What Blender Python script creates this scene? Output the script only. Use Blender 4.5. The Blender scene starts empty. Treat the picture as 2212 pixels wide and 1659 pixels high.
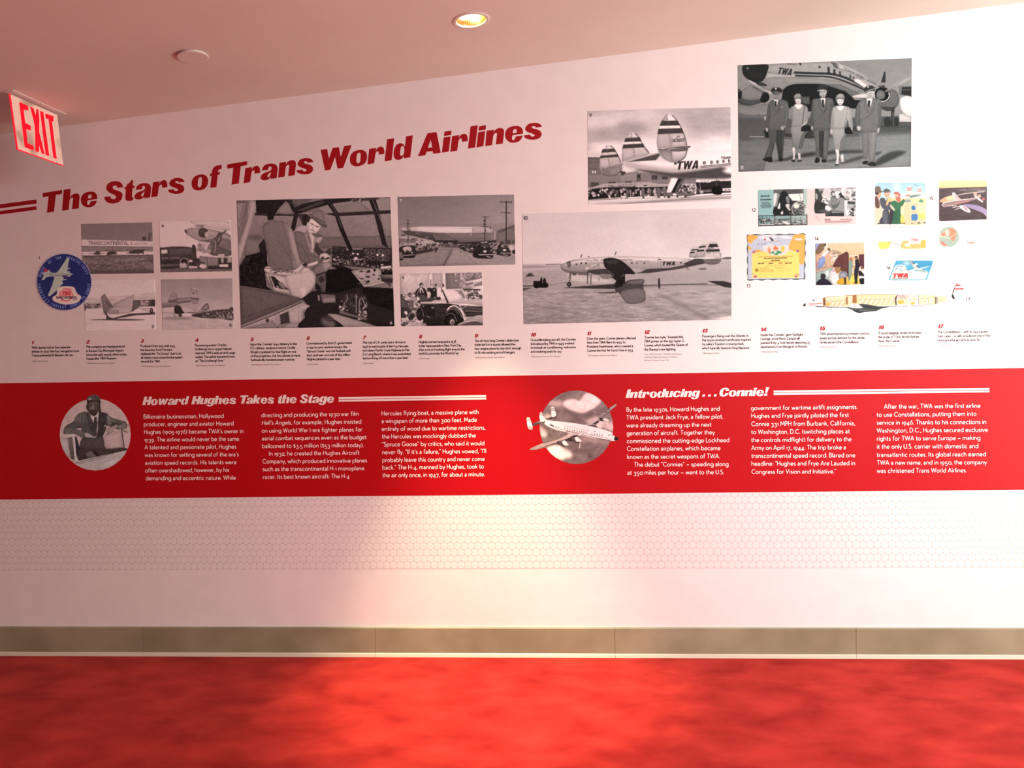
import bpy, math, random, re
import numpy as np
from mathutils import Matrix, Vector
from mathutils.geometry import tessellate_polygon

# ------------------------------------------------------------------ camera
FPX, IW, IH = 1700.0, 2212.0, 1659.0
YAW, PIT, ROL = [math.radians(a) for a in (-3.06, -2.30, -0.99)]
CAM_H = 1.5
_f = np.array([math.sin(YAW)*math.cos(PIT), math.cos(YAW)*math.cos(PIT), math.sin(PIT)])
_r0 = np.array([math.cos(YAW), -math.sin(YAW), 0.0])
_u0 = np.cross(_r0, _f)
_r = math.cos(ROL)*_r0 + math.sin(ROL)*_u0
_u = -math.sin(ROL)*_r0 + math.cos(ROL)*_u0
def ray(p):
    p = np.asarray(p, float)
    return ((p[..., 0:1]-IW/2)/FPX)*_r + ((IH/2-p[..., 1:2])/FPX)*_u + _f
_d = ray(np.array([1106., 1419.5]))
DIST = CAM_H*_d[1]/(-_d[2]) + 0.016
CAM = np.array([0.0, -DIST, CAM_H])
def on_wall(p, off=0.0):
    """points of the mural design (measured on the photo) -> points on the wall, off metres proud of it"""
    d = ray(p)
    t = (-CAM[1])/d[..., 1:2]
    q = CAM + d*t
    q[..., 1] = -off
    return q
S = bpy.context.scene
C = S.collection
cam = bpy.data.cameras.new('camera'); cam.sensor_width = 36.0; cam.lens = FPX/IW*36.0
camo = bpy.data.objects.new('camera', cam); C.objects.link(camo)
camo.matrix_world = Matrix(((_r[0], _u[0], -_f[0], CAM[0]), (_r[1], _u[1], -_f[1], CAM[1]), (_r[2], _u[2], -_f[2], CAM[2]), (0, 0, 0, 1)))
S.camera = camo
# ------------------------------------------------------------------ light and exposure
S.view_settings.view_transform = 'Standard'; S.view_settings.look = 'None'
S.view_settings.gamma = 1.0; S.view_settings.use_curve_mapping = False
S.view_settings.exposure = 0.0
S.cycles.max_bounces = 6
S.cycles.use_denoising = True
w = bpy.data.worlds.new('world'); S.world = w; w.use_nodes = True
w.node_tree.nodes['Background'].inputs[0].default_value = (0.80, 0.86, 1.0, 1)
w.node_tree.nodes['Background'].inputs[1].default_value = 0.0
def aim(o, tgt):
    o.rotation_euler = (Vector(tgt)-o.location).to_track_quat('-Z', 'Y').to_euler()
def area(name, loc, tgt, sx, sy, power, col, spread=180):
    l = bpy.data.lights.new(name, 'AREA'); l.shape = 'RECTANGLE'; l.size = sx; l.size_y = sy
    l.energy = power; l.color = col; l.spread = math.radians(spread)
    o = bpy.data.objects.new(name, l); C.objects.link(o); o.location = loc; aim(o, tgt); return o
def spot(name, loc, tgt, power, col, ang, blend, rad):
    l = bpy.data.lights.new(name, 'SPOT'); l.energy = power; l.color = col
    l.spot_size = math.radians(ang); l.spot_blend = blend; l.shadow_soft_size = rad
    o = bpy.data.objects.new(name, l); C.objects.link(o); o.location = loc; aim(o, tgt); return o
spot('downlight_beam', (-.313, -.59, 2.80), (-.32, -.38, 0), 540, (1.0, .88, .54), 42, .8, .03)
area('lobby_overhead', (0, -4.5, 2.6), (0, -4.5, 0), 4, 3, 52, (.8, 1.0, .8))  # added overhead fill, no fixture known there
spot('skylight_beam', (2.8, -3.2, 2.95), (1.0, 0, .3), 165, (.97, .97, 1.0), 50, 1, .3)  # added spot standing in for daylight from the right, no skylight known
area('right_floor_fill', (2.6, -2.2, 3.0), (1.7, -.8, 0), 1.5, 1.0, 125, (.88, .95, 1.0))  # added downward area brightening the right-hand floor, no skylight known
area('lobby_glass', (5.1, -3.5, 1.6), (0, -1.5, .3), 3, 2.6, 100, (1.0, .62, .66), 120)  # added pinkish fill from the right, imitating bounce off the carpet
area('low_glass', (4.6, -1.2, .9), (1.2, -.5, 2.6), 1.6, 1.4, 64, (.84, 1.0, .78), 140)  # added upward area at the right, an unseen fill rather than glazing

# ------------------------------------------------------------------ materials
def mat(name, col, rough=0.6, spec=0.3, metal=0.0, emit=None, es=0.0):
    m = bpy.data.materials.new(name); m.use_nodes = True
    b = m.node_tree.nodes['Principled BSDF']
    b.inputs['Base Color'].default_value = (*col, 1); b.inputs['Roughness'].default_value = rough
    b.inputs['Specular IOR Level'].default_value = spec; b.inputs['Metallic'].default_value = metal
    if emit: b.inputs['Emission Color'].default_value = (*emit, 1); b.inputs['Emission Strength'].default_value = es
    return m
def lin(c):
    c = np.clip(np.asarray(c, float), 0, 1)
    return np.where(c <= 0.04045, c/12.92, ((c+0.055)/1.055)**2.4)
def srgb(h):
    return tuple(float(v) for v in lin([int(h[i:i+2], 16)/255 for i in (0, 2, 4)]))
def noise_var(m, scale, c0, c1, detail=4, stretch=(1, 1, 1), bump=0, bscale=200, lo=0.35, hi=0.65, dist=0.0):
    nt = m.node_tree; n = nt.nodes; b = n['Principled BSDF']
    tc = n.new('ShaderNodeTexCoord'); mp = n.new('ShaderNodeMapping'); mp.inputs['Scale'].default_value = stretch
    nt.links.new(tc.outputs['Object'], mp.inputs[0])
    t = n.new('ShaderNodeTexNoise'); t.inputs['Scale'].default_value = scale; t.inputs['Detail'].default_value = detail
    t.inputs['Distortion'].default_value = dist
    nt.links.new(mp.outputs[0], t.inputs['Vector'])
    r = n.new('ShaderNodeValToRGB'); r.color_ramp.elements[0].position = lo; r.color_ramp.elements[1].position = hi
    r.color_ramp.elements[0].color = (*c0, 1); r.color_ramp.elements[1].color = (*c1, 1)
    nt.links.new(t.outputs[0], r.inputs[0]); nt.links.new(r.outputs[0], b.inputs['Base Color'])
    if bump:
        t2 = n.new('ShaderNodeTexNoise'); t2.inputs['Scale'].default_value = bscale
        nt.links.new(tc.outputs['Object'], t2.inputs['Vector'])
        bp = n.new('ShaderNodeBump'); bp.inputs['Strength'].default_value = bump; bp.inputs['Distance'].default_value = 0.002
        nt.links.new(t2.outputs[0], bp.inputs['Height']); nt.links.new(bp.outputs[0], b.inputs['Normal'])
    return m
WHITE = srgb('eae6e4')
M_wall = noise_var(mat('wall_covering', WHITE, 0.55, 0.25), 9, srgb('e8e4e2'), srgb('ece8e6'), 3, bump=0.06, bscale=260)
M_ceil = noise_var(mat('ceiling_plaster', WHITE, 0.9, 0.1), 2, srgb('dcd4ce'), srgb('e2dad4'), 3, bump=0.08, bscale=150)
M_carpet = noise_var(mat('red_carpet', (0.5, 0.02, 0.015), 0.95, 0.05), 5.5, srgb('921c17'), srgb('ba332b'), 12,
                     stretch=(0.8, 1.25, 1), bump=0.5, bscale=420, lo=0.30, hi=0.68, dist=0.25)
M_base = noise_var(mat('taupe_base', WHITE, 0.5, 0.3), 4, srgb('878268'), srgb('9b967c'), 4, bump=0.05)
_b = M_carpet.node_tree.nodes['Principled BSDF']; _b.inputs['Sheen Weight'].default_value = .07; _b.inputs['Sheen Roughness'].default_value = .4; _b.inputs['Sheen Tint'].default_value = (1, .75, .7, 1)
M_toe = mat('base_toe', srgb('cfc8b4'), 0.4, 0.4)
M_red = mat('red_vinyl', srgb('b5000f'), 0.5, 0.3)
M_title = mat('title_red_vinyl', srgb('a00a18'), 0.45, 0.3)
M_white = mat('white_vinyl', srgb('f4ece8'), 0.5, 0.25)
M_ink = mat('charcoal_ink', srgb('2e2a29'), 0.7, 0.05)
M_greyink = mat('grey_ink', srgb('a29c9a'), 0.6, 0.1)
M_num = mat('numeral_red', srgb('a80f1c'), 0.5, 0.3)
M_grout = mat('grout', srgb('d9d3d1'), 0.8, 0.1)
M_tile = mat('penny_tile_glaze', srgb('e9e5e3'), 0.45, 0.3)
M_disc = mat('white_metal', srgb('dcd2cc'), 0.4, 0.4)
def attr_mat(name):
    m = mat(name, (1, 1, 1), 0.6, 0.04); nt = m.node_tree
    a = nt.nodes.new('ShaderNodeVertexColor'); a.layer_name = 'ink'
    nt.links.new(a.outputs[0], nt.nodes['Principled BSDF'].inputs['Base Color']); return m
M_print = attr_mat('printed_ink')
# ------------------------------------------------------------------ mesh helpers
def tag(o, label=None, cat=None, group=None, kind=None):
    if label: o['label'] = label
    if cat: o['category'] = cat
    if group: o['group'] = group
    if kind: o['kind'] = kind
    return o
def link(name, me, m=None, parent=None):
    if m and not me.materials: me.materials.append(m)
    o = bpy.data.objects.new(name, me); C.objects.link(o)
    if parent: o.parent = parent
    return o
def empty(name, loc=(0, 0, 0)):
    o = bpy.data.objects.new(name, None); o.empty_display_size = 0.1; C.objects.link(o); o.location = loc; return o
def mesh(name, v, f):
    me = bpy.data.meshes.new(name); me.from_pydata([tuple(map(float, p)) for p in v], [], [tuple(map(int, q)) for q in f]); me.update(); return me
class MB:
    def __init__(s): s.v = []; s.f = []
    def add(s, v, f):
        n = len(s.v); s.v += [tuple(p) for p in v]; s.f += [tuple(i+n for i in q) for q in f]; return s
    def box(s, x0, x1, y0, y1, z0, z1):
        return s.add([(x, y, z) for x in (x0, x1) for y in (y0, y1) for z in (z0, z1)],
                     [(0, 1, 3, 2), (4, 6, 7, 5), (0, 4, 5, 1), (2, 3, 7, 6), (0, 2, 6, 4), (1, 5, 7, 3)])
    def build(s, name, m, parent=None, loc=None):
        v = s.v
        if loc is not None: v = [(p[0]-loc[0], p[1]-loc[1], p[2]-loc[2]) for p in v]
        o = link(name, mesh(name, v, s.f), m, parent)
        if loc is not None: o.location = loc
        return o
# ------------------------------------------------------------------ outlines
def quad_path(txt):
    """'x,y' corner, 'qx,y' quadratic control -> list of points"""
    raw = [(t[0] == 'q', tuple(float(v) for v in t.lstrip('q').split(','))) for t in txt.split()]
    out = []; n = len(raw)
    for i, (q, p) in enumerate(raw):
        if not q: out.append(p); continue
        a = raw[i-1]; b = raw[(i+1) % n]
        A = a[1] if not a[0] else ((a[1][0]+p[0])/2, (a[1][1]+p[1])/2)
        B = b[1] if not b[0] else ((b[1][0]+p[0])/2, (b[1][1]+p[1])/2)
        for k in range(1, 7 if b[0] else 6):
            t = k/6; out.append(((1-t)**2*A[0]+2*t*(1-t)*p[0]+t*t*B[0], (1-t)**2*A[1]+2*t*(1-t)*p[1]+t*t*B[1]))
    return out
# heavy italic display letters: traced per crop, then brought to a frame with cap height 1
TSL = -0.1522
def _frame(crop, txt, base, cap):
    x0, y0, s = crop; L = []
    for part in txt.split('/'):
        pts = quad_path(part)
        L.append([(x0+x/s, y0+y/s) for x, y in pts])
    ca, sa = math.cos(math.atan(-TSL)), math.sin(math.atan(-TSL))
    xs = []
    out = []
    for l in L:
        o = []
        for x, y in l:
            dx, dy = x-base[0], base[1]-y
            o.append(((dx*ca+dy*sa)/cap, (-dx*sa+dy*ca)/cap))
        out.append(o)
    m = min(p[0]-0.27*p[1] for l in out for p in l)
    out = [[(p[0]-m, p[1]) for p in l] for l in out]
    wd = max(p[0]-0.27*p[1] for l in out for p in l)
    return (out, wd)
G = {}
b1, b2, b3, b4 = (101.6, 459.5), (499.2, 399.1), (702, 368.3), (953.7, 329.9)
k1, k2, k3, k4 = (80, 370, 6.703), (400, 330, 7.628), (680, 280, 9.617), (890, 250, 7.373)
for ch, k, b, cap, t in (
 ('T', k1, b1, 43.6, '85,315 368,270 363,327 275,343 248,583 145,602 170,362 82,377'),
 ('h', k1, b1, 43.6, '385,270 487,254 473,385 q495,335 560,322 q620,318 614,385 603,538 505,550 522,400 q522,376 505,380 q478,390 470,420 455,558 360,573'),
 ('e', k1, b1, 43.6, '867,425 q858,490 790,516 q700,540 655,480 q625,430 640,375 q670,295 790,295 q880,300 872,402 737,420 q712,485 745,487 q768,485 776,437/738,397 q735,340 768,338 q802,338 787,388'),
 ('S', k1, b1, 43.6, '1247,235 1162,243 q1165,210 1135,207 q1100,210 1095,240 q1098,262 1145,275 q1250,300 1240,355 q1225,465 1095,467 q985,465 975,375 1065,363 q1065,408 1110,405 q1148,400 1147,372 q1140,345 1080,325 q1000,290 1003,235 q1020,150 1140,145 q1240,150'),
 ('t', k1, b1, 43.6, '1393,128 1385,212 1412,208 1405,247 1382,250 1375,350 q1368,385 1395,375 1388,420 q1340,435 1310,428 q1275,420 1278,370 1290,262 1268,265 1268,230 1295,225 1302,195 q1345,170 1368,133'),
 ('a', k1, b1, 43.6, '1430,272 q1440,180 1550,175 q1660,170 1652,260 1638,378 1555,390 1558,365 q1520,410 1465,410 q1410,405 1413,365 q1420,320 1490,295 q1560,280 1567,245 q1567,215 1545,213 q1522,215 1518,262/1560,290 q1515,320 1508,350 q1512,368 1530,365 q1552,350'),
 ('r', k1, b1, 43.6, '1690,162 1783,148 1778,190 q1800,135 1850,130 q1905,130 1897,232 1820,240 q1825,195 1805,192 q1780,200 1773,240 1757,360 1665,375'),
 ('s', k1, b1, 43.6, '2137,157 2055,165 q2055,145 2030,145 q2003,148 2003,160 q2005,175 2050,183 q2140,200 2133,265 q2115,330 2005,328 q1905,320 1900,270 1983,260 q1985,285 2015,287 q2045,283 2043,268 q2035,250 1990,240 q1910,215 1917,175 q1935,105 2035,100 q2125,100'),
 ('o', k2, b2, 44.5, '283,357 q385,365 383,475 q375,615 215,622 q100,620 107,490 q120,365/262,403 q285,403 280,450 q278,520 268,550 q255,573 238,573 q208,570 212,520 q215,450 225,425 q240,403'),
 ('f', k2, b2, 44.5, '605,207 598,270 q545,275 543,300 540,325 575,320 570,362 537,367 515,568 413,580 435,385 407,388 410,345 440,342 q435,200'),
 ('n', k2, b2, 44.5, '1550,170 1660,155 1655,200 q1680,140 1745,128 q1825,120 1818,200 1798,372 1690,387 1710,225 q1710,203 1692,205 q1660,215 1652,250 1632,397 1527,410'),
 ('W', k3, b3, 45.2, '122,425 255,407 293,610 370,388 497,370 537,572 610,350 762,328 585,797 472,812 422,572 320,835 212,852'),
 ('l', k3, b3, 45.2, '1500,212 1643,190 1590,638 1447,662'),
 ('d', k3, b3, 45.2, '1903,150 2040,128 1987,578 1850,598 1855,545 q1820,630 1735,632 q1635,620 1648,480 q1665,300 1785,290 q1850,290 1877,365/1830,347 q1865,350 1867,440 q1860,545 1805,550 q1775,545 1780,480 q1785,350'),
 ('A', k4, b4, 46.0, '243,285 385,263 450,592 335,608 325,565 230,575 210,630 95,648/295,385 320,505 250,513'),
 ('i', k4, b4, 46.0, '512,258 620,242 612,313 502,328/498,352 605,335 577,572 470,590')):
    G[ch] = _frame(k, t, b, cap)
for ch, wd, t in (
 ('H', 96, '0,0 0,100 37,100 37,62 59,62 59,100 96,100 96,0 59,0 59,36 37,36 37,0'),
 ('w', 122, '0,73 33,73 40,30 50,73 76,73 85,30 94,73 122,73 98,0 70,0 61,38 50,0 20,0'),
 ('u', 83, '0,73 33,73 33,22 q33,12 40,12 q48,14 50,26 50,73 83,73 83,0 50,0 50,10 q42,-2 26,-2 q0,-2 0,20'),
 ('g', 83, '83,73 52,73 52,62 q45,75 28,75 q0,73 0,37 q0,2 28,2 q43,2 50,12 50,2 q50,-14 40,-14 q31,-14 31,-6 0,-6 q3,-28 40,-28 q83,-28 83,2/42,60 q33,60 33,38 q33,16 42,16 q50,16 50,38 q50,60'),
 ('k', 88, '0,0 0,100 34,100 34,48 50,73 86,73 62,40 88,0 50,0 37,26 34,22 34,0'),
 ('I', 37, '0,0 0,100 37,100 37,0'),
 ('c', 85, '85,46 54,46 q54,60 44,60 q33,60 33,37 q33,13 44,13 q54,13 55,28 85,28 q80,-2 43,-2 q0,-2 0,37 q0,75 43,75 q80,75'),
 ('C', 98, '98,62 62,62 q62,85 50,85 q36,85 36,50 q36,15 50,15 q62,15 63,38 98,38 q94,-2 50,-2 q0,-2 0,50 q0,102 50,102 q94,102'),
 ('!', 38, '4,100 40,100 32,34 12,34/4,0 38,0 38,26 4,26'),
 ('.', 30, '0,0 30,0 30,26 0,26'),
 ('1', 44, '10,0 10,66 -2,62 -2,80 q14,86 20,100 44,100 44,0'),
 ('2', 78, '0,0 0,18 q4,36 26,50 q44,62 44,72 q44,82 37,82 q30,82 30,66 0,66 q2,102 38,102 q78,102 78,74 q78,52 54,40 q42,34 40,28 78,28 78,0'),
 ('3', 80, '0,34 32,34 q32,18 38,18 q46,18 46,30 q46,44 30,44 24,44 24,62 30,62 q44,62 44,74 q44,84 37,84 q32,84 32,70 2,70 q4,102 38,102 q76,102 76,76 q76,58 60,54 q80,50 80,28 q78,-2 40,-2 q0,-2'),
 ('4', 84, '42,0 42,18 0,18 0,42 40,100 74,100 74,42 84,42 84,18 74,18 74,0/42,42 42,68 24,42'),
 ('5', 80, '6,46 10,100 76,100 76,76 38,76 37,64 q44,70 54,70 q80,68 80,36 q78,-2 38,-2 q2,-2 0,32 33,32 q33,18 39,18 q46,20 46,34 q46,48 39,48 q34,48 34,42'),
 ('6', 80, '78,70 46,70 q46,84 40,84 q33,84 33,60 q40,68 52,68 q80,66 80,34 q78,-2 40,-2 q0,-2 0,50 q0,102 40,102 q76,102/40,48 q34,48 34,32 q34,16 40,16 q46,16 46,32 q46,48'),
 ('7', 78, '0,100 78,100 78,80 q46,44 42,0 6,0 q10,40 44,72 0,72'),
 ('8', 82, '40,102 q78,102 78,76 q78,60 62,54 q82,48 82,28 q80,-2 40,-2 q0,-2 0,28 q0,48 20,54 q4,60 4,76 q4,102/41,86 q34,86 34,74 q34,62 41,62 q48,62 48,74 q48,86/41,42 q34,42 34,29 q34,16 41,16 q48,16 48,29 q48,42'),
 ('0', 80, '40,102 q80,102 80,50 q80,-2 40,-2 q0,-2 0,50 q0,102/40,82 q34,82 34,50 q34,18 40,18 q46,18 46,50 q46,82')):
    L = [[(x/100+0.27*y/100, y/100) for x, y in quad_path(p)] for p in t.split('/')]
    G[ch] = (L, wd/100)
G['9'] = ([[(0.8-(x-0.27*y)+0.27*(1-y), 1-y) for x, y in l] for l in G['6'][0]], 0.8)
def heavy(txt, a, b, h0, h1=None, gap=0.055, space=0.30, fit=True):
    """display text from baseline point a to b (photo px) -> list of (char, loops in px)"""
    h1 = h1 or h0; pos = []; x = 0.0; prev = ''
    kern = {'Tr': -.12, 'Ta': -.12, 'Th': .02, 'Wo': -.07, 'rl': .0, 'f ': -.02}
    for c in txt:
        if c == ' ': x += space; prev = c; continue
        x += kern.get(prev+c, 0); pos.append((c, x)); x += G[c][1]+gap; prev = c
    tot = x-gap
    ax, ay = a; bx, by = b; Lp = math.hypot(bx-ax, by-ay); ux, uy = (bx-ax)/Lp, (by-ay)/Lp
    out = []
    # solve the width scale so that the run ends at b with letters growing from h0 to h1
    def at(s): return h0+(h1-h0)*s/tot
    kx = Lp/((h0+h1)/2*tot)
    for c, x0 in pos:
        L = []
        for l in G[c][0]:
            q = []
            for gx, gy in l:
                s = x0+gx; lean = 0.27*gy; s0 = s-lean
                d = kx*(h0*s0+(h1-h0)*s0*s0/2/tot)+lean*at(s0); v = gy*at(s0)
                q.append((ax+ux*d+uy*v, ay+uy*d-ux*v))
            L.append(q)
        out.append((c, L))
    return out
def tess(loops):
    """tessellate loops (outline + holes, or separate islands) -> verts, tris"""
    def ar(l): return sum(l[i-1][0]*l[i][1]-l[i][0]*l[i-1][1] for i in range(len(l)))/2
    def inside(p, l):
        r = False
        for i in range(len(l)):
            (x1, y1), (x2, y2) = l[i-1], l[i]
            if (y1 > p[1]) != (y2 > p[1]) and p[0] < (x2-x1)*(p[1]-y1)/(y2-y1)+x1: r = not r
        return r
    outer = [l for l in loops if not any(m is not l and inside(l[0], m) for m in loops)]
    V = []; F = []
    for o in outer:
        hs = [l for l in loops if l is not o and l not in outer and inside(l[0], o)]
        g = [o]+hs; flat = [p for l in g for p in l]
        t = tessellate_polygon([[Vector((p[0], p[1], 0)) for p in l] for l in g])
        n = len(V); V += flat; F += [(a+n, b+n, c+n) for a, b, c in t]
    return V, F
STROKE = []
def flat_mesh(name, V2, F, off, m, parent=None, lift=None):
    """thin vinyl lettering: faces lie `off` proud of the wall, facing the room"""
    P = on_wall(np.array(V2, float), off)
    if len(STROKE) == len(V2): P[:, 1] -= np.array(STROKE)
    FF = []
    for f in F:
        a, b, c = P[f[0]], P[f[1]], P[f[2]]
        n = (b[0]-a[0])*(c[2]-a[2])-(b[2]-a[2])*(c[0]-a[0])
        FF.append(f if n > 0 else tuple(reversed(f)))
    return link(name, mesh(name, P, FF), m, parent)
# ------------------------------------------------------------------ slim geometric text face, drawn with a pen
def _dig(t): return t
PEN = {
'a': (5.0, '@2.3,4.2,1.8,1.8,150,0 4.1,0;@2.25,1.7,1.85,1.7,0,360'), 'b': (6.3, '.5,10 .5,0;@3.3,3,2.8,3,0,360'),
'c': (5.3, '@3.2,3,2.8,3,50,310'), 'd': (6.3, '@3.1,3,2.8,3,0,360;5.9,10 5.9,0'), 'e': (5.8, '.4,2.7 5.6,2.7 @3,3,2.7,3,-6,318'),
'f': (3.3, '@3.1,8.3,1.8,1.7,60,180 1.3,0;0,6 3.2,6'), 'g': (6.3, '@3.1,3,2.8,3,0,360;5.9,6 5.9,-.6 @3.2,-.6,2.7,2.6,0,-150'),
'h': (5.6, '.5,10 .5,0;@2.9,3.6,2.4,2.4,180,0 5.3,0'), 'i': (1.2, '.6,6 .6,0;.6,8.1 .6,9.2'), 'j': (1.6, '.9,6 .9,-1.4 @-.4,-1.4,1.3,1.4,0,-90;.9,8.1 .9,9.2'),
'k': (5.0, '.5,10 .5,0;4.5,6 .6,2.7;1.9,3.8 4.9,0'), 'l': (1.1, '.5,10 .5,0'),
'm': (9.0, '.5,6 .5,0;@2.5,3.9,2,2.1,180,0 4.5,0;@6.5,3.9,2,2.1,180,0 8.5,0'), 'n': (5.7, '.5,6 .5,0;@2.9,3.6,2.4,2.4,180,0 5.3,0'),
'o': (6.2, '@3.1,3,2.8,3,0,360'), 'p': (6.3, '.5,6 .5,-3.2;@3.3,3,2.8,3,0,360'), 'q': (6.3, '@3.1,3,2.8,3,0,360;5.9,6 5.9,-3.2'),
'r': (3.2, '.5,6 .5,0;@2.6,3.9,2.1,2.1,180,70'), 's': (3.9, '@2,4.45,1.5,1.5,35,270 @2,1.5,1.6,1.45,90,-145'),
't': (3.2, '1.4,8.6 1.4,1.6 @2.8,1.6,1.4,1.6,180,285;0,6 3,6'), 'u': (5.7, '.5,6 .5,2.4 @2.9,2.4,2.4,2.4,180,360 5.3,6;5.3,2.4 5.3,0'),
'v': (5.0, '0,6 2.5,0 5,6'), 'w': (8.0, '0,6 2,0 4,5.8 6,0 8,6'), 'x': (4.7, '0,6 4.6,0;4.6,6 0,0'), 'y': (5.0, '0,6 2.6,0;5.1,6 1.5,-3.2'),
'z': (4.4, '0,6 4.2,6 0,0 4.4,0'),
'A': (7.4, '0,0 3.7,10 7.4,0;1,2.8 6.4,2.8'), 'B': (5.6, '.5,0 .5,10 2.6,10 @2.6,7.9,2.1,2.1,90,-90 .5,5.8;2.6,5.8 @2.8,2.9,2.6,2.9,90,-90 .5,0'),
'C': (8.2, '@5,5,4.6,5,45,315'), 'D': (7.8, '.5,0 .5,10 2.8,10 @2.8,5,4.6,5,90,-90 .5,0'), 'E': (4.8, '4.7,10 .5,10 .5,0 4.7,0;.5,5.4 4.2,5.4'),
'F': (4.6, '4.6,10 .5,10 .5,0;.5,5.4 4.1,5.4'), 'G': (9.4, '@5,5,4.6,5,48,352 6,4.6'), 'H': (7.2, '.5,10 .5,0;6.7,10 6.7,0;.5,5 6.7,5'),
'I': (1.1, '.5,10 .5,0'), 'J': (4.0, '3.5,10 3.5,2.4 @1.6,2.4,1.9,2.3,0,-150'), 'K': (6.2, '.5,10 .5,0;5.7,10 .6,4.4;2.2,6 6.1,0'),
'L': (4.6, '.5,10 .5,0 4.6,0'), 'M': (9.0, '0,0 1.2,10 4.5,2 7.8,10 9,0'), 'N': (7.4, '.5,0 .5,10 6.9,0 6.9,10'), 'O': (10.0, '@5,5,4.6,5,0,360'),
'P': (5.6, '.5,0 .5,10 2.6,10 @2.6,7.2,2.6,2.8,90,-90 .5,4.4'), 'Q': (10.0, '@5,5,4.6,5,0,360;6,3 9,-.4'),
'R': (5.8, '.5,0 .5,10 2.6,10 @2.6,7.2,2.6,2.8,90,-90 .5,4.4;2.4,4.4 5.6,0'), 'S': (5.4, '@2.7,7.5,2.2,2.4,35,270 @2.7,2.5,2.4,2.5,90,-145'),
'T': (6.2, '0,10 6.2,10;3.1,10 3.1,0'), 'U': (7.0, '.5,10 .5,3 @3.5,3,3,3,180,360 6.5,10'), 'V': (7.0, '0,10 3.5,0 7,10'),
'W': (10.8, '0,10 2.8,0 5.4,9.6 8,0 10.8,10'), 'X': (6.4, '0,10 6.4,0;6.4,10 0,0'), 'Y': (6.4, '0,10 3.2,5 6.4,10;3.2,5 3.2,0'), 'Z': (6.2, '0,10 6,10 0,0 6.2,0'),
'.': (1.3, '.1,.5 1.3,.5'), ',': (1.4, '1,.9 .4,-1.6'), "'": (1.2, '.8,10 .5,7.6'), '"': (2.8, '.7,10 .5,7.8;2.2,10 2,7.8'), '(': (2.4, '@4,4,3.4,6.4,125,235'), ')': (2.4, '@-1.6,4,3.4,6.4,55,-55'),
'-': (3.0, '.3,3.2 2.7,3.2'), '~': (6.4, '.3,3.2 6.1,3.2'), ':': (1.3, '.1,.5 1.3,.5;.1,4.4 1.3,4.4'), '&': (7.0, '6.6,0 1.8,7.2 @2.9,8,1.5,1.8,200,-40 @2.9,2.7,2.5,2.7,110,340 6.6,5'), '/': (3, '0,-1 3,10'),
'$': (5.0, '@2.5,5.7,2,1.7,35,270 @2.5,2.2,2.2,1.8,90,-145;2.5,8.6 2.5,-.8'),
'0': (7.6, '@3.8,5,3.4,5,0,360'), '1': (2.4, '.2,8.4 1.6,10 1.6,0'), '2': (6.0, '@3,7.3,2.6,2.6,170,-35 .4,0 5.9,0'),
'3': (5.6, '@2.6,7.6,2.2,2.3,150,-90 @2.6,2.7,2.6,2.7,90,-150'), '4': (6.2, '4.4,0 4.4,10 .2,2.6 6,2.6'), '5': (5.6, '5,10 1.4,10 .9,5.9 @2.7,3,2.6,3,110,-145'),
'6': (6.0, '4.4,10 1,4.6;@3,2.9,2.6,2.9,0,360'), '7': (5.4, '.2,10 5.3,10 1.6,0'), '8': (5.8, '@2.9,7.6,2,2.3,0,360;@2.9,2.7,2.5,2.7,0,360'), '9': (6.0, '@3,7.1,2.6,2.9,0,360;1.6,0 5,5.4')}
def _strokes(spec, sy=1.0, dy=0.0):
    R = []
    for st in spec.split(';'):
        P = []
        for t in st.split():
            if t[0] == '@':
                cx, cy, rx, ry, a0, a1 = [float(v) for v in t[1:].split(',')]
                n = max(3, int(abs(a1-a0)/36))
                for i in range(n+1):
                    a = math.radians(a0+(a1-a0)*i/n); P.append((cx+rx*math.cos(a), (cy+ry*math.sin(a))*sy+dy))
            else:
                x, y = t.split(','); P.append((float(x), float(y)*sy+dy))
        R.append(P)
    return R
PENS = {c: (wd, _strokes(sp)) for c, (wd, sp) in PEN.items()}
OLD = dict(PENS)
for c, sy, dy in (('0', .62, 0), ('1', .62, 0), ('2', .62, 0), ('3', .9, -3), ('4', .9, -3), ('5', .9, -3), ('7', .9, -3), ('9', .9, -3)):
    OLD[c] = (PEN[c][0]*(.86 if sy < .7 else 1), _strokes(PEN[c][1], sy, dy))
def pen(txt, a, b, h, old=True, lean=0.0, gap=1.5, space=2.9):
    """polylines (photo px) of a line of text whose baseline runs a -> b; h = cap height in px. b may be None: natural width"""
    T = OLD if old else PENS; pos = []; x = 0.0; it = False
    for c in txt:
        if c == '_': it = not it; continue
        if c == ' ': x += space+gap*.4; continue
        if c not in T: continue
        pos.append((c, x, it)); x += T[c][0]+gap
    tot = max(x-gap, 1); k = h/10
    if b is None: b = (a[0]+tot*k, a[1])
    Lp = math.hypot(b[0]-a[0], b[1]-a[1]); ux, uy = (b[0]-a[0])/Lp, (b[1]-a[1])/Lp; kx = Lp/tot
    out = []
    for c, x0, it in pos:
        le = lean+(0.2 if it else 0)
        for P in T[c][1]:
            out.append([(a[0]+ux*(x0+px+le*py)*kx+uy*py*k, a[1]+uy*(x0+px+le*py)*kx-ux*py*k) for px, py in P])
    return out
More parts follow.
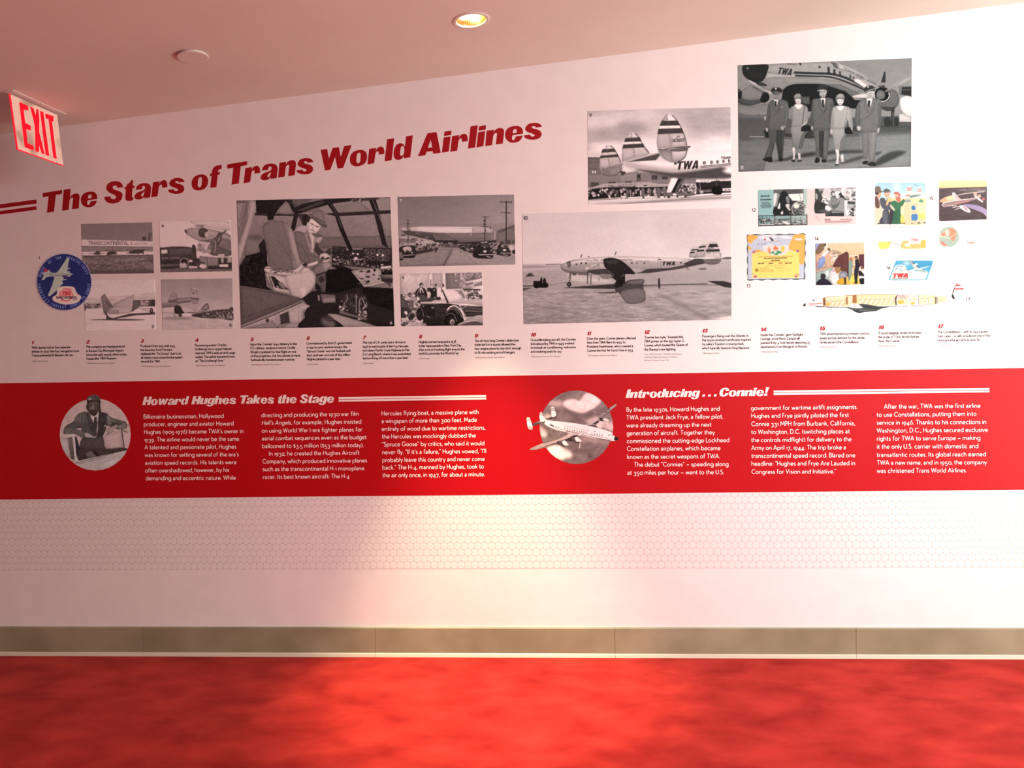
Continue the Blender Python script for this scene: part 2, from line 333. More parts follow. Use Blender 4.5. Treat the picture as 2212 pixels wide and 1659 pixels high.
def ribbons(lines, wpx):
    """polylines -> quads of width wpx with mitred joints"""
    V = []; F = []; parts = []
    for P in lines:          # cut at sharp corners so that every stroke keeps its full width
        cur = [P[0]]
        for i in range(1, len(P)):
            cur.append(P[i])
            if i < len(P)-1:
                ax, ay = P[i][0]-P[i-1][0], P[i][1]-P[i-1][1]; bx, by = P[i+1][0]-P[i][0], P[i+1][1]-P[i][1]
                if ax*bx+ay*by < .35*math.hypot(ax, ay)*math.hypot(bx, by): parts.append(cur); cur = [P[i]]
        parts.append(cur)
    global STROKE; STROKE = []
    for id_, P in enumerate(parts):
        n = len(P)
        if n < 2: continue
        N = []
        for i in range(n-1):
            dx, dy = P[i+1][0]-P[i][0], P[i+1][1]-P[i][1]; l = math.hypot(dx, dy) or 1e-6; N.append((-dy/l, dx/l))
        closed = math.hypot(P[0][0]-P[-1][0], P[0][1]-P[-1][1]) < 0.05
        b0 = len(V)
        for i in range(n):
            if i == 0: nn = ((N[0][0]+N[-1][0])/2, (N[0][1]+N[-1][1])/2) if closed else N[0]
            elif i == n-1: nn = ((N[0][0]+N[-1][0])/2, (N[0][1]+N[-1][1])/2) if closed else N[-1]
            else: nn = ((N[i-1][0]+N[i][0])/2, (N[i-1][1]+N[i][1])/2)
            m = nn[0]**2+nn[1]**2; m = max(m, 0.35); h = wpx/2/m
            V.append((P[i][0]+nn[0]*h, P[i][1]+nn[1]*h)); V.append((P[i][0]-nn[0]*h, P[i][1]-nn[1]*h))
            STROKE += [(len(parts) and (id_ % 4)*.00012)]*2
        for i in range(n-1):
            k = b0+2*i; F.append((k, k+1, k+3, k+2))
    return V, F
# ------------------------------------------------------------------ printing press: rasterises drawings into the ink of a finely meshed print
def num_seed(name, x): return (len(name)*131+int(x)*7+5) % 99991
def crm(P, closed=True, n=5):
    P = np.array(P, float); m = len(P)
    if m < 3: return P
    out = []
    idx = range(m) if closed else range(m-1)
    for i in idx:
        if closed: p0, p1, p2, p3 = P[i-1], P[i], P[(i+1) % m], P[(i+2) % m]
        else: p0, p1, p2, p3 = P[max(i-1, 0)], P[i], P[i+1], P[min(i+2, m-1)]
        for k in range(n):
            t = k/n
            out.append(0.5*((2*p1)+(-p0+p2)*t+(2*p0-5*p1+4*p2-p3)*t*t+(-p0+3*p1-3*p2+p3)*t**3))
    if not closed: out.append(P[-1])
    return np.array(out)
def boxblur(a, r):
    r = int(max(1, round(r)))
    for ax in (0, 1):
        for _ in range(2):
            n = a.shape[ax]; pad = [(0, 0)]*a.ndim; pad[ax] = (r+1, r)
            c = np.cumsum(np.pad(a, pad, mode='edge'), axis=ax)
            hi = np.take(c, range(2*r+1, 2*r+1+n), axis=ax); lo = np.take(c, range(0, n), axis=ax)
            a = (hi-lo)/(2*r+1)
    return a
class Pic:
    def __init__(s, crop, quad, gain=1.0, ss=2, tint=(1, 1, 1), margin=2, lift=0.0, photo=False):
        s.lift = lift; s.photo = photo; s.crop = crop; s.ss = ss; s.gain = gain; s.tint = tint
        q = [s.xy(p) for p in s.pts(quad)]; s.q = q
        xs = [p[0] for p in q]; ys = [p[1] for p in q]
        s.ox, s.oy = math.floor(min(xs))-margin, math.floor(min(ys))-margin
        s.w = int((math.ceil(max(xs))+margin-s.ox)*ss); s.h = int((math.ceil(max(ys))+margin-s.oy)*ss)
        s.a = np.ones((s.h, s.w, 3)); s.mask = None; s.k = ss/crop[2]
    @staticmethod
    def pts(t): return [tuple(float(v) for v in p.split(',')) for p in t.split()]
    def xy(s, p): return (s.crop[0]+p[0]/s.crop[2], s.crop[1]+p[1]/s.crop[2])
    def cv(s, p): # crop -> canvas
        x, y = s.xy(p); return ((x-s.ox)*s.ss, (y-s.oy)*s.ss)
    @staticmethod
    def col(c):
        if len(c) == 2: v = int(c, 16)/255; return np.array([v, v, v])
        return np.array([int(c[i:i+2], 16)/255 for i in (0, 2, 4)])
    def comp(s, cov, x0, y0, cs):
        blur = 0; al = 1.0
        mm = re.search('%([0-9]+)', cs)
        if mm: al = int(mm.group(1))/100
        mm = re.search('~([0-9.]+)', cs)
        if mm: blur = float(mm.group(1))*s.ss
        cs = re.sub('[%~][0-9.]+', '', cs)
        if blur:
            full = np.zeros((s.h, s.w)); full[y0:y0+cov.shape[0], x0:x0+cov.shape[1]] = cov
            m = int(blur*3+2); Y0, Y1 = max(0, y0-m), min(s.h, y0+cov.shape[0]+m); X0, X1 = max(0, x0-m), min(s.w, x0+cov.shape[1]+m)
            cov = boxblur(full[Y0:Y1, X0:X1], blur); x0, y0 = X0, Y0
        h, w_ = cov.shape; A = (cov*al)[..., None]
        if '>' in cs: c0, c1 = cs.split('>'); t = np.linspace(0, 1, h)[:, None, None]; col = s.col(c0)*(1-t)+s.col(c1)*t
        elif ']' in cs: c0, c1 = cs.split(']'); t = np.linspace(0, 1, w_)[None, :, None]; col = s.col(c0)*(1-t)+s.col(c1)*t
        else: col = s.col(cs)
        R = s.a[y0:y0+h, x0:x0+w_]; R[:] = R*(1-A)+col*A
        if s.mask is not None and s.growing: s.mask[y0:y0+h, x0:x0+w_] = np.maximum(s.mask[y0:y0+h, x0:x0+w_], cov)
    growing = False
    def cover(s, P):
        P = np.asarray(P, float)
        x0 = max(0, int(P[:, 0].min())-1); x1 = min(s.w, int(P[:, 0].max())+2); y0 = max(0, int(P[:, 1].min())-1); y1 = min(s.h, int(P[:, 1].max())+2)
        if x1 <= x0 or y1 <= y0: return None
        X = np.arange(x0, x1)+0.5; cov = np.zeros((y1-y0, x1-x0))
        for sub in (0.25, 0.75):
            acc = np.zeros((y1-y0, x1-x0)); Y = np.arange(y0, y1)+sub
            for i in range(len(P)):
                (ax, ay), (bx, by) = P[i-1], P[i]
                if ay == by: continue
                sg = 1 if by > ay else -1
                lo, hi = min(ay, by), max(ay, by)
                r = np.nonzero((Y >= lo) & (Y < hi))[0]
                if not len(r): continue
                xc = ax+(Y[r]-ay)*(bx-ax)/(by-ay)
                acc[r] += sg*np.clip(X[None, :]-xc[:, None]+0.5, 0, 1)
            cov += np.clip(np.abs(acc), 0, 1)*0.5
        return cov, x0, y0
    def poly(s, P, c):
        r = s.cover(P)
        if not r: return
        cov, x0, y0 = r; d = min(cov.shape)
        if not s.photo or '~' in c or d < 7 or max(cov.shape[1]/s.w, cov.shape[0]/s.h) > .72: s.comp(cov, x0, y0, c); return
        # printed photographs: forms turn softly away at their rims and towards their lower side
        before = s.a[y0:y0+cov.shape[0], x0:x0+cov.shape[1]].copy(); s.comp(cov, x0, y0, c)
        rad = max(1, min(7, d/9)); pad = int(rad*3)
        sh = boxblur(np.pad(cov, pad), rad)[pad:-pad, pad:-pad]
        t = np.linspace(.035, -.045, cov.shape[0])[:, None]*(1 if d < 160 else .3)
        f = (1-.16*(1-np.clip(sh, 0, 1))*2*cov+t*cov)[..., None]
        s.a[y0:y0+cov.shape[0], x0:x0+cov.shape[1]] *= f
    def line(s, P, wd, c):
        P = np.asarray(P, float); r = max(wd*s.k/2, 0.5)
        x0 = max(0, int(P[:, 0].min()-r)-1); x1 = min(s.w, int(P[:, 0].max()+r)+2); y0 = max(0, int(P[:, 1].min()-r)-1); y1 = min(s.h, int(P[:, 1].max()+r)+2)
        if x1 <= x0 or y1 <= y0: return
        cov = np.zeros((y1-y0, x1-x0))
        for i in range(len(P)-1):
            a, b = P[i], P[i+1]
            X0 = max(x0, int(min(a[0], b[0])-r)-1); X1 = min(x1, int(max(a[0], b[0])+r)+2); Y0 = max(y0, int(min(a[1], b[1])-r)-1); Y1 = min(y1, int(max(a[1], b[1])+r)+2)
            if X1 <= X0 or Y1 <= Y0: continue
            X, Y = np.meshgrid(np.arange(X0, X1)+.5, np.arange(Y0, Y1)+.5)
            d = b-a; L2 = max(d@d, 1e-9); t = np.clip(((X-a[0])*d[0]+(Y-a[1])*d[1])/L2, 0, 1)
            dd = np.hypot(X-a[0]-t*d[0], Y-a[1]-t*d[1])
            sub = cov[Y0-y0:Y1-y0, X0-x0:X1-x0]; np.maximum(sub, np.clip(r-dd+.5, 0, 1), out=sub)
        s.comp(cov, x0, y0, c)
    def noise(s, amp, sx, sy, seed, rect=None):
        rg = np.random.RandomState(seed); x0, y0, x1, y1 = 0, 0, s.w, s.h
        if rect: (x0, y0), (x1, y1) = s.cv(rect[:2]), s.cv(rect[2:]); x0, y0, x1, y1 = [int(max(0, v)) for v in (x0, y0, x1, y1)]; x1 = min(x1, s.w); y1 = min(y1, s.h)
        h, w_ = y1-y0, x1-x0; t = np.zeros((h, w_)); wt = 1.0
        for o in range(3):
            gx, gy = max(2, int(w_/(sx*s.k)*2**o)), max(2, int(h/(sy*s.k)*2**o))
            gx, gy = min(gx, w_), min(gy, h)
            g = rg.rand(gy+1, gx+1)-.5
            yy = np.linspace(0, gy-1e-6, h); xx = np.linspace(0, gx-1e-6, w_); yi = yy.astype(int); xi = xx.astype(int); fy = (yy-yi)[:, None]; fx = (xx-xi)[None, :]
            t += wt*(g[yi][:, xi]*(1-fy)*(1-fx)+g[yi][:, xi+1]*(1-fy)*fx+g[yi+1][:, xi]*fy*(1-fx)+g[yi+1][:, xi+1]*fy*fx); wt *= .55
        s.a[y0:y1, x0:x1] += (t*amp/255)[..., None]
    def run(s, txt):
        for ln in txt.strip().split('\n'):
            ln = ln.strip()
            if not ln: continue
            t = ln.split(); op = t[0]
            if op == 'F': s.comp(np.ones((s.h, s.w)), 0, 0, t[1])
            elif op in 'PS':
                P = np.array([s.cv(p) for p in s.pts(' '.join(t[2:]))])
                s.poly(crm(P) if op == 'S' else P, t[1])
            elif op in 'LC':
                P = np.array([s.cv(p) for p in s.pts(' '.join(t[3:]))])
                s.line(crm(P, False) if op == 'C' else P, float(t[2]), t[1])
            elif op in 'EO':   # E ellipse, O ring
                for e in t[2 if op == 'E' else 3:]:
                    v = [float(x) for x in e.split(',')]; rot = math.radians(v[4]) if len(v) > 4 else 0
                    A = np.linspace(0, 2*math.pi, 33 if op == 'O' else 32, endpoint=(op == 'O'))
                    P = np.array([s.cv((v[0]+v[2]*math.cos(a)*math.cos(rot)-v[3]*math.sin(a)*math.sin(rot), v[1]+v[2]*math.cos(a)*math.sin(rot)+v[3]*math.sin(a)*math.cos(rot))) for a in A])
                    if op == 'E': s.poly(P, t[1])
                    else: s.line(P, float(t[2]), t[1])
            elif op == 'R':
                for e in t[2:]:
                    x0, y0, x1, y1 = [float(x) for x in e.split(',')]; s.poly([s.cv(p) for p in ((x0, y0), (x1, y0), (x1, y1), (x0, y1))], t[1])
            elif op == 'N':
                v = [float(x) for x in t[1].split(',')]; s.noise(v[0], v[1], v[2], int(v[3]), v[4:] if len(v) > 4 else None)
            elif op == 'D':    # many small blobs: n,rmin,rmax,aspect,seed,x0,y0,x1,y1 slope colours...
                v = [float(x) for x in t[1].split(',')]; rg = random.Random(int(v[4])); sl = v[9] if len(v) > 9 else 0
                for _ in range(int(v[0])):
                    x = rg.uniform(v[5], v[7]); y = rg.uniform(v[6], v[8])+sl*(x-v[5]); r = rg.uniform(v[1], v[2])
                    P = [s.cv((x+r*math.cos(a)*(1+.2*rg.random()), y+r*v[3]*math.sin(a))) for a in (0, 1.05, 2.1, 3.14, 4.2, 5.2)]
                    s.poly(P, rg.choice(t[2:]))
            elif op in 'TB':   # T pen text / B heavy text: col x0,y0,x1,y1,h,w text
                v = [float(x) for x in t[2].split(',')]; tx = ' '.join(t[3:])
                if op == 'T':
                    for L in pen(tx, (v[0], v[1]), (v[2], v[3]), v[4], old=False): s.line([s.cv(p) for p in L], v[5], t[1])
                else:
                    fg, bg = (t[1].split('|')+[t[1]])[:2]
                    for c, L in heavy(tx, (v[0], v[1]), (v[2], v[3]), v[4]):
                        s.poly([s.cv(p) for p in L[0]], fg)
                        for q in L[1:]: s.poly([s.cv(p) for p in q], fg if c in 'i!' else bg)
            elif op == 'K':    # text on a circle: col cx,cy,r,a0,a1,h,w,outward text
                v = [float(x) for x in t[2].split(',')]; tx = ' '.join(t[3:]); n = len(tx)
                for i, c in enumerate(tx):
                    if c == ' ' or c not in PENS: continue
                    a = math.radians(v[3]+(v[4]-v[3])*(i+.5)/n); out = v[7]
                    wd, ST = PENS[c]; kk = v[5]/10
                    for L in ST:
                        Q = []
                        for px, py in L:
                            lx = (px-wd/2)*kk*.75; ly = (py-5)*kk
                            rr = v[2]+ly*out; aa = a+(lx/v[2])*out
                            Q.append(s.cv((v[0]+rr*math.sin(aa), v[1]-rr*math.cos(aa))))
                        s.line(Q, v[6], t[1])
            elif op == 'M':    # start a cut-out: everything painted from here on grows the outline
                if s.mask is None: s.mask = np.zeros((s.h, s.w))
                s.growing = True
            elif op == 'm': s.growing = False
        return s
    def build(s, name, off, parent=None, step=1.0):
        q = s.q; W_ = max(math.dist(q[0], q[1]), math.dist(q[3], q[2])); H_ = max(math.dist(q[0], q[3]), math.dist(q[1], q[2]))
        nx, ny = int(W_/step)+1, int(H_/step)+1
        u, v = np.meshgrid(np.linspace(0, 1, nx), np.linspace(0, 1, ny))
        q = np.array(q); U, V = u[..., None], v[..., None]
        P = q[0]*(1-U)*(1-V)+q[1]*U*(1-V)+q[2]*U*V+q[3]*(1-U)*V
        A = boxblur(s.a, 1)*.45+s.a*.55
        def samp(A, P):
            X = np.clip((P[..., 0]-s.ox)*s.ss-.5, 0, s.w-1.001); Y = np.clip((P[..., 1]-s.oy)*s.ss-.5, 0, s.h-1.001)
            xi, yi = X.astype(int), Y.astype(int); fx, fy = X-xi, Y-yi
            if A.ndim == 3: fx, fy = fx[..., None], fy[..., None]
            return A[yi, xi]*(1-fx)*(1-fy)+A[yi, xi+1]*fx*(1-fy)+A[yi+1, xi]*(1-fx)*fy+A[yi+1, xi+1]*fx*fy
        if s.photo:
            rg = np.random.RandomState(num_seed(name, s.ox)); g = rg.randn(*A.shape[:2])
            g2 = boxblur(rg.randn(*A.shape[:2]), 2)*4; g3 = boxblur(rg.randn(*A.shape[:2]), 7)*10
            A = A+((g*.012+g2*.009+g3*.005)*s.photo)[..., None]
        col = samp(A, P)*s.gain*np.array(s.tint)*(1-s.lift)+s.lift  # lift pales the right-hand prints: overexposure haze put into the ink colour
        col = lin(np.minimum(np.maximum(col, 0.01), 0.965)).reshape(-1, 3)
        co = on_wall(P.reshape(-1, 2), off)
        i = np.arange(nx*ny).reshape(ny, nx)
        F = np.stack([i[1:, :-1], i[1:, 1:], i[:-1, 1:], i[:-1, :-1]], -1).reshape(-1, 4)
        if s.mask is not None:
            mk = samp(s.mask, P).reshape(-1); F = F[mk[F].mean(1) > .5]
            used, inv = np.unique(F, return_inverse=True); F = inv.reshape(-1, 4); co = co[used]; col = col[used]
        else:   # turn the sheet's edge back to the wall so that it is a thin slab
            ring = np.concatenate([i[0, :], i[1:, -1], i[-1, -2::-1], i[-2:0:-1, 0]]); n0 = len(co)
            back = co[ring].copy(); back[:, 1] = 0; co = np.vstack([co, back]); col = np.vstack([col, col[ring]])
            m = len(ring); j = np.arange(m); j2 = (j+1) % m
            F = np.vstack([F, np.stack([ring[j], ring[j2], n0+j2, n0+j], -1)])
        me = bpy.data.meshes.new(name); nv, nf = len(co), len(F)
        me.vertices.add(nv); me.vertices.foreach_set('co', co.astype(np.float32).ravel())
        me.loops.add(nf*4); me.loops.foreach_set('vertex_index', F.astype(np.int32).ravel())
        me.polygons.add(nf); me.polygons.foreach_set('loop_start', np.arange(0, nf*4, 4, dtype=np.int32))
        me.update(calc_edges=True)
        at = me.color_attributes.new('ink', 'FLOAT_COLOR', 'POINT')
        at.data.foreach_set('color', np.hstack([col, np.ones((nv, 1))]).astype(np.float32).ravel())
        me.materials.append(M_print)
        return link(name, me, None, parent)
# ------------------------------------------------------------------ the pictures (drawn in the frame of close-up views of the mural)
PX = []
def pic(num, label, crop, quad, art, gain=1.0, off=0.0002, step=1.0, cut=False, tint=(1, 1, 1), lift=0.0, photo=None, cat='photograph', name='photo_print', group='numbered pictures on the timeline wall'):
    p = Pic(crop, quad, gain, tint=tint, margin=2, lift=lift, photo=(1.0 if cat in ('photograph', 'portrait print') else .5 if 'mural' in cat or 'airc' in cat else 0) if photo is None else photo)
    p.run(art); PX.append((p, num, label, off, step, cat, name, group)); return p
# 2 ---- hangar
pic(2, 'small sepia photograph of three biplanes before a hangar roof with painted lettering', (60, 470, 6.379), '733,88 1715,65 1740,768 755,778', '''
F 58>66
P 38 1580,265 1630,262 1635,315 1580,315
P 3a 1660,315 1672,205 1688,200 1690,325
P 40 1695,235 1708,205 1712,240 1700,250
L 3a 5 1600,265 1640,262
P 9e 735,303 1720,330 1722,398 745,388
L 70 3 820,308 820,388
T 5a 835,372,1385,376,46,11 TRANSCONTINENTAL
T 68 1415,377,1440,378,36,8 &
T 72 1470,379,1655,381,34,8 WESTERN
T 85 1675,384,1725,385,30,6 AIR
P 60 745,388 1722,398 1726,470 750,475
L 4c 2 748,405 1722,412
N 16,4,60,3,745,395,1726,470
P a8 750,475 1726,468 1730,512 755,528
N 26,60,12,4,750,475,1728,520
P 3c 752,522 1730,508 1731,525 754,540
P 50 754,540 1731,522 1740,768 756,778
N 38,26,8,8,754,540,1738,775
N 26,160,14,9,754,540,1738,775
D 60,3,9,.5,4,1200,600,1700,700 70 7c 66
P 3c~2 754,730 1738,722 1740,768 756,778
L 3a 4 1172,395 1172,445
L 38 4 1590,398 1590,440
S 38 905,500 960,462 990,470 1000,505 940,512
L 3a 9 835,492 1065,492
L 3a 4 940,512 945,532
L 3c 7 1055,448 1300,455
S 34 1090,505 1110,475 1200,465 1220,490 1180,510
L 34 12 1090,515 1230,495
L 38 6 1215,500 1228,520
L 3a 8 1365,445 1665,440
S 34 1390,480 1440,455 1560,440 1600,450 1580,490 1470,500 1400,495
L 34 12 1355,490 1480,495
E 34 1592,492,9,16
L 38 6 1520,490 1522,510
''', 1.66)
# 3 ---- tailplane
pic(3, 'small sepia photograph of a boxy metal aeroplane tail on bright tarmac', (60, 470, 6.379), '762,868 1750,857 1767,1548 797,1567', '''
F 95>a2
N 10,200,60,5
P 8a 770,1120 1460,1060 1760,1035 1760,1130 1460,1170 1000,1250 775,1240
N 22,90,10,6,770,1060,1760,1250
L 74 3 780,1130 980,1140
L 70 3 790,1165 1160,1168
P 6a 785,1190 1010,1180 1010,1250 785,1260
D 70,8,16,.8,7,785,1190,1010,1245 40 50 88 92 38
P 98 785,1260 1760,1215 1767,1548 797,1567
N 10,120,30,7,785,1250,1767,1560
P 3a 775,1200 800,1220 800,1275 785,1295
P 40 1455,1140 1755,1130 1757,1225 1550,1225 1500,1180
D 26,10,20,.8,9,1560,1150,1660,1215 80 6c 8a 55
P 30 1690,1130 1755,1130 1757,1220 1700,1215
P 78]82 1170,1195 1300,1130 1460,1062 1465,1135 1520,1170 1480,1260 1440,1300 1200,1255
P 4c 1450,1140 1560,1160 1530,1240 1430,1305 1440,1240
P 62>50 1008,1090 1058,1045 1110,1130 1185,1235 1230,1245 1150,1280 1100,1300 1090,1355 1050,1325 1030,1240
P 84 1190,1238 1440,1232 1415,1310 1250,1330 1130,1330 1105,1265
P 6c 1105,1262 1255,1275 1250,1330 1110,1330
P 50 1065,1135 1175,1225 1120,1225 1075,1180
P 8e 1130,1385 1420,1320 1400,1340 1180,1400
P 38 1090,1330 1120,1370 1180,1390 1400,1325 1755,1305 1757,1335 1500,1345 1290,1380 1180,1400 1110,1400 1080,1370
S 3c 850,1410 1000,1400 1290,1395 1620,1408 1400,1420 1120,1415
E 32 1098,1388,16,20
L 5a 5 1010,1328 1060,1322
L 48 5 1510,1240 1690,1300 1700,1250 1560,1260
E 30 1705,1285,24,38
E 78 1705,1285,8,12
T 08 1708,1522,1735,1521,34,7 3
''', 1.62)
# 4 ---- propeller plane and van
pic(4, 'small sepia photograph of crates unloaded from a propeller plane beside a van', (330, 460, 6.142), '82,115 1030,95 1053,773 103,790', '''
F a0>96
N 10,200,80,5
S 80%40 500,110 700,100 1000,110 1030,230 760,200 560,150
S 72 425,235 480,205 600,195 650,165 680,200 760,215 1035,300 1045,560 800,560 760,470 640,390 520,330 440,270
S 86 500,215 600,205 780,240 1030,330 1030,360 800,300 600,260
S 58 1040,380 900,330 760,350 640,372 780,440 860,520 1045,540
S 48 620,385 760,370 900,450 1045,520 1045,560 780,560 700,440
S 30 422,228 440,222 460,262 440,268
S 3a 620,215 690,200 735,250 725,320 660,325 610,290
S 8a 690,270 735,250 735,310 700,325
P 68 560,165 675,155 670,195 630,190 610,180 572,185
C 40 5 500,205 590,210 600,240
S 3a 830,345 875,265 910,270 915,330 880,420 845,400
S 60 860,300 900,310 890,370 865,395
P 50 800,335 840,320 980,215 970,250 880,330 830,365
L 48 7 880,262 1030,300
L 8c 7 840,370 822,520
L 4a 4 460,290 450,355
S 92 640,400 690,380 720,420 700,450 640,450
D 26,14,30,1.2,3,590,400,760,520 9a 8c 60 a0 72
S 2e 520,450 545,420 575,470 570,600 520,600
S 34 95,480 140,458 330,445 500,455 560,500 585,600 580,670 105,700
P 42 215,470 520,465 520,550 215,560
P a0 112,490 190,485 198,535 112,542
L 30 5 205,470 210,640
T 74 120,605,200,604,14,2 ABC MAIL
T 74 230,608,360,605,16,2 AIR EXPRESS
L 60 3 225,632 370,628
P 2c 100,640 610,600 1050,590 1053,773 103,790
P 44 100,680 480,665 480,705 105,715
O 6a 12 420,650,52,52
E 2a 420,655,44,44
P 60 620,570 760,580 870,590 870,700 720,705 620,640
L 78 5 615,568 860,592
L 34 5 720,590 722,700
P 3a 620,640 690,650 680,700 560,690
P 96 640,672 720,690 690,745 610,720
P 5c 720,690 690,745 720,742 735,700
P 86 355,670 440,660 460,730 360,730
P 98 360,675 385,672 388,690 362,694
P 8a 470,700 600,705 590,735 480,738
P 90 475,622 525,620 530,650 480,655
P 8a 860,548 950,542 955,580 870,585
P 7a 900,590 1040,580 1045,660 910,665
P 2e 940,600 990,595 990,690 945,690
P 98 880,682 1000,680 1000,720 880,715
L 8a 4 300,738 410,728
P 4a 105,745 480,740 1053,745 1053,773 103,790
N 16,20,20,8,100,560,1053,785
T 08 118,188,145,187,32,7 4
''', 1.6)
# 5 ---- tail and crowd
pic(5, 'small sepia photograph of triple tail fins and a long dark crowd', (330, 460, 6.142), '108,882 1057,868 1077,1535 130,1553', '''
F 6a>8e
N 8,200,80,5
P 84 125,1385 560,1380 1077,1420 1077,1535 130,1553
N 12,80,14,6,125,1400,1077,1550
P 8c 120,1330 520,1320 700,1300 1075,1300 1075,1420 600,1400 125,1395
D 40,8,22,.5,21,125,1330,530,1375 98 80 70 9c
S 34 525,1350 640,1320 870,1285 1010,1275 1020,1258 1070,1262 1077,1415 900,1405 700,1395 540,1375
D 150,4,11,1.1,22,640,1300,1075,1395 6c 50 78 2a 24 88 40
D 60,3,7,1.2,24,860,1350,1070,1412 9a 88 6a
S 72 200,1170 260,1050 310,1055 335,1130 330,1165 240,1180
L 4a 7 255,1080 322,1092
L 4a 7 240,1105 330,1118
P 50 205,1165 330,1135 500,1115 505,1180 340,1205 210,1190
P 6c 320,1150 500,1120 500,1160 330,1185
P 6e>4c 125,1185 330,1190 345,1215 290,1245 125,1255
S 7c 490,1120 500,1010 540,975 580,1000 600,1080 605,1135 600,1180 560,1210 520,1195
C 52 12 505,1010 560,1030 592,1045
C 52 10 500,1045 560,1062 598,1075
P 48 495,1118 600,1130 620,1140 590,1155 510,1140
S 6c 510,1150 600,1155 595,1195 555,1208 525,1190
E 3a 537,1072,14,7
P 8c 125,1260 290,1243 300,1330 130,1330
S 26 290,1250 330,1225 370,1245 420,1325 300,1335
S 88 380,1245 430,1240 640,1290 660,1310 540,1330 420,1322
S 50 640,1275 700,1205 735,1205 748,1270 700,1285
S 6c 660,1268 715,1222 730,1268
P 54 420,1325 650,1300 745,1275 700,1300 540,1330
D 14,4,8,1,5,525,1280,610,1310 a8 b0 5a
E 28 365,1360,22,18
P 98 388,1335 520,1330 520,1372 388,1378
S 50~2 130,1390 380,1388 560,1402 380,1410 135,1402
T 08 1018,1508,1045,1507,32,7 5
''', 1.6)
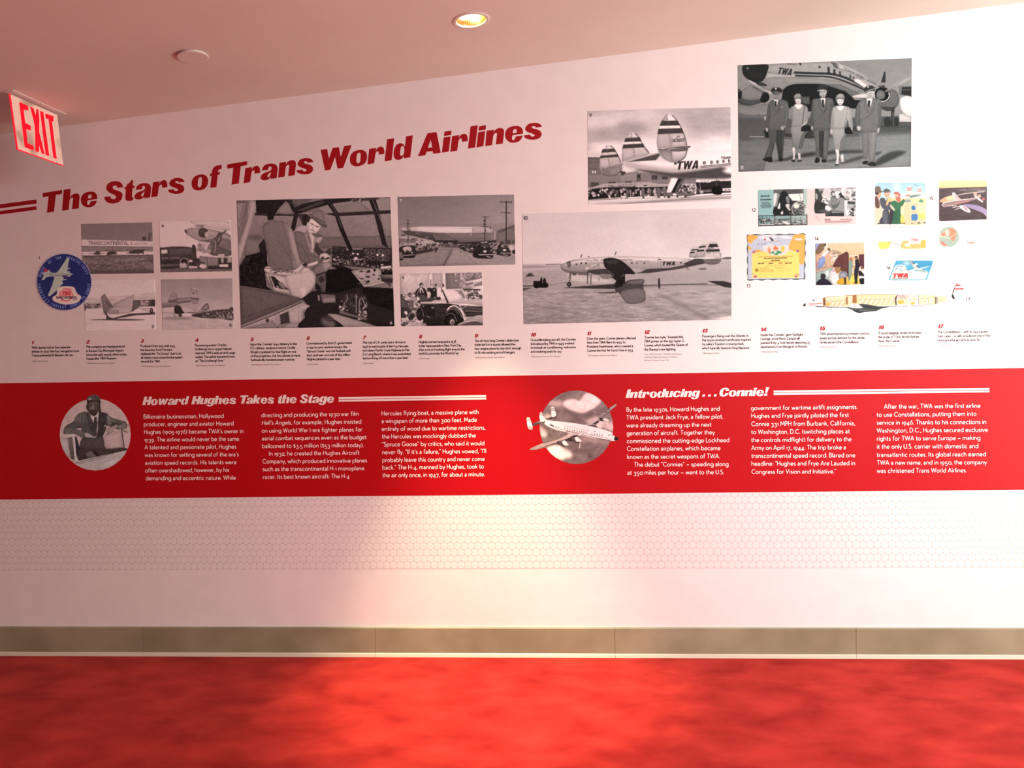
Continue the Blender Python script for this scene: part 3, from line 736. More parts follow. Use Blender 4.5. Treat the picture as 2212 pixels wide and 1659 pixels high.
# 6 ---- cockpit
pic(6, 'large sepia photograph of a man in a felt hat seated in an aircraft cockpit', (500, 420, 5.531), '60,72 1898,32 1948,1575 112,1605', '''
F 60
P 74>60 200,240 900,220 1905,60 1925,640 180,720
P 72>64 1020,60 1905,30 1925,640 1030,640
P 6a 1130,60 1500,60 1690,220 1240,240
N 8,100,60,3
P 50%70 1020,505 1200,508 1910,490 1915,640 1030,640
C 4a 6 1020,512 1250,515 1500,500 1915,505
S 50~2 200,500 300,480 360,490 360,540 200,540
P 66 170,540 350,560 320,710 160,735
P 74 62,75 180,75 120,420 75,560
P 58 62,75 170,72 165,100 62,105
L 4c 7 75,90 165,95
L 50 8 150,100 95,330
L 50 8 185,90 75,480
P 9a]86 210,75 285,72 300,170 270,240 90,850 75,650 190,300
L 60 7 225,80 80,600
L 5e 5 245,100 85,700
P 1e 290,68 660,60 560,180 520,225 500,300 440,310 425,260 300,240
P 2c 280,225 900,235 900,262 280,250
P 20 500,60 640,58 530,220 470,300 430,300 450,200
P 20 640,60 720,60 770,130 1100,60 1470,40 1480,72 1200,110 950,180 830,225 760,235 720,185
P 52 745,60 960,60 780,150
L 80 5 730,95 770,150
L 4a 6 700,60 760,160
L 2a 7 690,170 650,235
S 6e 540,215 600,130 670,90 720,185 740,230 640,238
P 30 790,190 1080,60 1130,100 870,215
L 68 4 800,195 1060,100
P 22 745,250 800,240 760,420 730,450 710,400
P 38 800,260 880,250 900,330 870,400
P 1c 1150,120 1200,105 1270,210 1350,430 1460,690 1400,660 1290,420 1230,240
L 62 5 1190,120 1260,240 1320,400
P 20 1640,60 1720,50 1760,180 1870,640 1800,600 1700,220
L 78 5 1690,75 1740,200 1790,330
L 6a 4 1770,250 1860,600
P 26 1110,228 1905,188 1905,228 1250,262
P 34 1480,45 1760,38 1760,58 1620,75 1490,70
D 22,7,15,.8,5,1430,55,1600,90 88 30 70 2a
P 26 900,255 1000,235 1020,262 900,270
P 22 845,270 900,235 940,270 905,360 870,400
P 1a 170,735 340,690 420,600 450,860 400,940 420,1100 500,1150 100,1090 95,860 150,770
P 22 330,600 430,470 430,700 340,700
N 22,30,30,4,100,740,400,1090
L 3a 6 215,850 235,940
L 48 4 330,1100 375,1100
L 34 5 270,820 300,830
S 8a 745,470 810,380 900,380 880,470
S 86 395,380 440,320 540,310 620,330 650,380 690,560 730,880 460,880 420,640 375,460
P 58]62 375,420 400,350 450,318 560,320 640,350 690,560 735,900 460,880 415,640
S 5e 372,440 385,360 450,315 560,315 640,350 700,600 730,890 600,905 460,880 425,640
S 70 630,350 690,370 750,480 800,700 828,870 780,880 735,900 690,600
S 84 680,390 720,420 780,620 830,850 800,880 740,720 700,560
C 48 8 560,570 640,660 730,790
C 4c 6 600,560 700,680 760,790
S 5a 750,470 800,440 870,460 900,500 950,690 1000,730 1060,740 1090,790 1000,820 880,820 820,780 790,680
S 72 870,470 900,460 950,560 950,700 920,640
C 40 6 780,560 850,640 920,760 920,800
S 9a 925,480 960,470 1010,520 1020,580 980,660 985,700 940,700 950,600
C 60 6 935,500 950,580 960,690
P 48 915,480 930,500 945,590 930,560
D 5,5,6,1,8,940,690,990,715 2c
S 78 990,510 1020,560 1010,620 985,660
S 8a 1050,480 1090,520 1030,590 1015,540
S 36 1015,570 1060,640 1110,690 1150,660 1195,625 1200,700 1130,740 1060,740 1010,690 990,660
L 5a 6 1020,600 1080,660 1190,630
L 70 5 1190,615 1198,700
S 2e 905,300 930,270 960,280 930,350 905,350
S b4 940,300 975,280 1070,350 1050,420 1010,460 970,480 930,460 905,410 900,350 920,330
S 98 905,330 925,330 930,420 910,400
C 40 8 940,345 965,350 985,368
C 38 8 1000,372 1030,385 1050,380
E 30 960,366,9,6,20 1022,392,9,6
L 7c 7 985,370 968,420 985,430
C 3c 8 940,425 965,428 990,448
C 70 5 945,450 965,458 985,462
S 50 960,470 1010,465 1040,470 1100,500 1020,510
S 5c>70 960,240 985,195 1050,180 1095,200 1110,250 1120,310 1135,370 1060,340 1000,290 950,265
C 44 14 960,255 1030,290 1110,330
S 58 905,240 960,235 1010,285 1080,335 1140,370 1130,395 1080,385 1000,320 930,265
C 34 6 920,262 1000,312 1080,370 1135,390
S 2c 900,300 930,275 940,300 915,340
S a0 1060,720 1120,700 1170,730 1178,780 1150,800 1090,740 1060,770
D 6,12,18,.7,3,1070,745,1165,770 2c 38
S 9c 1080,800 1140,790 1170,820 1080,830
P a8 910,830 1030,795 1040,830 930,860 870,845
S 50 1040,820 1080,800 1120,830 1080,900 950,910 980,860
P 62 960,900 1060,820 1180,800 1195,860 1130,930 1010,975
P 7c 1090,820 1170,810 1195,850 1110,930
S a4 395,880 440,860 560,905 720,910 800,870 840,840 860,870 780,940 640,965 420,930
S 30 850,840 890,820 910,850 870,860
D 20,8,13,.5,6,430,885,800,940 30 38 60
L 2c 9 480,900 600,930
L 2c 9 650,930 740,925
L 40 10 400,880 600,900
S 98 650,970 800,930 900,900 960,910 1005,980 1005,1050 960,1130 880,1215 850,1240 740,1210 690,1130
P a0 860,880 920,880 950,910 800,960
P 9c 400,940 640,985 700,1190 520,1150 440,1010
P 2a 440,970 510,985 690,1140 590,1130 490,1100
L 90 12 500,990 560,1120
L 88 14 460,980 520,1130
S 6a 560,1050 620,1060 650,1130 590,1110
S b0%60~2 830,1130 880,1120 880,1200 850,1230
S 20 480,980 530,1000 560,1080 530,1080
P 1e 840,1245 1000,1130 1010,960 1190,900 1420,860 1580,1100 1700,1110 1930,1120 1948,1575 900,1580 870,1420 920,1330
P 48 1010,975 1120,930 1150,1160 1080,1170 1060,1100 1000,1050
E 2a 1075,1015,32,38
P 50 970,1140 1020,1135 1020,1150 970,1160
P 70 1030,1205 1050,1200 1060,1270 1035,1270
P 54 1060,1190 1240,1200 1245,1290 1090,1300
P 6c 1090,1240 1240,1230 1240,1290 1095,1295
P 26>18 1200,680 1900,640 1925,960 1440,960 1200,860
P 12 1150,900 1440,870 1560,1090 1250,1180 1120,1160
P 24 1205,620 1365,625 1370,685 1210,680
D 24,7,11,.5,8,1215,630,1360,675 3c 44
P 2c 1570,640 1920,640 1920,800 1570,770
O 74 4 1615,680,26,26 1690,682,26,26 1785,685,26,26 1862,690,26,26 1615,762,26,26 1690,765,26,26 1785,768,26,26 1850,770,26,26
D 34,6,10,.8,18,1590,660,1890,790 80 3c 60
D 40,8,16,.6,19,1210,700,1520,780 2c 38 48 20
P 2e 1320,780 1580,830 1580,860 1320,850
D 80,5,12,.7,20,1200,770,1600,850 9a 70 40 80
E c4 1452,706,12,12 1510,714,12,12 1745,722,14,14 1808,728,14,14 1228,775,12,10 1272,748,8,8
E a8 1485,765,24,18 1800,840,16,10
L 60 5 1745,735 1745,800
L 60 5 1808,740 1800,800
P 5e 1320,850 1700,880 1900,870 1900,900 1450,900
D 50,5,12,.6,31,1600,840,1930,930 80 48 9c 2a
P a0 1780,860 1910,850 1910,880 1790,890
P 84 1440,910 1740,880 1790,920 1790,960 1835,1040 1590,1100
L b8 6 1440,920 1590,1100 1830,1045
E 22 1640,920,22,16 1710,905,15,18 1630,1040,24,16 1560,1010,16,12 1700,960,16,9 1630,985,30,10 1550,920,24,10 1760,1010,14,12
D 50,5,10,.7,23,1500,900,1640,1080 3a 50 98 44
P 48 1750,960 1930,990 1900,1110 1830,1050
P 26 1780,1000 1930,1010 1920,1060 1800,1040
L 80 6 1905,1120 1930,1090 1910,1060
P 14 1560,1120 1940,1130 1945,1400 1660,1300 1580,1190
P 26 1285,1180 1620,1190 1625,1500 1290,1420
D 90,5,13,.9,25,1295,1190,1615,1420 34 48 20 5c 1a
C 96 6 1380,1190 1380,1260 1340,1310
L 88 7 1492,1190 1490,1410
C a0 6 1530,1390 1530,1270 1560,1240 1600,1330 1625,1320 1570,1370 1620,1290
D 22,8,16,1,28,1290,1330,1345,1400 a0 70 3a
D 26,8,18,.7,29,1520,1400,1620,1490 90 60 a8 48
P 5c 1290,1390 1620,1480 1620,1505 1290,1420
P 7c 1150,1425 1260,1430 1740,1575 1200,1580
P 18 1640,1510 1948,1560 1948,1575 1740,1575
P 44>4c 100,1095 130,1088 500,1150 840,1240 850,1265 115,1560
P 50 110,1100 830,1240 700,1290 130,1480
L 60 6 110,1098 500,1155 835,1240
P 86 112,1605 112,1570 850,1285 940,1340 860,1370 850,1530 700,1530
L 70 7 115,1575 500,1420 850,1265
L 30 10 118,1590 500,1440 845,1285
L 94 6 120,1600 500,1455
P 7e 530,1460 580,1400 580,1560 520,1590
P 30 580,1440 680,1395 700,1530 590,1550
P 8e 680,1410 800,1330 850,1300 850,1530 700,1540
L 50 4 805,1330 805,1530
P 90 800,1330 930,1320 930,1340 870,1380 850,1380
S 2a 410,1500 430,1480 450,1510 420,1525
L 34 6 590,1540 650,1500 700,1530
C 34 6 500,1560 515,1590 560,1590
P 6e 200,1600 500,1500 540,1598
P 7a 700,1540 850,1530 800,1592 600,1598
S 1e 800,1590 850,1500 950,1440 1050,1420 1200,1480 1300,1540 1320,1590 1050,1600
S 50~3 1080,1480 1180,1480 1240,1550 1200,1590 1100,1560
S 30%70 1100,1470 1160,1440 1230,1500 1160,1520
T d0 1895,1550,1920,1549,32,5 6
N 9,10,10,44
''', 1.42)
# 7 ---- flying boat hull in street
pic(7, 'sepia photograph of a giant silver flying boat hull hauled across a street of parked cars', (845, 410, 7.9), '107,122 2098,80 2122,1275 143,1312', '''
F 66>82
P 60]88 110,120 2100,80 2110,560 125,600
P 64>78%60 110,120 2100,80 2110,600 125,600
N 7,300,120,5
P 78 130,1010 1150,960 2120,1040 2122,1280 143,1312
P 70 130,1010 1040,1000 880,1295 143,1312
N 12,60,16,7,130,1010,2120,1310
P 7b 1060,1000 1170,1000 1520,1275 905,1290
P 48 1042,1010 1052,1010 905,1295 885,1295
P 9a 1165,1005 1185,1005 1560,1275 1500,1278
P 8e 130,770 430,790 800,900 800,980 140,960
P 4a 160,765 240,760 240,790 165,790
P 40 330,820 440,830 440,850 330,850
P 60 140,830 420,850 420,900 140,900
D 44,10,24,.5,11,140,790,760,930 a0 70 4c 98 50
L b4 5 440,880 700,895
P 5c 1790,700 1950,660 2105,595 2115,930 1780,930
P 50 1830,690 2105,595 2110,640 1840,740
P 3a 1860,880 1920,880 1920,920 1860,915
P 3a 1985,860 2030,855 2035,930 1990,925
P 3a 2070,870 2110,860 2112,920 2070,915
N 14,24,40,6,1790,640,2110,900
P a4>98 175,650 500,632 1000,628 1650,645 1700,655 1800,710 1790,760 1000,760 190,690
P b4 1050,640 1375,642 1400,655 1050,655
L 60 6 1040,655 1400,660
P c0~4 500,650 1650,680 1700,720 900,710 400,690
P 94>7c 1380,650 1680,650 1790,710 1780,780 1390,780
P 50>5a 180,690 500,710 800,735 1200,745 1780,735 1780,870 1600,890 1150,900 800,870 640,850 400,795 240,760
P 66>58 850,740 1780,735 1780,865 1600,885 1150,890
P 48>3a 190,700 700,760 760,860 640,850 400,795 240,760
N 10,80,20,12,180,700,1780,890
L 84 7 420,745 490,742
C 96 8 575,825 615,825 625,800
E c4 1358,762,12,6
P 2a 700,860 1130,865 1150,900 1780,870 1780,900 1550,925 1140,925 1130,935 800,920
D 24,6,14,.5,14,800,905,1050,925 c0 a0 40
P 48 790,925 1160,930 1160,985 790,985
D 46,8,22,.4,15,800,935,1150,985 30 78 90 28 5c
P 8a 760,900 800,890 800,980 760,980
S 7c 1710,900 1720,720 1790,715 1785,900
L 3a 12 1738,715 1738,900
C 40 5 1690,640 1740,670 1795,705
P 30 1640,880 1790,850 1790,900 1640,900
D 60,10,26,.8,16,400,930,790,1060 2a 34 50 78 22 90
P 30 430,1040 560,1030 780,1010 700,1050 400,1110
D 24,8,14,1.3,17,560,960,760,1010 8e 24 60
S 2a 135,1000 200,960 320,950 400,960 420,1080 400,1150 340,1160 200,1160 140,1080
S 9a 195,1000 240,970 330,975 350,1020 330,1060 280,1030 230,1050
E c8 240,1048,12,12 355,1075,12,12
L 98 10 200,1125 395,1108
S 5a 140,1060 200,1090 205,1180 145,1190
P 1e 145,1170 210,1180 205,1195 145,1210
P 20 210,1140 400,1120 390,1160 210,1165
S 34 1165,940 1300,930 1480,935 1480,1060 1380,1080 1280,1050 1170,1000
D 40,10,26,.7,18,1180,940,1470,1060 1e 30 58 86 24
S 22 1390,1110 1440,1000 1500,930 1560,915 1640,918 1700,950 1740,1020 1745,1110 1720,1170 1600,1175 1440,1160
S 40 1520,960 1560,930 1640,935 1670,970 1600,985
E b0 1600,1052,32,20 1595,985,16,8
L a8 12 1500,1108 1740,1105
L c0 10 1630,1135 1700,1155
P 98 1530,895 1640,890 1640,910 1530,912
L 90 12 1600,905 1620,880
D 26,10,24,.8,19,1700,900,1840,1080 2a 60 84 22
S 28 1800,1100 1820,960 1880,925 1980,935 2030,980 2040,1060 2030,1130 1920,1130 1830,1110
S 8a 1880,940 1980,940 2010,975 1900,985
S 38 1910,950 1980,950 1990,975 1920,978
E b4 1935,1028,32,16
L b0 10 1870,1078 2055,1082
L a0 10 1910,1105 1990,1120
S 9c 2000,960 2060,950 2100,975 2090,1030 2040,1050
P 20 2060,1040 2115,1020 2117,1100 2070,1080
L 50 3 130,585 300,583 700,605 1100,605 1560,598 1800,600
L 32 14 285,520 290,920
L 34 8 245,655 330,655
L 34 10 268,582 305,580
L 34 8 275,515 290,535 300,520
E 34 315,685,12,14
L 2c 15 1603,460 1597,905
L 30 9 1550,465 1662,465
L 30 12 1540,630 1665,630
L 34 9 1545,740 1655,740
E 30 1588,530,16,14 1585,590,16,16 1610,700,12,14
E 36 1693,650,12,16
L 26 19 1963,195 1962,925
L 2a 13 1868,210 2055,212
L 2c 13 1875,380 2045,398
E 2a 1875,203,9,14 2050,210,9,14 1992,205,12,8
T e0 150,210,186,208,42,6 7
''', 1.32)
# 8 ---- parade
pic(8, 'small sepia photograph of men waving from an open parade car', (850, 580, 10.533), '147,120 2013,87 2038,1295 173,1312', '''
F a0
P b4>a0 147,120 800,105 800,760 160,720
P c8 800,130 890,120 890,420 810,420
N 26,40,120,3,147,110,1180,640
P a0 890,120 1100,110 1100,380 890,400
P 76 830,250 860,250 865,400 835,400
P c8 1110,110 1180,110 1190,450 1130,440
P 64]78 1180,110 1520,100 1540,460 1200,465
N 16,10,140,4,1180,110,1520,460
E 78 1430,180,70,80
P b0 1520,110 1640,100 1620,280 1600,450 1510,430
D 30,16,34,1,6,1520,120,1650,440 88 c0 98 70
P 6a 1650,100 2010,90 2012,220 1640,310
D 50,14,36,.5,7,1650,100,2010,240 a4 80 5c 98
P c0 1630,300 2015,215 2015,290 1640,350
P 60 1640,345 1800,310 1800,345 1640,385
P a8 1640,385 2020,290 2020,480 1640,460
P 70 1840,370 2015,300 2015,380 1840,400
S 8c 1640,400 1740,400 1780,440 1640,455
S d0 1780,470 1900,420 2020,400 2025,480 1900,490
E d8 1410,128,14,16 1425,270,22,10
P 34 1560,455 1700,460 2020,470 2025,505 1850,500 1600,490
P 74 1600,490 2025,500 2025,700 1680,690
D 70,16,44,.8,8,1640,500,2020,700 d0 b8 5c 44 c4 6a
P 8a 155,640 560,640 560,900 170,900
D 100,14,40,.8,9,160,560,560,900 b4 60 98 48 c0
S 3c 160,600 210,580 200,680 160,690
S 4a 160,700 250,690 330,800 420,980 440,1010 380,1120 170,1130
S 34 170,900 300,900 400,1000 300,1110 170,1120
S 5a 340,760 400,730 450,760 450,870 380,880
S d4 245,980 300,975 320,1050 270,1040
P 70 500,900 560,880 560,1100 480,1100
D 30,20,50,.7,10,180,1120,700,1290 c0 50 9c 38
S a8 180,1130 280,1130 290,1180 200,1230
S b4 520,1160 620,1160 640,1220 560,1250 500,1200
S a0 450,1220 520,1220 540,1300 440,1310
S 7a 290,1190 420,1180 460,1210 300,1230
S 2c 340,1040 400,1000 470,1030 480,1100 430,1160 360,1150
C b0 12 345,1080 370,1020 430,1000
S c4 280,1100 310,1095 350,1170 320,1180
P 4c 390,900 540,890 520,950 410,960
S 26 505,520 580,440 650,430 730,480 780,640 790,690 700,700 600,660 520,680 500,600
S 2a 590,360 630,322 670,340 680,390 640,380 600,410
S 94 620,380 650,350 675,370 670,410 645,435 620,430
S d0 600,460 640,440 690,540 680,560 630,470 620,560 600,550
L b8 8 585,440 540,580 545,640
S 46 560,620 700,600 780,700 790,750 600,750
S d4 525,650 565,650 600,700 560,730
S 7c 920,380 960,370 970,430 930,440
S 24 775,440 880,450 930,430 980,470 985,600 970,700 900,720 840,700 850,560 780,520
S 2c 800,440 770,450 780,530 830,530
S ac 770,360 820,350 830,420 790,440
S 2c 935,365 965,350 985,380 970,410
S 8c 910,385 950,380 955,425 925,435
S c8 915,490 940,460 930,520
S 98 930,640 960,660 950,700
S 3a 800,680 900,650 940,700 860,750 790,750
S c8 780,540 830,540 800,640 770,690
S d0 1000,460 1090,420 1190,450 1210,560 1200,690 1050,690 990,600
S 94 1050,370 1110,350 1130,400 1100,430 1060,420
S 26 1110,355 1145,360 1150,410 1125,415
S 6a 1080,440 1110,440 1105,540 1090,540
S 2a 980,660 1060,650 1070,710 960,710
S ec 1080,690 1120,690 1105,725
S b0 620,770 900,760 1220,690 1240,760 1200,790 700,800
L d8 10 620,775 900,768 1190,775
P d4>c0 1100,470 1180,500 1400,490 1590,650 1500,720 1280,790 1240,770
P 9c 1400,490 1560,475 1660,680 1590,670
S 70 1490,540 1560,500 1620,600 1600,680 1560,600
P b0 1250,790 1340,740 1500,715 2025,720 2030,850 1700,840 1560,800
P b8>88 1340,760 2025,720 2030,830 1500,800
P 28 1090,470 1130,500 1265,790 1220,790
L e0 12 1150,490 1545,468 1665,690
L 30 12 1830,500 1920,690
P d8 1270,790 1700,800 2030,860 2030,880 1250,800
S 24 540,760 600,740 620,820 600,900 700,1100 720,1300 1500,1300 1620,1120 1560,1000 1400,860 1240,800 900,800 640,800
P 1e 620,800 1260,800 1480,830 1620,1100 1560,1180 1480,1290 700,1295 640,1000
L 90 8 620,812 1200,800
P 2a 900,830 1250,830 1220,1200 960,1100
L 50 6 950,910 980,1190
L 4c 6 950,910 1180,930
L 40 6 750,830 1240,850
S c8 860,880 920,890 910,905 870,900
S b8 650,850 690,850 690,870
N 14,60,40,12,620,820,1220,1280
S 98%60 750,1070 840,1110 830,1130 760,1100
P 40>22 1520,850 2030,860 2030,1080 1660,1100
L 9c 12 1560,915 1700,830 1860,780
L 70 9 1600,880 2030,940
L 64 22 1630,960 2030,985
L 54 10 1640,1040 2030,1020
L 44 10 1640,1080 1900,1050
C dc 26 1225,940 1290,870 1400,850 1500,920 1580,1040 1615,1170
C 98 12 1215,960 1300,900 1400,900 1500,990 1570,1120
C 84 10 1200,1010 1300,930 1400,940 1460,1030
E 16 1310,1160,140,200
C 9a 10 1210,1060 1300,1015 1390,1070 1440,1200
E 24 1320,1200,90,110
E b4 1340,1220,54,64
E 5a 1345,1230,38,48
E 1c 600,1040,80,150
C 98 9 535,920 590,890 650,930 690,1100
C 60 7 580,1100 590,1010
S a0>70 1460,1290 1600,1200 1750,1110 2030,1060 2035,1290
S 44 1560,1295 1700,1230 1850,1200 2000,1240 2035,1290
L e0%70 10 1480,1280 1620,1205 1900,1190
P 7c 640,1240 720,1240 780,1295 650,1300
T 10 202,235,240,234,55,9 8
''', 1.25)
# 9 ---- triple tail at terminal
pic(9, 'black and white photograph of three striped tail fins above a crowded terminal', (1240, 200, 5.821), '168,232 1970,182 1978,1358 178,1412', '''
F c4
P b0>c8 168,232 1970,182 1978,900 170,900
S a4~8 180,500 400,420 700,350 900,400 900,520 500,620 180,640
S b4~8 260,240 600,230 760,260 640,330 300,320
S a0~10 1400,250 1960,200 1960,560 1500,640 1440,480
S cc~10 170,300 500,290 900,240 1060,360 900,350 500,400 180,440
S dc~10 800,560 1200,600 1960,560 1960,740 1300,760 800,760
S 98~6 560,380 800,380 920,440 640,480
S e0~6 180,680 520,640 900,760 500,780
N 22,200,60,3,170,190,1975,760
P 64>6c 172,815 330,815 345,1160 175,1160
P 54 172,812 330,815 330,828 172,828
P 3a 205,870 218,870 218,880 205,880
P 3a 245,870 258,870 258,880 245,880
P 3a 288,868 300,868 300,880 288,880
L 4a 7 175,958 330,958
P d8 228,985 245,985 245,1015 228,1015
P d8 258,985 275,985 275,1015 258,1015
P 76 175,1020 560,1020 640,1010 790,990 790,1190 176,1200
P 80 560,1040 700,1005 800,990 800,1140 560,1140
P 74 790,1000 1250,1060 1560,1090 1560,1160 790,1160
L 50 3 790,1000 790,1140
P d0 550,1035 620,930 640,920 790,990 700,1005
D 12,8,14,1.2,4,590,990,640,1030 3c 44
P 2e 795,1030 835,1030 835,1105 795,1105
E c0 815,1085,7,8
P 3a 975,1040 1050,1042 1048,1095 978,1095
P 3a 1105,1055 1180,1058 1178,1090 1108,1090
L 70 3 1012,1040 1012,1095
P 44 210,1130 310,1130 310,1175 210,1180
P 44 435,1122 525,1122 525,1138 435,1138
P 44 640,1115 725,1115 725,1132 640,1132
P 9a 176,1195 240,1190 350,1150 600,1135 960,1125 1060,1150 1560,1140 1560,1170 1060,1185 600,1175 370,1190 300,1215 176,1215
T 60 570,1170,790,1160,20,3 ALBUQUERQUE
P 1e 176,1215 380,1195 1060,1185 1975,1150 1975,1270 1200,1300 900,1310 500,1325 176,1350
D 9,8,10,.8,5,400,1168,970,1182 2a
D 230,5,15,1.3,13,180,1215,1180,1300 88 a0 60 c4 38 2c 70 d0 24
D 130,5,16,1.2,14,1290,1150,1620,1270 b0 70 40 98 2a d4
D 40,8,20,.9,16,1880,1120,1975,1240 d8 b8 70
D 20,8,20,1.2,17,1720,1160,1860,1200 c0 80 3a
P d8>c4 176,1345 500,1322 900,1305 1200,1300 1975,1255 1978,1358 178,1412
S 8a~2 240,1395 700,1375 1300,1330 1978,1300 1978,1325 1300,1370 700,1400
L 6a 8 1330,1325 1975,1280
L 7c 10 600,1400 1400,1345 1978,1330
L 98 8 176,1360 600,1335 1100,1325
L 58 6 176,1348 560,1332
S 5c 845,1215 870,1205 890,1235 885,1320 860,1325
S a4 1000,1225 1025,1200 1030,1300 1010,1310
S 5a 1035,1210 1060,1190 1085,1215 1085,1310 1045,1315
S 60 1115,1200 1140,1180 1160,1210 1155,1310 1125,1310
S 6c 940,1215 960,1205 970,1240 960,1310
S 54 655,1230 675,1215 690,1240 680,1320 660,1320
S 74 700,1235 715,1225 720,1300 705,1310
S c0 830,1240 845,1230 845,1300 832,1300
P e0 425,1290 440,1280 470,1330 445,1335
P d0 590,1300 660,1300 660,1318 590,1318
E 2c 597,1330,8,8 650,1330,8,8
P 24 1530,1120 1975,1110 1975,1200 1540,1200
P dc 1532,1090 1725,1090 1720,1130 1535,1130
T 70 1590,1124,1700,1118,22,4 Trans
L d0 4 1580,1130 1590,1250
L c8 4 1590,1250 1975,1225
L c0 4 1590,1232 1975,1212
P ec>dc 1220,1075 1310,1080 1230,1255 1180,1255 1170,1220
S e4 1165,1235 1230,1075 1310,1080 1290,1140 1220,1262 1185,1262
P 1e 1310,1080 1355,1082 1250,1258 1222,1258
P 3a 1355,1085 1390,1085 1300,1250 1260,1255
L a8 4 1375,1090 1275,1250
L 88 4 1440,1090 1330,1200
O c8 7 1500,1195,38,42
O 90 6 1500,1195,22,26
E d8 1500,1195,8,10
P 5c 1160,1270 1200,1258 1380,1258 1420,1280 1510,1262 1525,1290 1400,1310 1180,1320
P d8 1205,1305 1390,1298 1395,1312 1210,1318
E ec 1265,1282,24,13
E 1e 1190,1315,20,11 1300,1310,14,10 1400,1308,14,10
L c8 6 1360,1225 1425,1280
P 26 1760,1110 1830,1105 1845,1200 1750,1200
S 12 1735,1215 1760,1175 1830,1175 1862,1215 1860,1265 1830,1282 1760,1280 1732,1250
L 44 8 1790,1090 1795,1190
S d0>98 610,870 640,850 900,840 1080,790 1300,800 1700,770 1978,748 1978,1060 1700,1080 1300,1060 1000,1010 760,960 650,920
S e0~5 720,870 1000,850 1240,870 1600,860 1960,800 1960,880 1600,920 1200,940 900,920
P e4~6 1300,790 1978,750 1978,880 1350,900
S a0~4 620,880 1000,940 1300,990 1800,960 1860,1000 1300,1040 900,980
S 40~2 760,965 1000,985 1300,1010 1700,960 1880,940 1978,1030 1978,1068 1700,1085 1350,1080 1100,1045 900,1005
P ec~3 1860,985 1978,935 1978,1020 1920,1010
L 40 7 1060,1080 1100,1040
E 44 1275,890,20,18 1640,885,20,22 1730,878,19,22 1805,872,18,22 1880,865,17,22 1950,860,16,22
E a0 1645,888,9,15 1735,880,9,15 1810,874,8,15 1885,867,8,15 1955,862,7,15
B 2e|d8 1280,972,1560,955,104 TWA
T 2a 1850,838,1978,828,28,8 TRAN
L 34 9 1590,928 1978,892
L 34 7 1590,945 1978,908
P c0>98 600,870 620,700 640,620 720,500 770,510 870,640 940,770 700,830 640,860
S d4>a8 600,760 620,660 660,560 720,500 770,515 860,640 945,765 760,820 620,858 602,820
P b0 600,700 740,690 770,805 612,850
P 3c 645,572 828,562 850,612 632,620
P 3c 618,655 868,640 888,688 608,704
L e4 16 625,636 858,626
P b8 725,505 735,565 640,575 680,530
L 60 4 725,505 745,640 770,805
C 28 8 768,515 820,570 880,680 945,765
P 48 660,865 700,850 1060,760 1080,790 1030,850 690,870
P c4 690,868 1060,768 1050,755 620,855
S d0>88 318,920 340,780 380,700 410,662 465,670 540,760 592,880 595,960 540,1030 440,1048 360,1020 325,970
P 3c 358,712 508,704 532,745 342,755
P 3c 332,795 550,775 568,808 326,825
P b0 320,830 440,830 450,940 330,950
L 60 4 410,665 430,800 450,940
C 28 8 465,668 520,730 565,820 588,878
P 84 395,960 420,940 620,885 610,915 560,940
S 70~1 345,950 440,960 595,940 590,990 540,1035 440,1045 365,1020
S 80 455,950 590,935 585,990 530,1035 455,1040
C 40 6 345,1010 400,1040 470,1048 545,1030 592,985
S dc>a0 1040,640 1050,500 1090,370 1150,290 1190,266 1250,290 1330,400 1400,560 1425,690 1420,760 1380,830 1280,875 1200,872 1110,820 1060,750
P a8 1042,600 1050,510 1200,515 1225,690 1090,700 1050,690
P b4 1210,515 1380,510 1412,670 1230,690
P 3c 1100,352 1290,352 1330,412 1078,418
P 3c 1062,455 1355,448 1378,510 1050,522
P e8 1078,420 1330,415 1350,446 1066,452
P a0 1165,270 1180,348 1104,352 1130,310
L 60 4 1170,272 1190,420 1225,690 1235,870
P 70>a8 1058,705 1225,720 1235,868 1140,835 1080,770
P c4>9c 1228,720 1415,715 1405,790 1320,860 1238,868
S 5c 1225,710 1420,705 1415,730 1300,742 1230,735
C 28 9 1235,288 1300,360 1360,470 1400,580 1418,660
C 2c 7 1418,700 1410,780 1370,840 1300,868
S 5a 1085,718 1200,695 1320,678 1450,670 1458,690 1400,705 1250,700 1130,720
L c8 4 1100,712 1300,675 1450,668
T 3a 1245,622,1385,612,38,7 NC86501
T 48 1290,565,1328,563,20,5 611
L 4a 4 1228,575 1232,640
T 10 196,304,222,303,38,6 9
''', 1.12)
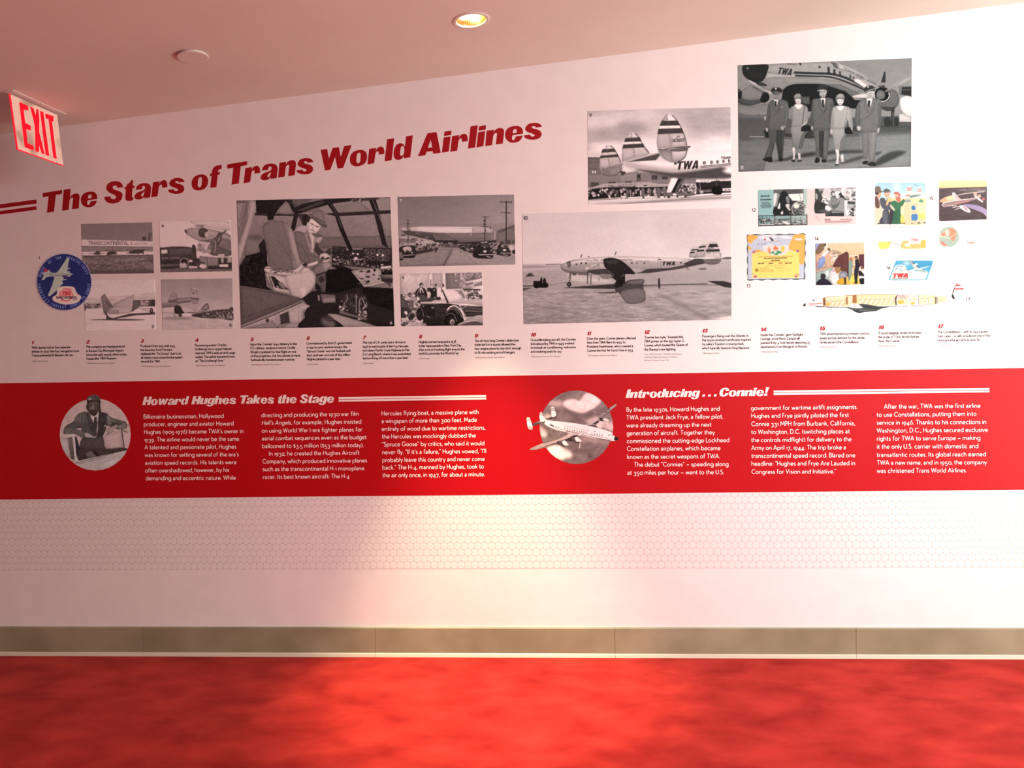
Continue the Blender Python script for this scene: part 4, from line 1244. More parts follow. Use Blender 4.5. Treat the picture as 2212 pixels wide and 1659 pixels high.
# 10 ---- airliner on apron
pic(10, 'widest sepia photograph of a triple-tailed propeller airliner parked on an empty apron', (1120, 440, 4.608), '32,103 2118,42 2123,1153 50,1200', '''
F c4
P c0>c8 32,100 2118,40 2118,560 40,600
P b4%50~12 1300,40 2118,40 2118,500 1500,540
N 7,400,120,3
S b0~1 40,605 80,600 280,598 440,598 440,625 40,632
L 58 7 275,604 435,602
S 60 2010,550 2060,532 2118,532 2118,552 2060,556
P 9c>84 40,628 430,622 2118,560 2123,1153 50,1200
P b0~2 40,640 440,620 440,650 40,670
N 12,160,10,4,40,640,2120,820
N 34,90,14,5,45,860,2120,1190
N 22,30,7,6,45,860,1400,1190
S 74~2 40,620 430,625 430,630 40,634
P 6e~3 1300,880 1420,900 1900,1130 1880,1153 1860,1150 1500,960
P e0%80~2 1950,1145 2123,1115 2123,1153 1970,1156
S 90~6 1250,660 1650,700 2118,650 2118,760 1500,790 1200,760
S b4~3 500,700 900,760 880,790 560,770
P 46 430,838 620,822 960,800 980,848 700,846
P 30~1 560,832 960,800 1240,780 1240,828 2118,800 2118,808 1240,822 980,845 800,842
P 40 740,884 980,875 980,892 820,893
P 2c 1880,770 2040,770 2118,790 2123,838 2050,830
L 34 8 1240,812 1880,798
S 42>34 960,850 1060,780 1110,760 1248,755 1240,820 1265,920 1262,960 1220,985 1120,998 1060,970 1010,900
P 5e 1100,770 1248,755 1246,800 1080,800
S 62 1015,900 1060,860 1240,850 1262,950 1200,990 1120,996 1060,970
L 34 9 40,820 150,818
S 50 40,840 130,838 60,862 40,862
S a4>80 415,630 430,605 480,580 540,560 620,550 700,538 860,528 1100,525 1400,535 1700,545 1720,560 1840,560 1860,595 1700,630 1500,660 1250,690 1000,690 700,690 520,690 450,670
S c8~2 440,615 620,560 900,535 1400,540 1700,552 1500,570 900,570 600,590
P 4c>38 1180,680 1280,650 1500,640 1700,600 1860,590 1600,650 1300,690 1200,692
S 6c 425,640 520,670 700,680 720,690 520,690 450,670
P 9a 1110,635 1270,655 1210,685 1150,685
P 38 1640,600 1760,545 1850,550 1880,590 1700,620
L 48 5 1690,640 1660,630 1695,658
S 4c 480,590 515,575 518,625 490,635
O a8 4 495,612,12,14
L 4a 4 485,585 520,580
E 28 576,603,8,9 625,592,8,9 672,592,8,9 1128,590,8,8 1252,590,8,8 1180,592,6,6 1617,588,8,8
E 9a 1305,590,8,8
L 6a 3 1390,560 1390,640 1420,640 1420,560
S 34 1385,560 1405,550 1420,560
B 22|88 1425,615,1558,612,38 TWA
T 3e 745,568,790,566,14,3 The
T 3e 820,571,1140,568,15,3 TRANSCONTINENTAL
L 40 4 670,566 735,566
L 40 4 1165,570 1235,572
L 40 4 1255,572 1300,570
L 40 9 620,536 630,508
L 40 9 960,510 972,480
S 48 690,526 705,522 708,530 690,532
S b4>84 690,640 720,605 790,595 850,605 880,640 860,670 760,665 700,660
S 3a 700,665 860,650 960,670 1040,710 1000,745 900,735 820,710 740,700
S 70 810,700 920,705 920,740 840,745
S 22 845,560 880,542 940,540 1010,560 1080,610 1160,695 1100,700 960,700 900,660 860,630
S 34 860,575 900,560 960,560 1000,580 960,600 890,600
P 1e 960,700 1060,690 1060,770 1040,780 980,775 940,740
P 60 590,685 700,690 700,712 595,708
S d0 665,640 690,632 700,645 680,655
L 2e 9 690,665 686,795
L 34 9 722,705 720,800
L 40 5 800,735 800,765
L 50 5 745,640 800,600 800,640
L 38 9 525,685 508,780
L 30 6 515,685 500,740
P 48 530,690 580,690 575,710 545,715
E 26 503,803,23,24
E 60 503,803,9,10
L 60 4 300,810 480,785
E 1c 985,805,26,34 1020,800,20,28 1035,760,24,22 990,770,18,18
E 8c 1030,725,8,7 1048,710,6,6
P 1a 1000,740 1060,710 1062,790 1000,800
S c0>90 1700,530 1720,450 1760,425 1790,430 1800,470 1790,530
P 30 1725,455 1785,448 1780,462 1718,470
P 30 1712,480 1760,478 1750,492 1706,496
S b4>90 1760,520 1790,450 1830,405 1862,405 1880,440 1860,530 1740,540
P 2a 1800,425 1870,418 1870,434 1790,440
P 2a 1780,460 1855,458 1850,474 1772,478
S bc>9c 1838,540 1850,460 1880,400 1930,378 1970,385 2000,440 2012,520 2005,570 1970,602 1910,608 1860,590
P 2a 1905,400 1975,400 1990,430 1885,432
P 2a 1870,455 1998,452 2004,475 1862,478
S 98 1850,490 2008,485 2008,560 1980,598 1900,604 1855,580
S 5c 1845,560 2010,552 1990,595 1920,606 1865,595
P b0 1862,485 2005,482 2010,545 1850,545
T 44 1885,450,1940,446,14,4 86511
L 44 7 1878,492 1908,490
L ec 6 1720,545 1860,540 1945,541
L 60 2 1940,380 1945,600
S 38 78,715 100,695 130,690 145,710 158,720 80,726
P 18 148,770 235,770 240,790 290,785 300,820 280,835 160,838 148,820
E 12 178,828,20,14 265,822,26,16
S 20 215,770 222,735 235,740 240,770
S 1e 245,790 250,745 268,745 275,785
S 30 1388,770 1392,745 1405,745 1410,780 1408,838 1395,842
L 50%60 4 1410,845 1460,850
S 48 1795,650 1850,640 1872,652 1800,656
T 10 53,160,92,158,32,6 10
''', 1.12)
# 11 ---- crew of five
pic(11, 'topmost photograph of five uniformed airline crew walking before an airliner nose', (1570, 110, 5.267), '122,163 2105,82 2095,1318 133,1375', '''
F 7c8482
P 828a88>8a9290 122,163 2105,82 2105,740 125,740
P 6e7674>868e8c 125,600 700,600 700,740 127,740
N 6,300,100,3
P 4a5150>525958 126,750 600,770 1500,760 2100,730 2098,960 1500,1000 128,1020
P 66706f>7c8786 128,1015 900,1000 2098,950 2095,1318 133,1375
P 5c6564%50 128,1015 500,1010 420,1370 133,1375
P 7f8b8e%60 1500,900 2098,900 2095,1318 1500,1340
N 14,120,20,4,128,1000,2098,1370
S 5c6463~2 130,700 250,730 440,720 440,760 130,760
L 98a2a0 7 385,722 450,715
P 3a4140 1400,850 2098,850 2098,900 1500,920 1400,900
S 4a5251~4 1500,900 1900,850 2098,880 2098,930 1600,950
S b4bcba>989f9d 440,160 800,140 1190,122 1330,160 1560,270 1700,400 1680,450 1560,420 1480,400 1300,350 1100,330 900,370 700,400 560,470 450,440 400,360 455,260
S 9aa2a0 440,165 1190,125 1290,200 1440,240 1560,300 1480,330 1300,290 1000,270 500,260
S 8b9391>7a8280 330,360 420,340 500,300 900,300 1200,330 1480,380 1640,430 1700,480 1500,470 1420,520 1300,430 1100,385 900,380 760,390 660,430 600,500 500,470 400,420
N 10,60,30,7,350,150,1500,430
L d0d6d4 14 250,330 360,410 500,485
P c4cac8 400,425 540,480 500,495 385,430
P 1c2222 640,440 720,390 900,375 1200,385 1300,420 1400,500 1460,560 1600,560 1580,640 1440,650 1300,600 1200,640 940,690 720,660 620,560
S 1c2222 640,470 720,390 900,375 1180,385 1310,430 1420,540 1480,560 1600,560 1560,640 1430,655 1240,620 900,660 700,640
P 505857 850,520 940,520 945,610 860,600
P 6a7271 1100,380 1300,380 1440,450 1600,520 1560,560 1450,530 1380,470
S c8cecc 1425,520 1500,495 1610,490 1600,530 1500,535
S 262c2c 185,170 180,250 220,310 300,352 350,360 420,330 460,240 465,158 300,150
S c4cac8~1 228,195 240,185 245,200 235,208
S 343a3a 330,365 400,360 450,385 455,400 380,395
B 2c3232|9aa2a0 568,262,730,280,76 TWA
C 2c3434 26 775,246 1000,255 1180,262 1330,300 1480,365 1580,420
C 2c3434 20 785,282 960,288 1150,295 1300,330 1460,395 1560,440
P 2e3636 1142,182 1168,182 1175,250 1148,248
P 2e3636 1210,208 1235,208 1238,268 1214,266
P 3a4242 1275,232 1298,232 1300,290 1280,288
P 3e4646 1395,268 1412,270 1415,315 1398,310
P 424a4a 1435,290 1450,292 1450,320 1437,318
S 2e3636 822,140 846,138 846,162 832,162
S 2e3636 1045,170 1062,172 1065,196 1048,194
P 5c6463 1180,122 1245,140 1270,205 1225,190
T 6a7270 1320,200,1440,262,20,6 TRANS
T 66706e 1470,285,1690,385,20,6 WORLD AIRLINES
T 4c5453 690,152,790,164,18,5 Star
P e0e4e2 1450,318 1500,320 1600,390 1610,405 1580,430 1450,345
P 8a9290 125,430 250,360 330,390 470,470 480,560 400,620 250,640 128,560
S 4a5150 125,560 250,420 300,400 420,470 470,480 475,540 420,580 280,620 180,615 140,590
S 7c8482 150,480 250,390 330,430 420,490 400,540 280,560 180,540
S 20282a 128,440 165,450 170,520 128,545
C 8a9290 7 135,460 230,385 260,375
S 1c2222 380,560 420,470 480,500 475,560 420,590
L 3a4140 8 135,590 280,620
P 707877 1960,400 2100,400 2100,520 1960,500
P 2c3232 1990,412 2102,408 2102,520 1985,490
L 6a7271 5 1990,445 2100,438
S e4eae8>d0d8d6 1980,540 2100,530 2100,750 1990,680
P c4ccca 1960,700 2100,760 2098,800 1960,800
L e0e6e4 8 1960,800 2098,800
P 8a9290 1760,650 2000,690 1990,720 1760,720
S 5e6665 1750,560 1860,440 1940,470 1960,560 1930,640 1850,680 1770,660
S 3a4140 1680,540 1700,450 1760,410 1830,430 1850,520 1830,570 1760,580
S 161c1c 1690,520 1700,440 1780,420 1830,450 1840,530 1800,565 1720,560
S 6a7271 1700,510 1720,455 1770,450 1800,490 1790,540 1730,550
C d8dedc 9 1680,500 1690,545 1760,575 1820,560 1850,510 1840,480
P 2c3434 1755,360 1790,235 1805,240 1805,360
P a8b0ae 1790,465 1870,400 2080,290 2100,290 2100,320 1950,400 1810,470
L 5c6463 5 1800,462 1960,380
S 424a4a 1730,400 1790,390 1795,410 1735,415
P 2c3232 1870,650 1910,630 1895,860 1868,860
S 3a4140 1750,640 1870,640 1880,680 1800,680
S 2a3030 1790,780 1830,755 1860,780 1860,850 1800,860
S 2a3030 1900,780 1935,755 1960,790 1950,850 1905,860
S 3a4140%60~3 1750,850 1960,850 1940,890 1760,880
L 6a7271 6 1890,700 1895,850
P 1e2424 420,900 470,900 480,990 440,985
L b4bcba 7 260,976 420,978
P 343a3a 660,940 740,940 740,980 670,975
S 343a3a 890,960 960,900 1000,960 990,990 900,990
S 323838~2 620,1240 800,1180 1000,1150 1000,1190 800,1220 640,1250
S 3e4645~2 520,1250 640,1230 740,1220 700,1240 560,1262
S 3a4241~2 1140,1150 1240,1130 1550,1130 1560,1160 1240,1170 1150,1190
S 3a4241~2 1130,1250 1300,1220 1350,1230 1180,1262
S 3a4241~2 1660,1300 1760,1200 1900,1140 2040,1140 2030,1160 1900,1230 1720,1305
S 424a49~2 1300,1260 1500,1200 1560,1190 1560,1220 1320,1285
S 424a49~2 1680,1160 1750,1145 1760,1160 1700,1190
P 343c3c 475,905 665,905 650,1000 640,1240 590,1240 570,1100 555,1020 510,1200 500,1230 445,1200 480,1090 500,1000
S 4c5453 475,900 570,900 560,1010 520,1120 510,1230 430,1210 470,1100 495,1010
L 20282a 6 570,900 590,1080 600,1230
L 6a7271 4 640,905 640,1230
S 1c2222 415,1225 500,1205 520,1250 500,1268 420,1245
S 1c2222 590,1230 635,1220 635,1250 595,1255
S 5a6261 475,600 520,560 600,550 660,560 700,600 700,720 690,860 650,895 600,900 480,900 470,780 480,700
S 505857 470,620 500,640 480,760 470,880 440,890 450,760
S 5c6463 660,580 700,620 705,750 690,830 650,880 640,850 660,760
C 383e3e 5 530,740 580,690 620,620
C 3a4140 5 590,560 600,620 575,690
C 3a4140 5 530,560 520,620 560,690
L c0c8c6 6 650,850 668,870
C 424948 5 500,960 530,1010 500,1090
C 6a7271 5 660,600 690,700 670,800
C 3a4140 4 490,640 495,700 480,800
P e0e6e4 535,550 590,552 570,620 545,600
P 1c2222 545,572 568,570 562,632 550,628
S 8a9290 520,480 545,470 600,475 605,510 590,545 560,555 530,535
S 5a6261 525,490 555,495 600,490 590,470 540,465
S 242a2a 505,440 540,418 600,420 630,450 620,475 560,462 515,482
C 808886 5 512,470 560,462 610,475
E d0d6d4 558,430,11,11
E 2a3030 549,502,6,4 578,500,6,4
C 5a6260 5 563,502 561,520 570,522
C 3a4040 5 548,534 562,540 578,533
S a4acaa 430,745 450,750 440,790 425,780
S a8b0ae 440,880 465,880 468,920 450,915
S a0a8a6 620,860 650,860 640,900 615,890
L d0d6d4 4 610,640 640,636
S 5a6260 1000,900 1165,900 1160,1010 1140,1230 1090,1240 1080,1060 1060,1100 1050,1230 1010,1230 1010,1080
L 2a3030 7 1085,900 1095,1100 1085,1230
L 7c8482 4 1120,910 1125,1200
P 343a3a 1045,910 1110,910 1090,1210 1060,1210 1050,1060
S 1c2222 1000,1250 1020,1215 1055,1225 1050,1265 1010,1272
S 1c2222 1080,1240 1120,1235 1135,1262 1090,1268
S 5c6463 975,560 1030,540 1160,535 1210,560 1222,640 1190,760 1175,890 1080,898 1000,895 985,880 990,760 960,820 945,760 970,650
S 4e5655 970,590 1000,640 985,760 985,880 955,860 955,740
C 383e3e 5 1060,750 1110,700 1140,640
C 3a4140 5 1060,545 1045,620 1090,700
C 3a4140 5 1128,540 1140,610 1110,690
C 6a7271 5 1195,600 1200,700 1180,800
C 6a7271 5 1000,580 990,680 1000,860
S 505857 1180,600 1215,620 1195,740 1180,820 1160,760
P e0e6e4 1062,535 1125,535 1110,620 1085,600
P 1c2222 1080,555 1103,552 1105,640 1090,638
S b0b8b6 1048,450 1130,440 1132,490 1115,525 1075,525 1050,490
S 3a4242 1042,460 1055,450 1060,490 1045,480
E 2a3030 1079,471,7,4 1108,468,7,4
C 2a3030 4 1068,462 1080,458 1088,462
C 2a3030 4 1100,460 1108,456 1120,460
C 707876 5 1094,470 1092,490 1100,492
C 6a7270 4 1070,500 1090,520 1118,500
L 5a6260 4 1075,508 1105,508
S 303636 1025,435 1050,390 1110,385 1140,410 1135,445 1080,440 1030,460
C 9aa2a0 7 1030,455 1080,440 1130,450
S a4acaa 960,860 980,860 980,900 965,895
S 8a9290>6e7675 735,860 880,850 890,930 860,1100 820,1110 750,1110 740,980
S 5a6260 850,960 890,930 870,1060 830,1110 820,1090
S 8c9492 725,650 760,625 850,610 915,640 930,750 900,850 850,860 740,860 745,780 725,740
S 7a8280 720,660 750,660 745,760 730,800
C 484e4e 8 885,620 870,740 860,830
S e4eae8 770,610 850,605 860,630 820,665 790,650
S d0d6d4 780,550 840,545 845,590 820,615 790,600
S 5c6463 762,540 780,500 840,500 855,530 845,570 835,545 780,550 775,580
S 8a9290 765,515 790,490 835,490 840,530 790,540 770,540
E 404646 801,571,6,4 826,569,6,4
C 8a9290 4 814,574 812,586 818,588
L 606866 4 800,596 825,594
S b0b8b6 850,850 900,800 920,760 910,820 870,870
S 1c2222 850,870 900,840 950,860 950,905 900,915 850,915
S c8cecc 745,1105 775,1105 775,1200 770,1240 750,1235 755,1180
S c0c8c6 810,1170 835,1165 840,1230 820,1240
S 2a3030 735,1240 775,1240 775,1262 745,1262
S 2a3030 805,1245 845,1240 850,1258 812,1262
S 98a09e>8a9290 1205,885 1350,885 1345,1000 1325,1120 1270,1130 1225,1120 1210,1000
S 6c7473 1300,1010 1350,960 1335,1120 1290,1110
S 9ea6a4 1200,660 1240,630 1340,625 1410,660 1425,760 1435,870 1400,890 1370,780 1345,880 1205,888 1200,830 1180,800 1195,720
S 8a9290 1200,660 1215,760 1205,900 1180,890 1185,770
L e0e6e4 5 1360,640 1352,810
L 505857 4 1368,640 1345,860
S e8eeec 1255,630 1335,625 1330,650 1290,682 1265,660
S d8dedc 1255,550 1325,550 1325,590 1295,622 1262,600
S 6a7271 1235,540 1255,500 1320,500 1345,530 1330,575 1320,545 1260,550 1245,575
S 98a09e 1250,515 1280,487 1325,495 1325,530 1260,535
E 404646 1279,569,6,4 1307,567,6,4
C 9aa2a0 4 1293,572 1291,586 1298,588
L 606866 4 1280,600 1305,600
S b8c0be 1178,895 1205,900 1200,950 1180,940
S b8c0be 1400,880 1430,885 1420,920 1405,915
S 1c2222 1345,880 1400,870 1425,920 1430,942 1350,940
L 1c2222 6 1345,850 1342,940
S d0d6d4 1235,1125 1275,1130 1275,1230 1268,1290 1240,1285 1250,1200
S c8cecc 1295,1190 1325,1180 1330,1240 1300,1245
S 2a3030 1230,1290 1275,1290 1265,1305 1235,1305
S d8dedc 1300,1250 1335,1245 1330,1260 1305,1260
S 6e7675 1545,925 1715,920 1700,1010 1680,1250 1620,1260 1610,1100 1605,1210 1555,1210
L 4a5251 6 1600,930 1610,1060 1605,1200
S 848c8b%60 1640,930 1700,930 1670,1240 1630,1240
S 242a2a 1540,1270 1570,1250 1610,1255 1600,1285 1560,1290
S 242a2a 1600,1290 1660,1260 1700,1300 1640,1310
S 6a7271 1490,600 1560,550 1700,540 1755,580 1755,760 1740,880 1715,920 1540,925 1500,880 1530,800 1520,740 1500,870 1470,850 1460,720
S 5c6463 1480,620 1530,640 1515,760 1510,870 1470,860 1465,740
C 484e4e 5 1570,770 1640,720 1680,650
C 484e4e 5 1590,550 1570,630 1620,710
C 484e4e 5 1662,545 1680,620 1640,700
C 7c8482 5 1730,600 1740,700 1725,850
C 7c8482 5 1520,600 1530,700 1520,860
S 5c6463 1720,600 1755,640 1745,780 1745,880 1715,880 1725,760
P e0e6e4 1590,540 1660,540 1635,640 1600,600
P 1c2222 1605,565 1632,560 1625,640 1608,635
S b8c0be 1590,470 1670,450 1680,490 1660,530 1620,540 1595,510
E 2a3030 1618,489,7,4 1648,485,7,4
C 70787a 5 1633,490 1632,508 1640,510
L 5a6260 4 1615,518 1645,514
S 303636 1562,440 1590,400 1650,395 1685,420 1680,450 1620,460 1575,480
C a4acaa 8 1572,470 1620,450 1680,430
E c0c8c6 1607,410,12,10
S b4bcba 1480,860 1520,860 1520,900 1490,905
S b0b8b6 1715,885 1740,880 1725,940 1712,930
L 4a5251%70 3 1115,1240 1118,1345
T e8ecea 160,1345,188,1343,36,6 11
N 6,8,8,30
''', 1.0)
kA = (1600, 380, 6.634); kB = (1870, 370, 6.634)
pic(12, 'open brochure spread, half blue-green and half pink, with black and white cabin pictures', kA, '248,202 1652,165 1652,688 252,723', '''
F f0d0cc
P 8dbdbb 248,200 470,195 470,720 252,723
P a8c8c2 900,180 955,180 955,570 900,570
T 303c3e 285,302,412,298,28,3 Quicker than a wink
T 303c3e 285,352,437,346,24,5 the best you deserve
T 486064 290,388,412,385,14,3 When you travel TWA you
T 486064 310,407,436,403,14,3 fly the airline with the
T 486064 278,428,432,424,14,3 latest radar and every other
T 486064 300,445,445,440,14,3 modern aid to comfort of the
T 486064 295,462,430,458,14,3 traveller on the skyways
P 2c3232 472,195 900,185 900,570 472,570
P 5c6463 472,195 900,185 900,250 760,230 600,250 472,230
S 4a5050 600,200 800,195 880,230 760,260 620,240
P e8eee6 680,262 895,250 895,360 740,355 700,300
L 6a7270 8 845,262 862,350
S 8a9290 475,255 560,260 540,330 520,430 490,440 475,440
S d8dedc 475,260 520,265 500,400 475,430
S e4eae8 555,390 590,370 600,400 570,470 530,460
S 1c2222 570,260 640,220 700,330 720,420 700,560 480,565 480,450 560,480
S 6a7270 650,300 690,290 700,380 670,390 650,350
L d0d6d4 4 655,300 690,390
S c8cecc 640,420 690,400 720,450 700,500
S d8dedc 585,510 605,505 605,550 575,545
L 9aa2a0 5 690,520 740,555
S 3a4242 700,420 740,420 730,480 700,470
E 4a5252 840,475,105,105
D 50,8,24,.7,3,760,400,930,560 6a7270 2a3030 98a09e 3a4242
C 98a09e 6 880,400 905,450 880,510
C 7a8280 5 800,520 860,500 900,540
P c0ccca 915,430 945,470 935,530 910,560
E e4e8d8 798,430,38,38
O 9aa2a0 5 798,430,44,44
O f0f2ec 7 840,475,108,108
P 2c3232 250,568 955,555 955,572 250,580
P 2c3232 250,565 262,565 262,722 252,722
P 6fa5a4>8ab5b2 262,578 478,575 480,690 264,695
D 60,5,14,1.2,4,268,600,475,690 3a4242 2c3232 98a8a6 5c6463 c8d0ce
L 3a4242 8 305,580 305,680
L 3a4242 8 375,590 378,690
P c8d0ce 264,695 480,690 480,708 264,712
P 2c3232 480,570 490,570 492,718 482,718
P 8ab0ae>5c6a69 492,575 712,572 714,700 494,705
D 40,8,26,.5,5,500,620,710,700 2c3232 3a4242 c8d0ce 8a9a98
S 4a5655 510,632 600,618 700,620 620,640
S dce2e0 600,655 680,665 710,700 640,690
P 2c3232 712,570 724,570 726,712 714,712
P 9fc0bc>7a8a88 724,572 945,565 948,690 726,695
D 40,6,20,.6,6,735,640,940,695 3a4242 8a9290 c8d0ce 4a5252
L 4a5655 4 735,600 780,650
L 4a5655 6 780,590 785,660
L 4a5655 6 860,590 862,660
C 4a5655 4 780,600 820,640 862,600
P 2c3232 252,708 955,690 955,705 252,723
P 2c3232 943,560 955,560 955,700 945,700
P 8a9290 1062,180 1650,165 1650,580 1205,580 1205,540 1065,540
D 30,20,50,.8,12,1080,190,1640,340 5a6260 aab2b0 78807e 404848
S c8cecc 1170,300 1200,180 1290,190 1300,330 1230,330
S 3a4242 1065,200 1100,180 1150,260 1180,330 1200,420 1080,430
S 2c3232 1068,370 1200,390 1290,470 1300,560 1230,575 1205,540 1068,535
S 9aa2a0 1070,250 1100,270 1100,330 1075,330
S 404848 1290,240 1330,220 1365,270 1360,310 1310,300
S b8c0be 1310,240 1345,245 1345,285 1310,280
S e0e6e4 1350,230 1430,230 1410,310 1370,310
S 2c3232 1405,260 1450,240 1470,290 1450,320 1415,310
S a0a8a6 1395,270 1420,280 1420,310 1400,315
S 78807e 1290,300 1380,330 1370,400 1320,430 1260,430 1290,360
S 8a9290 1430,310 1480,350 1490,450 1440,510 1340,490 1300,450 1380,400
S 5a6260 1300,430 1380,400 1420,350 1400,430 1330,480
P e8eeec 1190,290 1280,330 1250,405 1155,370
D 14,6,16,.8,13,1180,310,1255,385 8a9290 5a6260
S dce2e0 1215,430 1260,430 1300,480 1260,505 1215,490
S 4a5252 1120,500 1200,480 1290,530 1280,570 1200,540
P 6a7270 1290,480 1480,510 1480,530 1300,520
P 2c3232 1290,530 1480,530 1480,578 1210,578
S dce2e0 1440,190 1500,170 1510,260 1460,280
D 40,10,30,1,14,1490,190,1640,340 e0e6e4 98a09e 606866 c8cecc
P a8b0ae 1490,350 1650,350 1650,580 1492,580
P 3a4242 1500,360 1640,370 1640,410 1530,400
S e8eeec 1500,360 1530,370 1520,470 1560,520 1520,570 1500,500
D 24,8,28,1,15,1540,440,1640,570 5a6260 e0e6e4 8a9290 2c3232
L f4f6f4 6 1490,352 1650,350
L f4f6f4 6 1490,352 1492,580
P f0d0cc 1062,540 1205,538 1205,580 1652,580 1652,688 1062,700
L 8a7a7a 4 1085,600 1125,590
C 7a6a6a 4 1090,575 1075,610 1095,630
C 8a7a7a 4 1125,600 1115,635 1140,640
T 5a4a4a 1205,636,1285,634,24,4 Sleeper seats
T 6a5a5a 1435,630,1592,626,14,4 first class all the way
T 8a7878 1207,655,1590,648,11,2.5 and every comfort that the modern traveller could want is here aboard the great airliner
T 8a7878 1205,670,1560,664,11,2.5 from champagne dinners to deep foam recliner chairs and a quiet lounge in the tail
''', .97, lift=.03, cat='brochure print', name='brochure_print')
wav = []
def _wavy():
    q = [(95, 845), (925, 832), (918, 1480), (98, 1492)]; P = []
    for i in range(4):
        a, b = q[i], q[(i+1) % 4]; n = 22 if i % 2 == 0 else 17
        for k in range(n):
            t = k/n; o = 7*math.sin(t*math.pi*2*(5 if i % 2 == 0 else 4)); dx, dy = b[0]-a[0], b[1]-a[1]; L = math.hypot(dx, dy)
            P.append((a[0]+dx*t-dy/L*o, a[1]+dy*t+dx/L*o))
    P.append(P[0]); return ' '.join('%.0f,%.0f' % p for p in P)
W = _wavy()
pic(13, 'illustrated certificate with a yellow scroll, orange continents and a wavy border', kA, '80,818 940,818 935,1502 80,1505', '''
F 41524f
M
P 41524f %s
L 41524f 9 %s
P bccfdf 103,853 915,842 908,1470 106,1482
m
P bccfdf 103,853 915,842 908,1470 106,1482
S dfe6ee 300,850 480,848 520,880 400,910 260,890
S e8eef4 540,870 640,860 760,880 640,900
S dde6ea 320,1010 420,980 520,1010 640,990 700,1040 500,1080 340,1060
S ffb04a 103,853 240,862 220,905 180,930 160,960 110,950
S ffb04a 104,1010 140,1020 150,1060 120,1060
S ffb452 760,850 915,842 914,1000 912,1240 840,1250 820,1100 740,1075 690,1040 700,970 740,900
S dfe0dc 770,900 850,890 890,915 820,925
L c8ccc8 3 790,920 880,930
S ffa848 200,1070 260,1058 300,1078 240,1100
P fbe274 165,1100 260,1090 330,1078 400,1110 450,1140 560,1140 620,1110 690,1065 740,1085 838,1080 838,1460 165,1462
S f7ddd8 330,1060 420,1000 480,1010 560,1010 640,1010 690,1050 640,1120 560,1140 440,1135 380,1110
N 6,60,60,3
S f0c8a0 385,1030 420,1010 430,1060 415,1120 385,1100
S e8885a 395,1050 418,1040 425,1090 410,1120
S e87848 465,1045 480,1015 500,1000 515,1020 540,1030 530,1055 480,1060
S f2c848 585,1010 625,1010 620,1070 600,1095 580,1060
S 3f9a66 415,1110 450,1085 500,1070 560,1075 590,1100 560,1110 510,1135 460,1110
C 2c7a50 6 430,1110 480,1090 500,1130 540,1080 580,1110
S f4f4ea 470,1090 500,1080 520,1095 490,1105
S b06a8a 168,1090 185,1068 208,1080 205,1105 175,1108
S 9a5a9a 795,1065 830,1060 835,1085 810,1098
C ad6a84 6 150,1420 180,1405 215,1440
S b0506a 180,1440 225,1430 230,1450 195,1455
C 7a5a8a 6 765,1440 800,1400 845,1420
S b05068 775,1440 820,1420 800,1455
S e8ecee 330,915 350,900 430,915 560,925 500,940 380,938
S 2c3440 412,880 430,878 470,920 450,935
S c03a34 335,905 350,898 365,920 345,925
L 5a3a3a 4 380,938 560,930
L 404850 4 235,982 250,968
L 404850 4 250,968 262,985
L 404850 4 290,978 302,966
L 404850 4 302,966 312,985
L 404850 4 335,980 348,965
L 404850 4 348,965 358,988
T 8a7a3a 258,1162,748,1156,8,3 ROYAL PROCLAMATION OF THE DEEP
T 4a4430 337,1188,660,1180,16,5 Know all by the these Presents that
T 3a3428 437,1218,560,1214,15,6 Jane Morris
T a0904a 325,1235,678,1230,6,2.5 has this day crossed the equator aboard
T 3a3428 250,1262,332,1258,14,5 New York
T 3a3428 405,1260,460,1256,14,5 North
T 3a3428 540,1260,600,1254,14,4 11th
T 3a3428 640,1258,735,1252,14,5 May 1956
C 8a8a6a 4 350,1300 400,1280 460,1295 540,1280 640,1290
T 9a8a48 272,1325,405,1322,8,3 Trans World Skyways
T 9a8a48 490,1322,600,1318,8,3 Commander
D 1,26,26,1,1,232,1350,233,1351 a08428
O 786018 3 232,1350,20,20
T b8a858 275,1345,470,1342,6,2.4 by these presents and hereafter
T b8a858 275,1358,470,1356,6,2.4 all finny subjects of the realm
T b8a858 275,1371,470,1370,6,2.4 shall honour the bearer hereof
L c8b868 2.5 525,1345 710,1340
L c8b868 2.5 540,1365 700,1362
''' % (W, W), .93, lift=.08, cut=True, cat='certificate print', name='certificate_print', step=.7)
